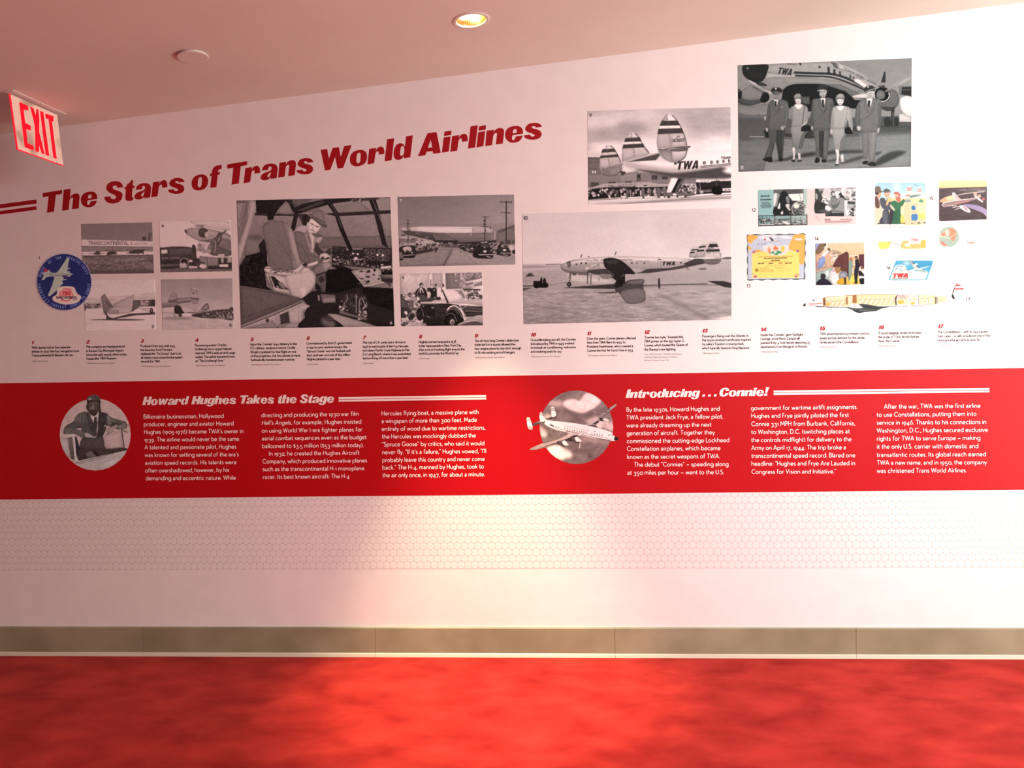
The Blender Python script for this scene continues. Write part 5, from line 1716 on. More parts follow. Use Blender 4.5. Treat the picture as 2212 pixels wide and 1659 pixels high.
pic(14, 'painted mural print of passengers and a steward in a curved airliner lounge', kA, '1068,968 1770,955 1770,1553 1075,1567', '''
F d8c9a0
P d6c8a2>cfc096 1068,968 1770,955 1770,1125 1400,1120 1250,1000 1068,1000
N 8,60,60,3
E f0ead8 1355,995,20,8 1440,1052,14,7 1605,1050,12,6
P 8e98c8 1068,968 1140,968 1110,1030 1068,1090
S 7a6a50 1140,970 1220,965 1200,1040 1120,1120 1070,1100
L 4a4030 5 1130,1000 1215,1000
L 5a4a38 5 1100,1050 1190,1050
L 5a4a38 5 1080,1090 1170,1090
S e8e4d8 1215,965 1240,970 1250,1020 1215,1050 1190,1070
S 3a3028 1195,965 1220,963 1218,1010 1205,1000
P c4a98c 1068,1120 1170,1110 1330,1060 1430,1110 1350,1220 1320,1310 1068,1370
S e8e8e8 1150,1170 1180,1100 1250,1060 1270,1080 1210,1150 1170,1210
S 6a5a50 1245,1040 1275,1035 1285,1070 1255,1070
S b8a890 1330,1060 1400,1080 1440,1100 1400,1130 1300,1100
S f0e8dc 1340,1130 1390,1120 1370,1200 1290,1240 1320,1150
L 5a4a3a 4 1280,1090 1440,1110
D 40,6,20,.6,4,1290,1070,1400,1300 a89878 e8e0d0 8a7a60 d8c8a8
S 7fa0d8 1130,1190 1190,1150 1210,1210 1180,1290 1120,1330 1110,1260
O 506090 5 1090,1290,34,60,-12 1190,1280,34,40
L 4060a8 9 1075,1230 1100,1320
L c04848 7 1080,1240 1090,1300
L a04040 4 1110,1185 1190,1190
P d8c098 1068,1365 1320,1300 1320,1320 1068,1385
P 9ab8b0>86a8a0 1070,1385 1320,1310 1320,1560 1075,1567
S c4dcd8 1200,1380 1260,1350 1270,1440 1220,1450
S 5c3a38>4a2e2e 1325,1310 1350,1230 1400,1150 1450,1120 1545,1115 1550,1540 1440,1540 1440,1320
P 5a3836 1450,1116 1548,1116 1548,1400 1440,1320
P c8a878 1545,1130 1700,1125 1690,1540 1540,1540
P e8ddc0 1550,1135 1690,1130 1690,1160 1550,1160
D 20,8,20,1,5,1590,1170,1640,1380 b08858 e8dcc0 c8a070
P 52303a 1695,1125 1770,1122 1770,1330 1700,1340
P f2d05a 1505,1450 1620,1420 1700,1440 1770,1450 1770,1553 1450,1558
S 7d9a8a 1545,1240 1600,1230 1600,1350 1570,1480 1545,1480
S 8a6a50 1565,1180 1590,1175 1592,1210 1568,1212
S 20242c 1640,1200 1680,1180 1700,1300 1680,1400 1670,1520 1640,1540 1625,1400 1640,1290
S b08468 1640,1160 1672,1160 1668,1195 1645,1195
S 1c1c1c 1632,1155 1670,1150 1672,1170 1640,1170
P 15181c 1620,1525 1680,1525 1680,1538 1615,1538
S e8e4e0 1700,1310 1745,1300 1770,1360 1760,1420 1700,1370
S 202028 1690,1370 1720,1360 1770,1420 1770,1440 1700,1440
S 3a2a20 1720,1310 1760,1305 1760,1330 1725,1330
S d8a888 1725,1325 1750,1325 1745,1350 1728,1348
P e8ecea 1690,1430 1770,1440 1770,1500 1700,1500
S 1a1c24 1700,1480 1770,1470 1770,1553 1720,1553
S 9a7850 1350,1320 1420,1310 1430,1370 1370,1390
S 5a3a28 1430,1320 1490,1320 1500,1360 1440,1360
S 8a94a0 1420,1380 1500,1370 1530,1420 1500,1470 1410,1470
C 3a4450 5 1430,1400 1470,1380 1510,1440
C d8dce0 5 1440,1430 1480,1410 1500,1460
S e0d8d8 1290,1370 1340,1350 1370,1400 1330,1480 1270,1500 1280,1420
S c0a8b8 1310,1330 1340,1330 1340,1370 1315,1370
S f4f0ec 1330,1410 1370,1400 1410,1480 1400,1540 1330,1555 1300,1500
S 2a2a34 1150,1410 1190,1400 1220,1430 1200,1470 1150,1470
S 26242e>1a1a2c 1090,1560 1110,1500 1170,1470 1220,1475 1280,1520 1290,1565
S c8a030 1380,1540 1420,1470 1500,1470 1510,1555
S 3a2a30 1480,1460 1515,1470 1505,1555 1490,1555
L 181820 5 1545,1130 1540,1540
''', .95, lift=.04, cat='mural print')
pic(15, 'rounded colour advertisement of travellers waving beside an airliner under a blue sky', kB, '133,165 862,160 862,1108 133,1116', '''
M
P fdfcf2 170,163 830,158 862,190 862,1080 840,1108 160,1116 133,1085 133,200
m
P 9cd4ee>bce4ee 133,160 862,160 862,400 133,400
P b4e0ee>e0f0e0 450,300 862,300 862,420 450,420
S c8e8f0~3 400,180 480,170 500,260 430,280
C 405060 4 690,200 710,190 730,200 750,205
S f2eee8 585,300 590,240 630,212 660,240 670,300 640,330 600,330
P c86060 595,235 660,232 664,245 592,250
P c86060 588,262 668,260 668,272 588,276
S f2eee8 735,310 745,250 775,228 800,260 805,320 775,340
P c86060 745,252 798,250 800,262 742,266
P c86060 738,278 803,276 804,288 738,292
S c8d8d0 560,340 700,310 800,330 760,350 640,370 560,385
S 6a8a80 580,370 700,340 800,340 700,370 600,390
S e0e8e0 340,360 430,345 560,350 640,370 560,400 400,400
T c04848 570,362,635,356,20,5 TWA
P e8d8a0>d8c890 380,390 862,380 862,745 133,755
S f4e8a8 560,400 720,395 862,420 862,500 560,480
S d8d0a8 560,480 862,500 862,745 500,745
L b8a870 4 560,470 760,480
S 8aa0a0 560,410 620,400 650,430 600,450 560,440
P 403c38 133,740 862,730 862,748 133,760
S e8d8b8 133,450 180,380 230,520 240,620 180,740 133,755
S 5c4440 133,370 170,370 200,460 190,530 133,500
S e0a888 160,300 215,290 215,350 190,385 165,370
S 6a6058 133,230 200,220 225,280 255,285 240,300 133,310
S 3a3430 133,300 165,300 190,320 150,340
S 46505c 205,390 260,380 330,400 380,450 400,540 330,560 250,540 210,470
S 38404c 250,560 330,570 330,740 210,745 200,700 240,640
S 505a68 240,600 300,580 310,740 260,742
S e0a080 270,290 335,285 335,350 300,375 275,350
S 54585a 258,270 300,248 345,270 355,300 330,300 265,305
L 707880 5 262,296 350,290
E f0f0e8 302,322,14,5
S e8e8e0 270,380 300,400 290,420
S d8c080 320,380 360,370 370,430 330,440 320,480 290,480
S c8d0a8 350,480 420,500 430,540 410,575 360,520
S e4b090 415,320 465,310 470,370 440,390 418,360
S b85850 400,310 450,295 495,330 490,370 460,330 420,325
S b87058 430,380 490,370 500,440 450,430
S 2e6a48 370,440 420,420 480,450 540,400 560,430 520,510 500,560 440,570 400,520 370,480
S 265c3e 400,570 500,560 520,640 510,745 370,748 390,660
C 1c4a30 5 430,590 420,680 420,745
C 3c7a54 5 470,590 480,680 480,745
S 2c2c34 350,560 400,570 390,680 370,748 330,748
S f0d060 510,610 560,620 580,700 550,740 500,730
S e8dcb0 510,500 560,560 590,640 540,640 500,600
S d8cca0 560,520 620,480 640,600 660,740 560,740
S 2f6fae 660,500 700,495 715,540 690,560 660,545
S 3878b8 660,620 730,610 745,680 700,720 660,700
S e8c8a0 670,560 710,560 720,610 660,610
S e8c8a0 670,710 720,710 740,745 670,745
S f4e070 765,590 840,590 850,690 765,690
S f6ecb0 750,460 830,460 845,590 765,590
S 4a9a70 765,420 800,400 825,430 820,450 770,445
S eccca8 780,445 820,445 815,475 785,475
S eccca8 780,690 830,690 830,745 785,745
T 9a9a90 205,808,600,800,14,3 There must be a Santa Claus they say
T d0d0c4 228,850,455,846,8,2 Across the nation and overseas
L e0e0d6 2 228,880 480,876
L e0e0d6 2 228,900 480,896
L e0e0d6 2 228,920 470,916
L e0e0d6 2 228,940 400,936
L e6e6dc 2 560,860 760,854
P e8e8e0 150,1010 190,1010 190,1110 145,1110
S f4e068 185,1015 300,1008 370,1020 340,1060 320,1105 200,1110 190,1060
S d8c870 300,1010 380,1008 340,1040
P c8dcdc 380,1008 530,1002 530,1105 330,1110 345,1050
S d8c070 530,1002 620,1000 640,1040 862,1035 862,1090 840,1105 530,1108
S e0b850 790,1000 862,990 862,1080 800,1090
S f4f0e0 560,1040 620,1030 640,1070 580,1080
C 707860 4 540,1030 600,1010 650,1050 700,1090
C 707860 3 390,1010 450,1050 520,1070
P fdfcf2 620,965 790,960 790,1035 620,1040
T c04848 655,1000,755,996,30,8 TWA
C 606860 4 780,965 800,975 820,975
''', .92, lift=.10, cut=True, cat='advertisement print', name='advertisement_print', step=.7)
pic(15, 'colour advertisement of an airliner over a dark evening coast with a globe below', kB, '1048,130 1740,130 1735,1105 1048,1110', '''
M
P fdfdf6 1048,130 1740,130 1735,1105 1048,1110
m
P f8e8a8>f6c890 1048,130 1740,130 1738,240 1050,245
P 4c4448>3c3434 1050,243 1738,222 1735,690 1480,698 1080,715 1050,705
N 14,60,20,5,1050,245,1738,690
S 5c5a5c 1300,260 1500,250 1738,240 1738,300 1500,300
L d0b8a0 4 1350,270 1440,264
L d0a890 4 1480,258 1640,250
L d8b8a0 4 1600,275 1720,270
S e8a880 1062,425 1130,375 1240,345 1330,370 1360,420 1220,450 1120,455
S f4d0a8 1150,380 1240,350 1330,380 1200,410
C f4e8dc 9 1300,350 1400,325 1560,305 1700,290
S c8b8b8 1240,310 1275,308 1330,380 1340,415 1280,415 1250,360
S f0e8e4 1245,305 1280,315 1300,340 1260,330
C f8f4f0 7 1275,410 1262,350 1240,315
S 8d7a78 1095,485 1150,445 1250,420 1450,400 1590,375 1600,395 1480,430 1300,480 1130,512
C f8f4f0 9 1095,490 1130,450 1250,425 1450,400 1590,380
L d87868 9 1270,465 1480,432
L f0e8e4 5 1110,505 1250,488
S e0d4d4 1550,345 1600,360 1680,430 1670,445 1600,400
S d8a898 1600,350 1640,330 1650,370 1610,375
S b86a68 1670,385 1700,380 1705,410 1680,415
S c8a090 1545,310 1590,310 1595,340 1560,345
C f8f4f0 6 1560,345 1620,390 1665,440
S 8a82a8>a89ab8 1400,470 1560,480 1660,510 1735,560 1735,650 1680,600 1560,550 1450,510
S f8f0ee 1340,500 1400,490 1480,540 1500,575 1480,592 1400,560
S d8909a 1390,505 1440,520 1470,565 1430,560
C f4f0f0 9 1250,520 1290,510 1340,505
C f0f0f0 8 1290,550 1330,530 1370,530
C f4f4f4 6 1240,495 1300,490
T 8a8a86 1160,765,1630,752,13,3.4 BEAUTIFUL AS THE EVENING STAR
L e4e8e2 2 1330,795 1560,790
E 9ab8a8 1193,940,145,145
S cf8a68 1190,870 1200,820 1260,820 1300,880 1290,940 1260,1000 1220,980 1200,920
S d09070 1090,890 1150,860 1160,910 1110,930 1070,920
S c88070 1060,1000 1120,1020 1160,1060 1130,1078 1080,1050
S c8c8b8 1130,850 1190,840 1200,900 1160,930
L f4e4d0 7 1060,930 1200,960
L f4e4d0 7 1200,960 1300,890
S f4dcc0 1060,900 1090,930 1080,950 1060,940
O 8aa898 3 1193,940,143,143
L d8e4da 2 1390,850 1680,845
L d8e4da 2 1390,880 1680,875
L d8e4da 2 1390,910 1680,905
L d8e4da 2 1390,940 1600,936
T d06050 1455,1040,1560,1036,30,8 TWA
L 9a8a84 5 1405,1030 1440,1028
L 9a8a84 5 1565,1024 1590,1023
T c8c0b8 1440,1058,1585,1054,7,2.4 TRANS WORLD
''', .92, lift=.10, cut=True, cat='advertisement print', name='advertisement_print', step=.7)
pic(16, 'blue and cream slanted luggage sticker with script word above red capitals', kB, '325,1255 970,1255 970,1575 325,1575', '''
F 4aa8cc
M
S 4aa8cc>4ab0d0 455,1282 700,1280 940,1282 962,1305 945,1360 880,1540 850,1560 600,1562 360,1562 335,1548 345,1510 425,1305
P a8c0bc 610,1265 640,1270 720,1330 700,1370 640,1320
m
S b8e0e8~3 540,1300 640,1290 640,1340 560,1340
S 3a98c4~3 640,1290 950,1290 930,1380 700,1380
P f4f2e0 375,1470 420,1360 470,1345 560,1350 600,1420 700,1430 800,1435 890,1465 855,1550 560,1552 352,1550
S e8f0e8~2 430,1370 480,1345 540,1350 560,1390
S 8a9a98>c8d8d0 610,1265 640,1270 740,1360 780,1400 730,1410 690,1390
L 2c3438 9 660,1300 800,1410
S e8f0ee 680,1350 720,1320 745,1325 740,1345
S c8dcd8 700,1400 760,1390 900,1360 905,1370 830,1390 800,1400 720,1420
S e8f2ee 560,1390 620,1420 700,1400 800,1405 870,1430 895,1465 780,1430 700,1420 620,1440
S 8ab0a8 700,1410 800,1415 890,1460 800,1440
L 5a6a70 8 565,1400 610,1425
L 5a6a70 8 600,1440 650,1448
L 2c4a50 5 800,1400 860,1440
C 3a8aa8 9 425,1430 445,1380 470,1360
C 3a8aa8 8 450,1370 490,1362 540,1360
C 3a8aa8 6 440,1400 480,1395
C 3a8aa8 7 480,1430 500,1395 515,1370
C 3a8aa8 6 500,1425 520,1420 525,1400 500,1460 490,1470
L b02838 5 385,1528 395,1532
B d8343c|f0e8d8 378,1528,595,1520,62 TWA
B d8343c|f0e8d8 382,1526,606,1524,62 TWA
T 50606a 380,1545,605,1542,11,3.4 TRANS WORLD AIRLINES
T 98a8a8 632,1482,650,1480,6,2 US
T 98a8a8 632,1505,655,1503,6,2 MAIL
''', .92, lift=.08, cut=True, cat='sticker print', name='sticker_print', step=.6)
pic(17, 'long cutaway drawing of an airliner cabin with cream interior and striped tail fin', (1700, 590, 5.267), '170,95 2030,95 2030,465 170,465', '''
M
S fbf7f2 180,365 200,345 260,310 340,285 420,270 520,262 700,245 900,236 1100,236 1250,238 1500,244 1700,248 1820,262 1870,290 1930,302 1860,322 1720,345 1500,372 1260,382 1000,388 700,392 400,388 250,380 185,376
P f8f4f0 1870,280 1885,200 1935,105 1960,125 2010,170 2015,250 1990,300 1920,310
P 3a4240 660,385 1160,385 1070,405 1020,430 880,445 830,455 790,450 740,420
m
S 2c3230 178,362 190,345 208,342 212,378 190,378
T c04038 250,358,310,356,12,4 TWA
L c84a40 9 318,350 395,345
L c84a40 4 255,366 310,366
E 505860 303,310,13,9
E 70787c 342,320,4,3
S 3a3a34 312,385 350,376 420,380 700,385 1000,380 1250,378 1500,368 1690,350 1700,356 1500,378 1260,390 1000,395 700,395 400,391
P e6d6a4 405,285 450,272 700,250 900,240 1235,240 1240,365 1000,375 660,375 410,372
P d8c48c 420,340 660,340 660,372 412,372
L 6a5a40 4 450,272 900,242
L 6a5a40 4 900,242 1240,242
P 8a6a40 405,290 425,275 440,275 440,370 410,372
L 4a3a28 5 425,280 425,368
S f0e4c0 450,280 660,258 665,290 460,300
P 9a7a50 668,272 692,270 692,355 668,355
L 5a4428 3 680,272 680,355
P e8dcc0 700,262 745,258 745,345 700,350
P a87848 748,250 790,246 795,335 765,345 742,335
L 6a4424 5 762,250 755,335
L 6a4424 4 778,250 775,335
D 1,1,1,1,1,1,1,1,1 00
R f6eed6 460,305,485,320 508,305,533,320 558,303,583,318 604,302,628,317
R 4a4a44 462,318,484,322 510,318,532,322 560,316,582,320 606,315,628,319
R f6eed6 820,278,845,296 874,277,899,295 928,276,953,294 982,276,1007,294 1038,275,1062,293 1092,273,1116,291 1146,272,1170,290 1198,272,1222,290
R 54544c 822,294,844,298 876,293,898,297 930,292,952,296 984,292,1006,296 1040,291,1061,295 1094,289,1115,293 1148,288,1169,292 1200,288,1221,292
P f4ead0 520,325 545,325 520,368 500,368
P f4ead0 570,322 595,322 570,368 550,368
P f4ead0 625,322 650,322 622,368 600,368
P e0a850 450,345 485,340 475,368 445,368
P f6eed4 870,300 895,300 850,352 820,352
P f6eed4 925,300 950,300 905,354 878,354
P f6eed4 980,300 1005,300 960,356 932,356
P f6eed4 1035,300 1058,300 1015,358 988,358
P f6eed4 1090,298 1112,298 1070,358 1045,358
P f6eed4 1142,298 1166,298 1125,360 1100,360
P f6eed4 1196,298 1220,298 1180,360 1154,360
L 8a7a54 4 895,300 850,352
L 8a7a54 4 950,300 905,354
L 8a7a54 4 1005,300 960,356
L 8a7a54 4 1058,300 1015,358
L 8a7a54 4 1112,298 1070,358
L 8a7a54 4 1166,298 1125,360
L 8a7a54 4 1222,298 1182,360
S 4a4438 1228,290 1255,245 1262,245 1245,300 1250,360 1235,360
P c8c0b0 1262,243 1380,243 1385,300 1255,300
L 6a6a64 4 1290,285 1320,250
L 6a6a64 4 1320,250 1345,285
L e8e8e0 5 1340,250 1370,290
P f0e6c8 1250,300 1390,298 1390,362 1248,362
P e8b848 1252,312 1320,308 1335,325 1320,350 1275,352
P f4e8b0 1345,320 1375,318 1370,355 1340,355
L 6a5a40 4 1395,245 1398,362
P e4dcc8 1402,246 1482,247 1484,320 1404,325
L a8a090 3 1405,300 1482,298
L a8a090 3 1440,250 1440,325
P e8b848 1410,330 1455,328 1450,358 1410,358
L 5a5040 6 1492,248 1500,358
P e6d8a8 1504,250 1690,252 1690,350 1506,358
R f8f2de 1520,270,1545,290 1582,270,1608,290 1622,292,1660,302
R 54544c 1522,288,1545,293 1584,288,1607,293
P f6eed4 1535,300 1558,300 1540,350 1520,350
P f6eed4 1585,300 1615,300 1610,348 1575,348
P f6eed4 1630,305 1662,305 1655,345 1622,345
L 7a6a48 3 1612,300 1612,345
P 5a4a38 1683,270 1695,270 1695,350 1684,350
P 5a4a38 1700,270 1712,270 1712,348 1702,348
P eadcb4 1716,254 1815,260 1815,330 1718,342
L a89868 4 1722,290 1778,288
L a89868 4 1722,305 1778,303
L a89868 4 1722,320 1790,316
S dfe8e6 690,375 740,350 800,352 870,375 850,398 780,400 720,392
L 506060 4 768,355 775,395
S 303c3a 820,355 900,355 1050,380 1160,385 1120,398 1040,392 950,405 880,395
S 46544f 700,398 760,402 870,400 950,410 880,420 780,420
S 2c3634 740,420 800,425 860,430 900,430 1000,425 1060,400 1080,405 1010,435 900,440 830,455 790,448
C 8aa0a0 4 820,430 900,425 990,418
C 2c3432 11 1938,108 1910,150 1895,200 1872,240
P d8545a 1926,128 1996,128 1998,146 1914,150
P d8545a 1900,172 2010,168 2012,188 1896,190
S b8d8dc 1900,248 2015,248 2010,290 1970,305 1930,290
P 2c3432 1845,246 1890,240 1915,300 1885,290 1870,265
C 3a4240 4 1820,335 1900,315 1960,305
L b8b0b0 2 1962,120 1962,190
''', .93, lift=.06, cut=True, cat='cutaway drawing print', name='cutaway_print', step=.7)
kE = (60, 470, 6.379)
pic(1, 'round dark blue airline emblem with a white propeller plane and cloud', kE, '120,490 890,490 890,1290 120,1290', '''
F 9a8a8c
M
E 9a8a8c 504,889,382,398,-4
m
E 2a2c52 504,889,374,388,-4
E 25284e 504,889,366,380,-4
K 8f93b8 504,889,340,-78,-52,34,5,1 ROUTE
K 8f93b8 504,889,340,-40,-30,34,5,1 OF
K 8f93b8 504,889,340,-21,-5,34,5,1 THE
K 8f93b8 504,889,340,4,72,34,5,1 STRATOLINERS
K 8f93b8 504,889,345,268,216,34,5,-1 SHORTEST
K 8f93b8 504,889,345,212,174,34,5,-1 FASTEST
K 8f93b8 504,889,345,166,93,34,5,-1 COAST TO COAST
S 8f8d7f 420,740 540,565 572,562 560,640 545,740 600,765 608,790 560,820 500,825 460,940 320,1070 292,1078 290,1050 370,830 270,820 235,850 205,865 195,850 225,800 200,770 230,750 290,720 312,745 360,765
P 8f8d7f 420,750 500,640 540,565 575,562 550,720 530,760 430,770
P 8f8d7f 370,825 500,825 420,990 310,1085 285,1080 330,960
S 85827a 240,760 600,770 606,790 540,815 360,815 240,790
C 3a3a58 5 300,780 420,800 540,790 590,785
S 402c40 480,805 540,800 560,822 500,826
S 8c2c3c 218,725 260,708 285,740 240,748
L a09492 14 535,705 580,703
L a09492 14 530,748 575,745
L a09492 14 490,855 530,855
L a09492 14 440,905 485,912
L a09492 14 455,915 485,905
S b4988c 345,1130 350,1090 400,1060 410,1000 450,955 550,945 640,960 660,1000 690,1050 735,1080 738,1110 700,1160 620,1190 520,1200 430,1180 370,1155
O 9c2832 11 532,1065,86,84
S b8786e 455,1060 470,1000 532,985 600,1010 612,1060 560,1080 480,1085
L 9c2832 10 590,990 600,980
L 9c2832 10 465,1150 490,1130
B 9c2832|b8786e 470,1078,590,1076,64 TWA
T 402c38 390,1118,680,1116,32,6 TRANSCONTINENTAL
T 503848 620,1135,680,1134,9,3 AIRLINE
''', 1.55, tint=(.9, 1.04, 1.08), cut=True, cat='emblem print', name='emblem_print', step=.55, off=.002)
pic(0, 'round portrait of a helmeted aviator leaning on a cockpit edge, set in the red band', (120, 830, 8.294), '70,170 1370,170 1370,1560 70,1560', '''
F a5827e
M
E a88884 716,900,636,645
S 3a2e2c 560,300 580,230 640,200 700,185 760,200 800,250 810,330 780,400 600,400
m
E a5827e 716,900,632,641
S 5c4c48 560,260 620,210 700,185 770,215 800,270 805,360 790,430 800,500 770,520 760,420 600,380 560,440 570,330
S 4e403c 575,260 640,205 710,190 780,230 800,320 700,290 590,340
S 8a7672 590,260 620,240 650,255 620,300 595,300
S 3a2e2c 560,380 590,300 600,420 600,490 560,440
S 34282a 780,260 806,300 806,400 825,500 800,510 780,440
S 2e2424 590,290 790,300 795,340 600,340
S 54443f>3a2c2a 590,350 640,310 760,310 785,380 770,470 740,540 690,570 640,540 600,460
S 6e5a54 650,380 690,380 700,450 660,450
S 5c4a46 600,400 640,400 640,460 610,460
E 33292a 636,380,24,7,8 742,380,22,7,-4
C 33292a 5 655,468 690,478 730,466
S 6a5854 610,400 625,400 640,450 625,470
C 6e605c 5 700,400 705,430 690,440
C 44342f 6 660,500 690,505 720,500
S b89a98 640,560 700,580 760,530 770,600 755,700 700,620 680,660 640,600
P 38302e 700,590 745,580 740,640 755,700 735,850 690,700
S 4c4240 560,500 620,500 640,600 720,760 740,860 720,940 560,880 480,850 460,780 400,790 330,820 180,890 150,870 150,810 200,740 330,660 400,540 520,490
S 3a302e 800,510 920,520 1000,590 1140,640 1250,670 1280,720 1270,790 1150,810 1100,800 1110,750 1000,760 920,740 900,830 850,950 880,1100 900,1170 600,1200 430,1180 460,1010 520,960 720,960 760,800 770,620
S 5e524e 150,810 250,780 400,810 540,860 530,960 480,960 350,890 200,890
S 5a4e4a 400,540 540,500 560,620 500,780 420,700 330,680
S 44383a 560,500 650,620 740,860 720,930 620,780 580,640
C 2c2424 6 480,560 470,700 440,780
C 62564f 5 600,520 610,600 590,620
C 2c2424 6 540,960 600,1040 640,1010
S 564a46 1000,600 1150,650 1240,670 1240,720 1110,700 1000,690
S 6a5c58 930,540 1000,610 1000,740 930,700
S 9a8480 540,870 600,880 700,950 735,990 740,1030 700,1040 670,1055 680,1020 600,980 530,920
L 54444a 4 690,970 720,1010
S 8a706c 940,780 1000,760 1110,720 1110,790 1040,810 1040,850 960,890 935,910 925,830
L 4e4240 6 960,890 940,912
S 6a5c58 1100,760 1240,690 1270,740 1260,790 1150,810
C 705f5c 8 760,620 765,780 750,880 710,940
E c0a8a4 890,745,14,14
S 463a38 470,980 560,950 720,960 860,950 880,1100 900,1170 600,1160 440,1150
S 3c302e 420,1150 640,1160 900,1150 1130,1135 1290,1150 1280,1190 1100,1220 760,1290 500,1350 410,1350
S 5e504c 540,1240 650,1200 740,1260 700,1300 600,1320
C 5a4c48 7 900,1230 1000,1170 1140,1140
S 2a2222 640,1180 740,1230 780,1290 720,1270
P a5827e 900,900 950,900 1180,830 1220,1130 900,1160 860,960
P b08e8a 400,960 460,960 430,1140 400,1050
L 33292a 17 1188,815 1235,1140
L 33292a 11 1200,825 1295,860
L 6a5654 9 1270,700 1330,760
P b09490 85,960 330,880 345,890 345,940 95,975
L 4e4040 7 100,995 210,965
P b8a09c 300,900 350,890 410,1380 350,1400
L 5a4a48 6 315,940 340,1380
P 66544f>54443f 225,960 300,940 345,1350 280,1340
P 30262a 350,920 385,960 440,1140 400,1200 390,1340 370,1200
P a08a84 100,990 220,965 275,1340 180,1250 110,1100
P 9c8480 340,1395 1300,1180 1280,1240 1150,1400 950,1510 716,1543 520,1510 400,1440
S aa918d 700,1480 900,1380 1150,1290 1120,1400 900,1520
L b8a09c 8 380,1395 1290,1185
L 2c2224 8 370,1410 1050,1235
L 40302f 5 430,1425 900,1310
N 10,60,60,9
''', 1.5, tint=(.86, 1.07, 1.1), cut=True, off=.0024, cat='portrait print', name='portrait_print', step=.55, group='round pictures in the red band')
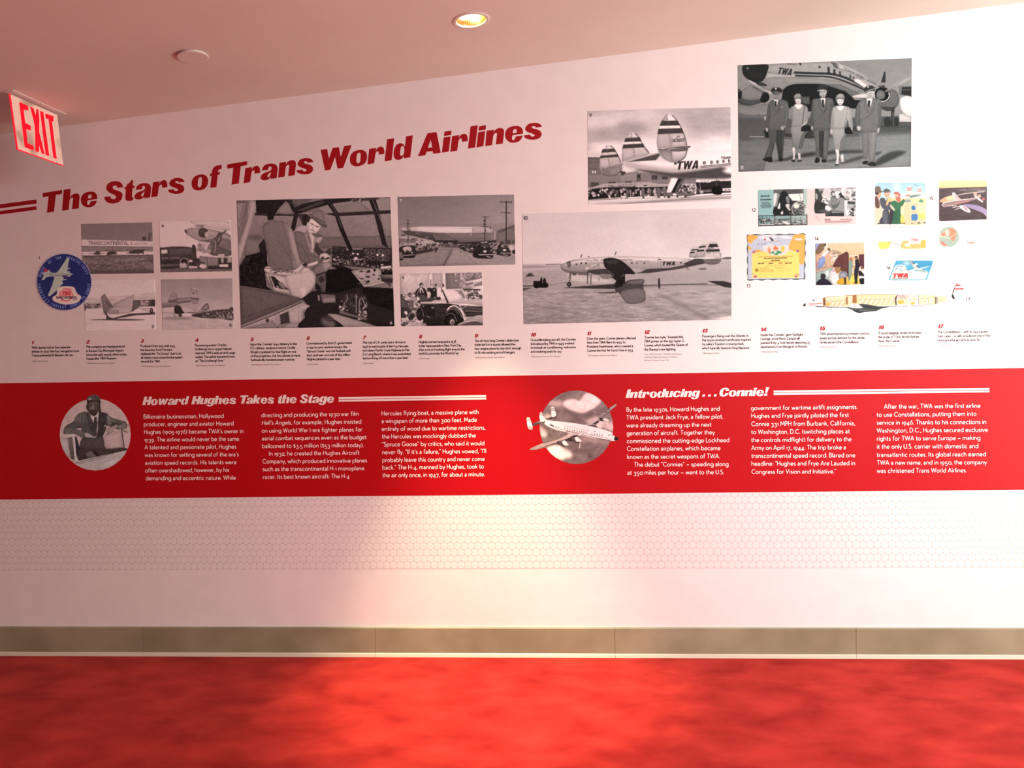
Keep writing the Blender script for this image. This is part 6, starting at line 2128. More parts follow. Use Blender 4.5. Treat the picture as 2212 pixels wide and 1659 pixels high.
pic(0, 'round cloud picture with a white airliner flying past its edges in the red band', (1130, 830, 8.732), '60,110 1800,110 1800,1520 60,1520', '''
F 7c6662
M
E 7c6662 1005,810,694,694
S e8ccc0 65,650 90,625 130,640 180,800 175,850 140,855 90,820
S e8ccc0 305,570 340,520 380,570 440,660 400,700 330,710
S e8ccc0 520,450 555,420 600,450 635,560 620,600 540,620
P 7c6662 180,745 320,685 420,680 400,715 180,790
S c09a90 130,1215 400,1100 640,1040 640,1110 400,1195 210,1240
S b09088 1420,600 1720,385 1755,390 1740,420 1500,620
S e8ccc0 1600,900 1720,970 1790,1020 1780,1055 1640,1060
S 302626 1730,990 1790,1000 1795,1040 1750,1060 1720,1040
m
E 7a6460>6a5550 1005,810,690,690
S e4c4ba~2 760,340 850,290 980,280 1060,310 1130,220 1190,165 1330,200 1450,290 1460,340 1380,420 1280,470 1130,540 1000,520 880,480 760,400
S d4b4aa~3 1000,460 1200,440 1360,420 1120,530
S b4948c~4 440,330 540,290 700,320 760,380 640,420 500,400
S c8a8a0~3 400,580 480,570 560,640 440,650
S d4b0a6~3 310,800 400,860 450,920 420,1000 340,960
S a08078~5 1050,980 1300,1000 1600,1080 1640,1060 1560,1130 1300,1090 1100,1060
S e0c0b4~3 440,1210 560,1150 700,1160 800,1220 900,1290 920,1370 780,1400 760,1430 640,1420 520,1330
S c8a8a0~3 1180,700 1400,610 1680,760 1690,880 1500,820 1300,760
S c4a49c~3 1640,720 1690,700 1700,840 1650,830
S a8887e~4 1000,230 1060,200 1080,260 1030,280
S b89890~5 1440,380 1500,400 1480,440
N 26,90,70,6
P c4a8a0 1150,770 1420,640 1480,620 1460,660 1330,740 1250,790
P b09892>988078 1420,600 1720,385 1752,395 1740,420 1480,630 1420,660
L 3a2e2c 9 1330,745 1745,425
P 2c2222 1590,465 1640,455 1620,480 1580,485
P 2c2222 1545,520 1600,500 1570,530 1530,535
P 3a2e2c 1450,630 1500,640 1540,700 1440,690
P 403230 1310,745 1420,690 1440,710 1360,760
S d8bcb2 1500,660 1560,640 1620,680 1600,700 1530,690
L e8d0c8 5 1610,680 1580,745
S d8bcb2 1380,770 1440,760 1500,820 1420,820
P 4a3a38 1200,770 1360,770 1400,820 1240,790
P 5a4846>4a3a38 180,745 320,685 420,680 400,715 180,790
P 8a7470 190,742 320,690 400,690 330,720
P 4a3a38 440,655 540,610 620,590 640,600 620,630 500,665
S f0d8cc 65,650 90,625 130,640 150,700 178,800 170,850 140,855 90,800 70,700
C 3a2e2c 9 78,668 100,660 135,665
C 3a2e2c 9 72,695 100,690 145,700
S b8988c 90,800 170,800 170,845 140,852
S f0d8cc 305,570 315,535 340,520 370,550 440,660 400,700 330,710 310,650
C 3a2e2c 10 308,555 340,545 375,558
C 3a2e2c 10 308,580 345,580 385,595
C 3a2e2c 7 375,560 400,620 440,665
S f0d8cc 522,460 530,435 555,420 580,435 610,480 630,560 620,600 540,620 530,520
C 3a2e2c 9 528,465 560,460 595,465
C 3a2e2c 9 528,488 565,488 605,498
C 3a2e2c 8 600,470 620,520 632,590
S f4dcd2>e4c8be 405,740 420,700 440,675 600,695 900,725 1200,775 1450,835 1650,900 1720,960 1730,1010 1700,1058 1600,1045 1300,1010 1100,960 800,900 600,850 450,780
P e8ccc2 405,740 600,800 900,880 1300,960 1600,1010 1700,1055 1600,1048 1300,1010 1100,962 800,900 600,852 450,785
P ecd2c8 1700,960 1745,975 1735,1055 1660,1050
C 54403c 6 590,812 800,870 1200,940 1600,1020
C 4a3a38 9 800,895 850,890 1120,950 1400,1015 1640,1055
S 241c1c 1725,985 1770,990 1795,1030 1770,1058 1720,1050
E 4a3e3c 1745,1005,14,10
D 1,14,16,.8,2,1690,965,1692,967 302626
T 2a2020 495,770,575,805,26,9 TWA
T 9a7a72 770,790,1245,890,18,4 TRANS WORLD AIRLINES
L 3a2c2a 12 785,825 790,842
L 3a2c2a 12 835,835 838,852
L 3a2c2a 12 880,848 883,865
L 3a2c2a 12 935,858 938,876
L 3a2c2a 12 965,862 968,880
L 3a2c2a 11 1015,872 1018,888
L 3a2c2a 12 1062,880 1066,898
L 3a2c2a 12 1105,886 1108,904
L 3a2c2a 12 1145,894 1149,912
L 3a2c2a 12 1185,902 1189,920
L 3a2c2a 12 1295,930 1298,948
L 3a2c2a 12 1345,936 1348,954
L 3a2c2a 12 1390,942 1393,960
L 3a2c2a 12 1440,948 1443,968
L 3a2c2a 12 1487,956 1490,974
L 3a2c2a 10 620,795 626,812
L 3a2c2a 10 660,803 666,820
E 3a2e2c 1618,962,11,11 1655,950,9,9 1352,892,12,8
L 6a5450 5 1630,1030 1680,1032
P c8a89e>b08e84 830,900 960,930 1060,955 900,1000 640,1110 400,1195 200,1240 135,1215 400,1120 640,1040 840,950
P 5a4642 240,1225 640,1095 900,1000 1000,960 900,1020 640,1120
P 3a2c2a 860,1020 960,960 1060,960 960,1010 960,1080 780,1060
P 3a2c2a 640,1090 720,1060 720,1140 780,1180 660,1130
S e8cec4 960,1010 1020,990 1080,1040 1110,1075 1040,1090 970,1060
S 54423f 890,990 960,1000 1000,1080 1060,1090 1040,1110 960,1090
S e8cec4 730,1080 790,1060 840,1120 865,1145 800,1160 740,1130
S 54423f 650,1070 720,1080 760,1140 800,1165 780,1185 700,1150
L d8bab0 14 1075,1110 1065,1200
S e0c8be 1030,955 1080,935 1110,950 1060,970
''', 1.2, tint=(.94, 1.03, 1.07), cut=True, off=.0024, cat='aircraft print', name='aircraft_print', step=.6, group='round pictures in the red band')
# ------------------------------------------------------------------ room shell
XL, XR, YB = -6.5, 5.2, -8.0
def wx(px, py): return on_wall(np.array([px, py], float))
c0, c1 = wx(140, 272), wx(2212, 5)
CS = (c1[2]-c0[2])/(c1[0]-c0[0]); CZ = c0[2]-CS*c0[0]
def ceil_z(x): return CZ+CS*x
def hit_ceil(px, py, drop=0.0):
    d = ray(np.array([px, py], float)); n = np.array([-CS, 0, 1.0])
    t = (CZ-drop-n@CAM)/(n@d); return CAM+d*t
b = MB()
b.add([(XL, 0, -.02), (XR, 0, -.02), (XR, 0, ceil_z(XR)), (XL, 0, ceil_z(XL)), (XL, .15, -.02), (XR, .15, -.02), (XR, .15, ceil_z(XR)), (XL, .15, ceil_z(XL))],
      [(0, 1, 2, 3), (5, 4, 7, 6), (4, 0, 3, 7), (1, 5, 6, 2), (3, 2, 6, 7), (4, 5, 1, 0)])
wall = b.build('wall_back', M_wall); tag(wall, kind='structure')
fl = MB().box(XL, XR, YB, .15, -.12, 0).build('floor', M_carpet); tag(fl, kind='structure')
HOLES = []
def ceiling():
    # ceiling plane with a round opening for the recessed lamp
    h = hit_ceil(1018, 44); r = 0.066; n = 32
    sq = .3
    ring = [(h[0]+r*math.cos(2*math.pi*i/n), h[1]+r*math.sin(2*math.pi*i/n)) for i in range(n)]
    out = [(XL, YB), (XR, YB), (XR, 0.0), (XL, 0.0)]
    tr = tessellate_polygon([[Vector((x, y, 0)) for x, y in out], [Vector((x, y, 0)) for x, y in ring]])
    P = out+ring; V = [(x, y, ceil_z(x)) for x, y in P]
    F = []
    for a, b_, c in tr:
        nz = (P[b_][0]-P[a][0])*(P[c][1]-P[a][1])-(P[b_][1]-P[a][1])*(P[c][0]-P[a][0])
        F.append((a, b_, c) if nz < 0 else (c, b_, a))
    m = MB().add(V, F)
    m.add([(x, y, ceil_z(x)+.3) for x, y in out], [(0, 1, 2, 3)])
    return m.build('ceiling', M_ceil), h, r
ce, LH, LR = ceiling(); tag(ce, kind='structure')
# right side stays open: no glass wall is built, only added fill lamps
lw = MB().box(XL-.15, XL, YB, .15, -.12, 2.2).build('wall_left', M_wall); tag(lw, kind='structure')
bw = MB().box(XL-.15, XR, YB-.15, YB, -.12, 3.7).build('wall_rear', M_wall); tag(bw, kind='structure')
# base: boards butt-jointed, with a paler toe strip
zt, zb = wx(1106, 1354.5)[2], wx(1106, 1409)[2]
bb = empty('baseboard_back', (0, 0, 0)); tag(bb, kind='structure')
seams = [XL]+[wx(x, 1380)[0] for x in (-722, -205, 312, 812, 1328, 1847)]+[wx(2364, 1380)[0], XR]
TH = 0.014
for i in range(len(seams)-1):
    x0, x1 = seams[i]+.0007, seams[i+1]-.0007
    me = MB(); prof = [(0, zt), (-TH+.003, zt), (-TH, zt-.003), (-TH, .018), (0, .018)]
    V = [(x, y, z) for x in (x0, x1) for y, z in prof]; n = len(prof)
    me.add(V, [(k, (k+1) % n, n+(k+1) % n, n+k) for k in range(n)]+[tuple(range(n))[::-1], tuple(range(n, 2*n))])
    me.build('board', M_base, bb)
    me = MB(); prof = [(0, .0185), (-TH, .0185), (-TH-.006, .014), (-TH-.010, .002), (-TH-.010, 0), (0, 0)]
    V = [(x, y, z) for x in (x0, x1) for y, z in prof]; n = len(prof)
    me.add(V, [(k, (k+1) % n, n+(k+1) % n, n+k) for k in range(n)]+[tuple(range(n))[::-1], tuple(range(n, 2*n))])
    me.build('toe_strip', M_toe, bb)
# ------------------------------------------------------------------ red band
def sheet(name, quad, off, m, parent=None):
    f = on_wall(np.array(quad, float), off); k = f.copy(); k[:, 1] = 0
    return MB().add(list(f)+list(k), [(3, 2, 1, 0), (4, 5, 6, 7), (0, 1, 5, 4), (1, 2, 6, 5), (2, 3, 7, 6), (3, 0, 4, 7)]).build(name, m, parent)
def ext(y0, y1, x): return y0+(y1-y0)*x/2212
band = sheet('red_band', [(-400, ext(828, 795, -400)), (2330, ext(828, 795, 2330)), (2330, ext(1079, 1057.5, 2330)), (-400, ext(1079, 1057.5, -400))], .0018, M_red)
tag(band, 'wide red vinyl band running the full length of the wall under the captions', 'wall band')
# ------------------------------------------------------------------ penny tiles under the band
zt0 = wx(1106, 1228)[2]; zt1 = wx(1106, 1068)[2]-.001
xa, xb = wx(-40, 1150)[0], wx(2290, 1150)[0]
pan = empty('penny_tile_band', (0, 0, 0)); tag(pan, 'strip of small round white tiles in a honeycomb pattern below the red band', 'tile strip')
MB().box(xa-.3, xb, -.0002, 0, zt0-.003, zt1+.012).build('grout_bed', M_grout, pan)
pitch = (wx(500, 1150)[0]-wx(0, 1150)[0])/35.6
rowh = (zt1-zt0)/11.6
tr = min(pitch, rowh/.866)*.487
nseg = 12
def disc(cx, cz, t=.0007):
    A = [2*math.pi*(k+.5)/nseg for k in range(nseg)]
    V = [(cx+tr*math.cos(a), -.0001, cz+tr*math.sin(a)) for a in A]+[(cx+tr*math.cos(a), -t+.00012, cz+tr*math.sin(a)) for a in A]+[(cx+tr*.965*math.cos(a), -t, cz+tr*.965*math.sin(a)) for a in A]
    F = [(k, (k+1) % nseg, nseg+(k+1) % nseg, nseg+k) for k in range(nseg)]+[(nseg+k, nseg+(k+1) % nseg, 2*nseg+(k+1) % nseg, 2*nseg+k) for k in range(nseg)]+[tuple(range(2*nseg, 3*nseg))]
    return V, F
cells = []
for j in range(12):
    z = zt0+.5*rowh*1.0+j*rowh
    n = int((xb-xa+.3)/pitch)
    for i in range(n): cells.append((xa-.25+i*pitch+(pitch/2 if j % 2 else 0), z))
def dist(c): return (c[0]-CAM[0])**2+(c[1]-CAM[2])**2
cells.sort(key=dist)
V, F = disc(0, 0); tm = mesh('tile', V, F); tm.materials.append(M_tile)
for c in cells[:300]:
    o = link('tile', tm, None, pan); o.location = (c[0], 0, c[1])
m = MB()
for c in cells[300:]:
    V, F = disc(*c); m.add(V, F)
tag(m.build('tile_field', M_tile, pan), kind='stuff')
# ------------------------------------------------------------------ pictures on the wall
for p, num, label, off, step, cat, name, group in PX:
    o = p.build(name, off, None, step); tag(o, label, cat, group)
# ------------------------------------------------------------------ title
tt = empty('title_lettering', tuple(wx(620, 380))); tt.location.y = 0
tag(tt, 'large dark red italic title lettering climbing the wall, with a double rule at its left', 'title')
def child(o, par):
    o.parent = par; o.matrix_parent_inverse = Matrix.Translation(-par.location); return o
def unl(crop, p):
    x, y = crop[0]+p[0]/crop[2], crop[1]+p[1]/crop[2]
    ca, sa = math.cos(math.atan(-TSL)), math.sin(math.atan(-TSL)); dx, dy = x-b1[0], b1[1]-y
    return dx*ca+dy*sa-.27*(-dx*sa+dy*ca)
def tb(s):
    ca, sa = math.cos(math.atan(-TSL)), math.sin(math.atan(-TSL)); return (b1[0]+s*ca, b1[1]-s*sa)
def caph(s): return 43.6+(46.4-43.6)*s/860
for wd, kL, pL, kR, pR in (('The', k1, [(82, 377), (85, 315)], k1, [(872, 402), (867, 425)]), ('Stars', k1, [(975, 375)], k1, [(2137, 157), (2133, 265)]),
                           ('of', k2, [(107, 490), (120, 560)], k2, [(598, 270), (605, 207)]), ('Trans', k2, [(688, 262)], k2, [(2112, 155), (2110, 260)]),
                           ('World', k3, [(122, 425)], k3, [(1987, 578)]), ('Airlines', k4, [(95, 648)], k4, [(2072, 175), (2067, 280)])):
    s0 = min(unl(kL, p) for p in pL); s1 = max(unl(kR, p) for p in pR)
    for c, L in heavy(wd, tb(s0), tb(s1), caph(s0), caph(s1)):
        V, F = tess(L); child(flat_mesh('letter', V, F, .0005, M_title), tt)
for q in ([(-150, 461.5), (78.5, 431.0), (80, 439.5), (-150, 470)], [(-150, 476), (78.5, 445.5), (79, 453), (-150, 483.5)]):
    child(sheet('rule', q, .0005, M_title), tt)
# ------------------------------------------------------------------ headings in the band
def heading(name, label, base, words, h0, h1, rules):
    (xa0, ya0), (xb0, yb0) = base; at = lambda x: (x, ya0+(yb0-ya0)*(x-xa0)/(xb0-xa0))
    o = empty(name, tuple(wx(*base[0]))); tag(o, label, 'heading')
    for wd, x0, x1 in words:
        for c, L in heavy(wd, at(x0), at(x1), h0+(h1-h0)*(x0-xa0)/(xb0-xa0), gap=.03):
            V, F = tess(L); child(flat_mesh('letter', V, F, .0024, M_white), o)
    for q in rules: child(sheet('rule', q, .0024, M_white), o)
heading('heading_text', 'white italic heading ending in the words Takes the Stage, with double rule', [(308.5, 874.8), (719.5, 869.3)],
        [('Howard', 307.8, 404.8), ('Hughes', 413.6, 509.2), ('Takes', 515.5, 591.3), ('the', 598.6, 639.4), ('Stage', 646.3, 720.2)], 17.8, 18,
        [[(731.8, 857.8), (1050.2, 853.3), (1050.2, 857.6), (731.8, 862.2)], [(731.8, 863.4), (1050.4, 858.7), (1050.4, 862.8), (731.8, 867.6)]])
heading('heading_text', 'white italic heading beginning Introducing, with long double rule reaching right', [(1352.5, 859.4), (1656.0, 854.8)],
        [('Introducing', 1351.3, 1509.0), ('.', 1516.5, 1522), ('.', 1528.9, 1534.4), ('.', 1541.4, 1546.9), ('Connie!', 1552.0, 1656.4)], 18, 18.6,
        [[(1670.8, 843.6), (2136.6, 837.9), (2136.6, 841.9), (1670.8, 847.8)], [(1670.8, 849.0), (2136.6, 843.2), (2136.6, 847.3), (1670.8, 853.4)]])
# ------------------------------------------------------------------ body columns: x of first and last pen stroke, baseline y at both, text
kc1 = (280, 830, 4.0963); kc2 = (700, 830, 5.53); kc3 = (1330, 820, 4.0218); kc4 = (1840, 820, 5.946)
COLS = [
('left column of white text beside the portrait, opening with Billionaire businessman', kc1, 37/4.1, [
 ('Billionaire businessman, Hollywood', 126, 304, 833, 297), ('producer, engineer and aviator Howard', 128, 371, 921, 363), ('Hughes (1905-1976) became TWA\'s owner in', 131, 439, 1008, 431),
 ('1939. The airline would never be the same.', 133, 507, 978, 499), ('A talented and passionate pilot, Hughes', 136, 575, 943, 568), ('was known for setting several of the era\'s', 138, 643, 966, 637),
 ('aviation speed records. His talents were', 140, 712, 946, 706), ('often overshadowed, however, by his', 142, 780, 880, 774), ('demanding and eccentric nature. While', 145, 849, 940, 843)]),
('second column of white text, opening with directing and producing', kc1, 37/4.1, [
 ('directing and producing the 1930 war film', 1168, 291, 2028, 278), ('_Hell\'s Angels,_ for example, Hughes insisted', 1170, 359, 2050, 347), ('on using World War I-era fighter planes for', 1171, 428, 2058, 417),
 ('aerial combat sequences even as the budget', 1173, 496, 2096, 484), ('ballooned to $3.5 million ($53 million today).', 1175, 564, 2072, 554), ('In 1932, he created the Hughes Aircraft', 1236, 631, 2034, 622),
 ('Company, which produced innovative planes', 1178, 700, 2100, 690), ('such as the transcontinental H-1 monoplane', 1180, 768, 2076, 759), ('racer. Its best known aircraft: The H-4', 1182, 837, 1946, 829)]),
('third column of white text, ending with about a minute', kc2, 51/5.53, [
 ('Hercules flying boat, a massive plane with', 690, 372, 1846, 354), ('a wingspan of more than 300 feet. Made', 690, 463, 1824, 447), ('entirely of wood due to wartime restrictions,', 692, 556, 1926, 541),
 ('the Hercules was mockingly dubbed the', 694, 648, 1812, 634), ('"Spruce Goose" by critics, who said it would', 696, 741, 1915, 727), ('never fly. "If it\'s a failure," Hughes vowed, "I\'ll', 697, 835, 1936, 820),
 ('probably leave this country and never come', 699, 928, 1918, 913), ('back." The H-4, manned by Hughes, took to', 700, 1018, 1908, 1004), ('the air only once, in 1947, for about a minute.', 701, 1110, 1922, 1097)]),
('column of white text right of the airliner picture, opening with By the late 1930s', kc3, 37.5/4.02, [
 ('By the late 1930s, Howard Hughes and', 94, 279, 902, 269), ('TWA president Jack Frye, a fellow pilot,', 94, 347, 932, 337), ('were already dreaming up the next', 95, 415, 830, 407),
 ('generation of aircraft. Together they', 96, 483, 858, 474), ('commissioned the cutting-edge Lockheed', 97, 551, 985, 542), ('Constellation airplanes, which became', 98, 618, 908, 611),
 ('known as the secret weapons of TWA.', 99, 688, 903, 681), ('The debut "Connies" ~ speeding along', 160, 755, 978, 750), ('at 350 miles per hour ~ went to the U.S.', 102, 825, 940, 820)]),
('column of white text opening with government for wartime airlift assignments', kc3, 37.5/4.02, [
 ('government for wartime airlift assignments.', 1176, 264, 2098, 254), ('Hughes and Frye jointly piloted the first', 1178, 332, 2022, 324), ('Connie 331 MPH from Burbank, California,', 1178, 403, 2078, 395),
 ('to Washington, D.C. (switching places at', 1178, 472, 2030, 465), ('the controls midflight) for delivery to the', 1178, 542, 2045, 534), ('Army on April 17, 1944. The trip broke a', 1179, 610, 1998, 604),
 ('transcontinental speed record. Blared one', 1179, 679, 2078, 673), ('headline: "Hughes and Frye Are Lauded in', 1179, 747, 2078, 742), ('Congress for Vision and Initiative."', 1180, 818, 1912, 813)]),
('rightmost column of white text, opening with After the war', kc4, 56/5.946, [
 ('After the war, TWA was the first airline', 414, 372, 1646, 360), ('to use Constellations, putting them into', 320, 476, 1596, 463), ('service in 1946. Thanks to his connections in', 320, 578, 1722, 568),
 ('Washington, D.C., Hughes secured exclusive', 320, 680, 1742, 669), ('rights for TWA to serve Europe ~ making', 321, 783, 1646, 772), ('it the only U.S. carrier with domestic and', 321, 886, 1620, 878),
 ('transatlantic routes. Its global reach earned', 321, 992, 1718, 982), ('TWA a new name, and in 1950, the company', 322, 1092, 1726, 1086), ('was christened Trans World Airlines.', 322, 1196, 1474, 1189)])]
for lab, k, h, lines in COLS:
    first = lines[0]; o = empty('text_column', tuple(wx(k[0]+lines[1][1]/k[2], k[1]+first[2]/k[2]))); tag(o, lab, 'wall text')
    for tx, xa_, ya_, xb_, yb_ in lines:
        V, F = ribbons(pen(tx, (k[0]+xa_/k[2], k[1]+ya_/k[2]), (k[0]+xb_/k[2], k[1]+yb_/k[2]), h), 1.3)
        child(flat_mesh('text_line', V, F, .0022, M_white), o)
# ------------------------------------------------------------------ numbered captions
kd1 = (40, 700, 3.6867); kd2 = (640, 700, 3.6867); kd3 = (1240, 690, 4.254); kd4 = (1740, 680, 4.686)
CAP = [
(1, kd1, (104, 160), [('TWA started out as four separate', 106, 197, 413, 191), ('airlines. In 1930, the four merged to form', 106, 227, 483, 222), ('Transcontinental & Western Air, Inc.', 108, 259, 438, 254)], [('TWA Getty Archives', 110, 303, 235, 300)]),
(2, kd1, (540, 156), [('The company was headquartered', 540, 190, 845, 186), ('in Kansas City Municipal Airport', 540, 222, 837, 218), ('(circa the early 1930s), which today', 541, 253, 860, 249), ('houses the TWA Museum.', 542, 284, 782, 280)], [('TWA Museum, Kansas City, Missouri', 545, 318, 772, 314)]),
(3, kd1, (972, 149), [('Produced from 1925 until 1933,', 972, 184, 1248, 181), ('the luxurious Ford Trimotor', 973, 215, 1226, 212), ('(dubbed the "Tin Goose" due to its', 974, 246, 1296, 242), ('all-metal construction) broke speed', 975, 277, 1303, 273), ('records for TWA.', 976, 307, 1130, 304)], [('TWA Museum, Kansas City, Missouri', 982, 342, 1212, 339)]),
(4, kd1, (1405, 143), [('Pioneering aviator Charles', 1406, 178, 1656, 175), ('Lindbergh (circa 1930s) helped', 1407, 208, 1695, 205), ('map out TWA\'s early air and cargo', 1408, 239, 1726, 236), ('routes. The airline became known', 1409, 270, 1725, 266), ('as "The Lindbergh Line."', 1410, 301, 1641, 298)], [('TWA Museum, Kansas City, Missouri', 1412, 336, 1646, 332)]),
(5, kd1, (1846, 136), [('Upon the Connies\' 1944 delivery to the', 1847, 170, 2217, 165), ('U.S. military, airplane inventor Orville', 1848, 200, 2204, 196), ('Wright copiloted his final flight on one', 1849, 232, 2212, 228), ('of the propliners, the first planes to have', 1850, 264, 2243, 258), ('hydraulically boosted power controls.', 1851, 294, 2203, 291)], [('TWA Museum, Kansas City, Missouri', 1855, 329, 2090, 325)]),
(6, kd2, (80, 127), [('Commissioned by the U.S. government', 82, 163, 443, 158), ('in 1941 to carry wartime troops, the', 83, 194, 404, 190), ('"Spruce Goose" was not finished until', 83, 225, 432, 221), ('1946, post-war, at a cost of $23 million.', 84, 256, 432, 252), ('Hughes piloted it a year later.', 85, 288, 355, 285)], [('Getty Images', 88, 325, 175, 323)]),
(7, kd2, (530, 121), [('The city of L.A. came out in droves in', 530, 156, 873, 152), ('1946 to watch parts of the H-4 Hercules', 530, 188, 893, 184), ('inch down Pacific Coast Highway to Pier', 530, 219, 903, 215), ('E in Long Beach, where it was assembled', 531, 249, 910, 246), ('before lifting off more than a year later.', 531, 281, 893, 277)], [('Getty Images', 534, 318, 620, 316)]),
(8, kd2, (975, 115), [('Hughes (center) enjoyed a 1938', 975, 151, 1272, 148), ('ticker-tape parade in New York City', 976, 182, 1315, 178), ('after a record-setting flight around the', 976, 213, 1342, 208), ('world to promote the World\'s Fair.', 977, 243, 1298, 240)], [('Getty Images', 978, 280, 1066, 278)]),
(9, kd2, (1420, 108), [('The 116-foot-long Connie\'s distinctive', 1421, 143, 1771, 138), ('triple tail (circa 1940s) allowed the', 1421, 173, 1743, 169), ('four-engine plane to stay short enough', 1422, 205, 1790, 200), ('to fit into existing aircraft hangars.', 1422, 236, 1744, 233)], [('TWA Museum, Kansas City, Missouri', 1424, 273, 1658, 269)]),
(10, kd2, (1867, 100), [('Groundbreaking aircraft, the Connies', 1867, 135, 2226, 130), ('(introduced by TWA in 1945) evolved', 1868, 166, 2213, 161), ('to include air conditioning, restrooms', 1868, 196, 2226, 192), ('and reclining seats by 1951.', 1869, 228, 2118, 225)], [('TWA Museum, Kansas City, Missouri', 1870, 265, 2105, 261)]),
(11, kd3, (119, 146), [('Over the years, Connie planes collected', 120, 187, 567, 181), ('fans from TWA fliers (in 1955) to', 120, 223, 474, 218), ('President Eisenhower, who crowned a', 121, 260, 542, 254), ('Connie the first Air Force One in 1953.', 121, 297, 546, 291)], [('TWA Museum, Kansas City, Missouri', 125, 338, 396, 334)]),
(12, kd3, (646, 134), [('"Connie has style," boasted this', 646, 175, 1003, 171), ('TWA primer on the 1951 Super-G', 646, 212, 1013, 207), ('Connie, which touted the Queen of', 646, 248, 1046, 243), ('the Skyway\'s new lighting.', 647, 286, 935, 283)], [('From TWA Archives / TWA Records (K0453)', 648, 327, 993, 323), ('The State Historical Society of Missouri', 648, 354, 952, 350), ('Research Center-Kansas City', 648, 382, 874, 378)]),
(13, kd3, (1178, 122), [('Passengers flying over the Atlantic in', 1178, 164, 1602, 159), ('the 1950s received certificates inspired', 1178, 200, 1625, 195), ('by sailors\' Equator-crossing ritual,', 1179, 237, 1560, 232), ('which typically features King Neptune.', 1179, 274, 1616, 270)], [('TWA Museum Archives', 1182, 318, 1335, 315)]),
(14, kd3, (1716, 110), [('Inside the Connies\' glam Starlight', 1716, 153, 2102, 148), ('Lounge, artist Mario Zamparelli', 1716, 189, 2074, 185), ('painted 8-by-4-foot murals depicting 25', 1716, 226, 2168, 221), ('destinations from Bangkok to Boston.', 1716, 263, 2146, 258)], [('TWA Estate Archives', 1720, 305, 1876, 302)]),
(15, kd4, (143, 158), [('TWA advertisements promised comfort,', 143, 205, 650, 200), ('speed and excitement for the whole', 143, 247, 597, 242), ('family aboard the Constellation.', 143, 290, 547, 286)], [('TWA Museum Archives', 150, 332, 320, 330)]),
(16, kd4, (738, 147), [('A 1950s luggage sticker promoted', 738, 195, 1172, 190), ('the pride of Trans World Airlines', 737, 237, 1150, 232), ('fleet, the Connie.', 737, 278, 957, 275)], [('TWA Airlines Archives', 740, 324, 918, 321)]),
(17, kd4, (1339, 136), [('The Constellation ~ with its 244-square-', 1339, 186, 1853, 180), ('foot cabin ~ is still considered one of the', 1338, 228, 1870, 221), ('most graceful aircrafts to ever fly.', 1338, 269, 1768, 263)], [('TWA Museum', 1350, 316, 1516, 312)])]
for num, k, at, lines, cred in CAP:
    P = lambda x, y: (k[0]+x/k[2], k[1]+y/k[2])
    a = P(*at); s = str(num); h = 7.3+1.3*a[0]/2212; wdt = sum(G[c][1]+.05 for c in s)*h*.98
    o = empty('caption_text', tuple(wx(*a)))
    topic = ['four merged airlines', 'the headquarters', 'the three-engined plane', 'a pioneering aviator', 'boosted power controls', 'wartime troops', 'crowds watching a hull inch along', 'a ticker-tape parade', 'the triple tail', 'air conditioning and reclining seats', 'collected fans', 'new lighting', 'flying certificates', 'lounge murals', 'advertisements', 'a luggage sticker', 'the square-foot cabin'][num-1]
    word = 'one two three four five six seven eight nine ten eleven twelve thirteen fourteen fifteen sixteen seventeen'.split()[num-1]
    tag(o, 'small caption under red numeral %s, about %s' % (word, topic), 'caption', 'numbered captions in a row above the red band')
    V = []; F = []
    for c, L in heavy(s, a, (a[0]+wdt, a[1]-wdt*.012), h, gap=.06):
        v, f = tess(L); n = len(V); V += v; F += [tuple(i+n for i in q) for q in f]
    child(flat_mesh('numeral', V, F, .0004, M_num), o)['label'] = 'red italic numeral'
    for tx, x0_, y0_, x1_, y1_ in lines:
        V, F = ribbons(pen(tx, P(x0_, y0_), P(x1_, y1_), 5.0+.5*a[0]/2212, gap=1.3, space=2.6), .9 if num < 13 else .78)  # thinner strokes at right: fading by strong light put into the letter shapes
        child(flat_mesh('text_line', V, F, .0004, M_ink), o)
    for tx, x0_, y0_, x1_, y1_ in cred:
        V, F = ribbons(pen(tx, P(x0_, y0_), P(x1_, y1_), 3.0, gap=1.3), .5)
        child(flat_mesh('credit_line', V, F, .0004, M_greyink), o)['label'] = 'faint grey credit line'
# the loose figures beside the pictures
for s, x, y, h, lab in (('1', 84.4, 560.5, 6.4, 'round blue emblem'), ('12', 1624.5, 457.2, 6.6, 'brochure spread'), ('13', 1613.3, 620.8, 6.6, 'certificate'), ('14', 1760.3, 519, 6.6, 'lounge mural'),
                    ('15', 2008, 431.8, 6.6, 'travellers advertisement'), ('16', 1915, 581.5, 6.8, 'luggage sticker'), ('17', 2087.2, 650.2, 6.8, 'cutaway drawing')):
    V, F = ribbons(pen(s, (x, y), (x+(.35 if len(s) == 1 else 1.22)*h, y-.1), h, old=False), 1.05)
    o = flat_mesh('picture_number', V, F, .0004, M_ink); tag(o, 'small grey figure %s printed beside the %s' % (s, lab), 'number')
V, F = ribbons(pen('TWA Museum, Kansas City, Missouri', (1216, 1013), (1279, 1012.4), 2.6), .5)
tag(flat_mesh('credit_line', V, F, .0022, M_num), 'tiny dark credit line under the round airliner picture', 'credit line')
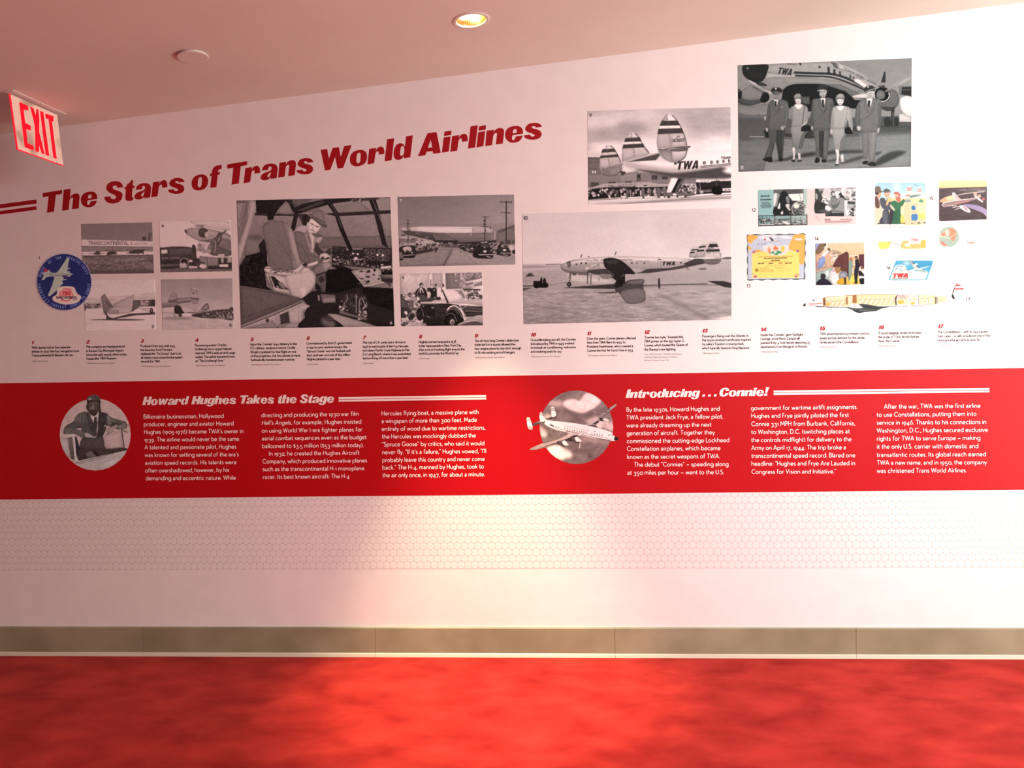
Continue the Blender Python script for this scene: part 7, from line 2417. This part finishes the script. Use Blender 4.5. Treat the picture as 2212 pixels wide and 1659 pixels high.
# ------------------------------------------------------------------ exit sign
def ray_to_plane(px, p0, n):
    d = ray(np.array(px, float)); t = ((p0-CAM)@n)/(d@n); return CAM+d*t
A = hit_ceil(22, 203, .012); B = hit_ceil(123.5, 248, .012)
u = B-A; u[2] = 0; ulen = np.linalg.norm(u); u /= ulen; nrm = np.array([u[1], -u[0], 0.0])
if nrm@(CAM-A) < 0: nrm = -nrm
D1 = ray_to_plane((38.5, 322.5), A, nrm); E1 = ray_to_plane((137, 357.5), A, nrm)
tz = (A[2]+B[2])/2; bz = (D1[2]+E1[2])/2
print('exit', A, B, D1, E1, 'w', ulen, 'h', tz-bz)
ex = empty('exit_sign', ((A[0]+B[0])/2, (A[1]+B[1])/2, bz)); tag(ex, 'red and white edge-lit EXIT sign hanging from the ceiling at far left', 'exit sign')
M_panel = mat('exit_panel', srgb('f2dccb'), .35, .4, emit=srgb('ffc8a8'), es=.06)
M_panel = noise_var(M_panel, 9, srgb('b09c86'), srgb('ead6c4'), 4, lo=.34, hi=.5)
M_exit = mat('exit_red', srgb('ff0018'), .4, .3, emit=srgb('ff0020'), es=.7)
M_edge = mat('exit_edge', srgb('e03040'), .3, .5, emit=srgb('ff2038'), es=.55)
# quad frame of the panel in its own plane: s along u (0..1), t down (0..1)
def ep(s, t, o):
    top = A*(1-s)+B*s; bot = D1*(1-s)+E1*s
    p = top*(1-t)+bot*t; return p+nrm*o
def slab(name, poly, o0, o1, m):
    n = len(poly); V = [ep(s, t, o1) for s, t in poly]+[ep(s, t, o0) for s, t in poly]
    loops = tessellate_polygon([[Vector((s, t, 0)) for s, t in poly]])
    F = [(c, b_, a) for a, b_, c in loops]+[(a+n, b_+n, c+n) for a, b_, c in loops]+[(i, (i+1) % n, n+(i+1) % n, n+i) for i in range(n)]
    ob = MB().add([tuple(v) for v in V], F).build(name, m); return child(ob, ex)
slab('panel', [(0, 0), (1, 0), (1, 1), (0, 1)], -.005, 0, M_panel)
slab('edge_trim', [(-.012, 0), (.006, 0), (.006, 1.0), (-.012, 1.0)], -.0055, .0006, M_edge)['label'] = 'glowing red edge'
slab('edge_trim', [(0, .992), (1, .992), (1, 1.012), (0, 1.012)], -.0055, .0006, M_edge)['label'] = 'glowing red edge'
# letters: measured in the close view, turned into panel coordinates
def st(px, py):
    P_ = ray_to_plane((px/7.215, 150+py/7.215), A, nrm)
    s = (P_-A)@u/ulen
    for _ in range(3):
        top = A*(1-s)+B*s; bot = D1*(1-s)+E1*s; t = (P_[2]-top[2])/(bot[2]-top[2]); s0 = s
        base = top*(1-t)+bot*t; s += ((P_-base)@u)/ulen
    return (s, t)
for L in ('298,510 430,570 438,640 360,620 385,832 470,875 476,950 400,930 425,1150 515,1190 522,1262 385,1215',
          '468,582 515,605 550,730 570,615 592,628 605,760 605,980 690,1325 650,1310 605,1170 600,1290 553,1280 545,930 525,800',
          '622,648 668,662 762,1350 712,1335', '705,688 828,730 828,812 803,800 878,1393 830,1378 755,770 712,765'):
    slab('letter', [st(*[float(v) for v in p.split(',')]) for p in L.split()], .0002, .0022, M_exit)['label'] = 'glowing red letter'
# ceiling plate above it
ca_ = (A+B)/2; half = ulen/2
c2 = hit_ceil(29, 196.5, .006); c3 = hit_ceil(145.5, 248.5, .006)
ul = ((c3-c2)@u)
cw = .045
s_in = (c2-A)@u
V = []
for s in (s_in, s_in+ul):
    for o in (-cw/2, cw/2):
        p = A+u*s+nrm*o
        for dz in (.002, -.0015): V.append((p[0], p[1], ceil_z(p[0])+dz-.002))
child(MB().add(V, [(0, 1, 3, 2), (4, 6, 7, 5), (0, 4, 5, 1), (2, 3, 7, 6), (0, 2, 6, 4), (1, 5, 7, 3)]).build('ceiling_plate', M_disc), ex)
print('plate', cw, ul, s_in)
# ------------------------------------------------------------------ recessed downlight
tilt = math.atan(CS)
def on_ceiling(o, p, drop=0.0):
    o.location = (p[0], p[1], ceil_z(p[0])-drop); o.rotation_euler = (0, -tilt, 0)
def lathe(prof, n=40, closed=False):
    V = []; F = []
    for r, z in prof:
        for i in range(n): a = 2*math.pi*i/n; V.append((r*math.cos(a), r*math.sin(a), z))
    for k in range(len(prof)-1):
        for i in range(n): F.append((k*n+i, k*n+(i+1) % n, (k+1)*n+(i+1) % n, (k+1)*n+i))
    return V, F
M_cone = mat('gold_reflector', srgb('f0c078'), .18, .5, metal=.9)
M_lamp = mat('lamp_glow', (1, .93, .8), .4, .2, emit=(1, .86, .62), es=14)
dl = empty('downlight'); tag(dl, 'round recessed downlight glowing warm gold in the ceiling', 'ceiling light')
on_ceiling(dl, LH)
V, F = lathe([(LR+.010, 0), (LR+.010, -.002), (LR+.004, -.0035), (LR-.004, -.003), (LR-.006, .004)]); o = MB().add(V, F).build('trim_ring', M_disc, dl)
V, F = lathe([(LR-.005, .001), (LR-.012, .03), (LR-.022, .07), (LR-.028, .10), (.0005, .10)]); o = MB().add(V, F).build('reflector', M_cone, dl)
V, F = lathe([(.0005, 0), (.020, 0), (.030, .008), (.033, .03), (.030, .05), (.0005, .052)], 24); o = MB().add(V, F).build('lamp', M_lamp, dl); o.location = (-.024, 0, .012)
# ------------------------------------------------------------------ smoke detector cover
SP = hit_ceil(416, 119)
sd = empty('sprinkler_cover'); tag(sd, 'plain round white sprinkler cover on the ceiling left of the downlight', 'ceiling cover')
on_ceiling(sd, SP)
sr = .062
V, F = lathe([(sr-.006, .001), (sr-.006, -.007), ]); MB().add(V, F).build('collar', M_disc, sd)
V, F = lathe([(.0005, -.006), (sr, -.006), (sr, -.009), (sr-.004, -.0105), (.0005, -.0105)]); MB().add(V, F).build('cover_disc', M_disc, sd)
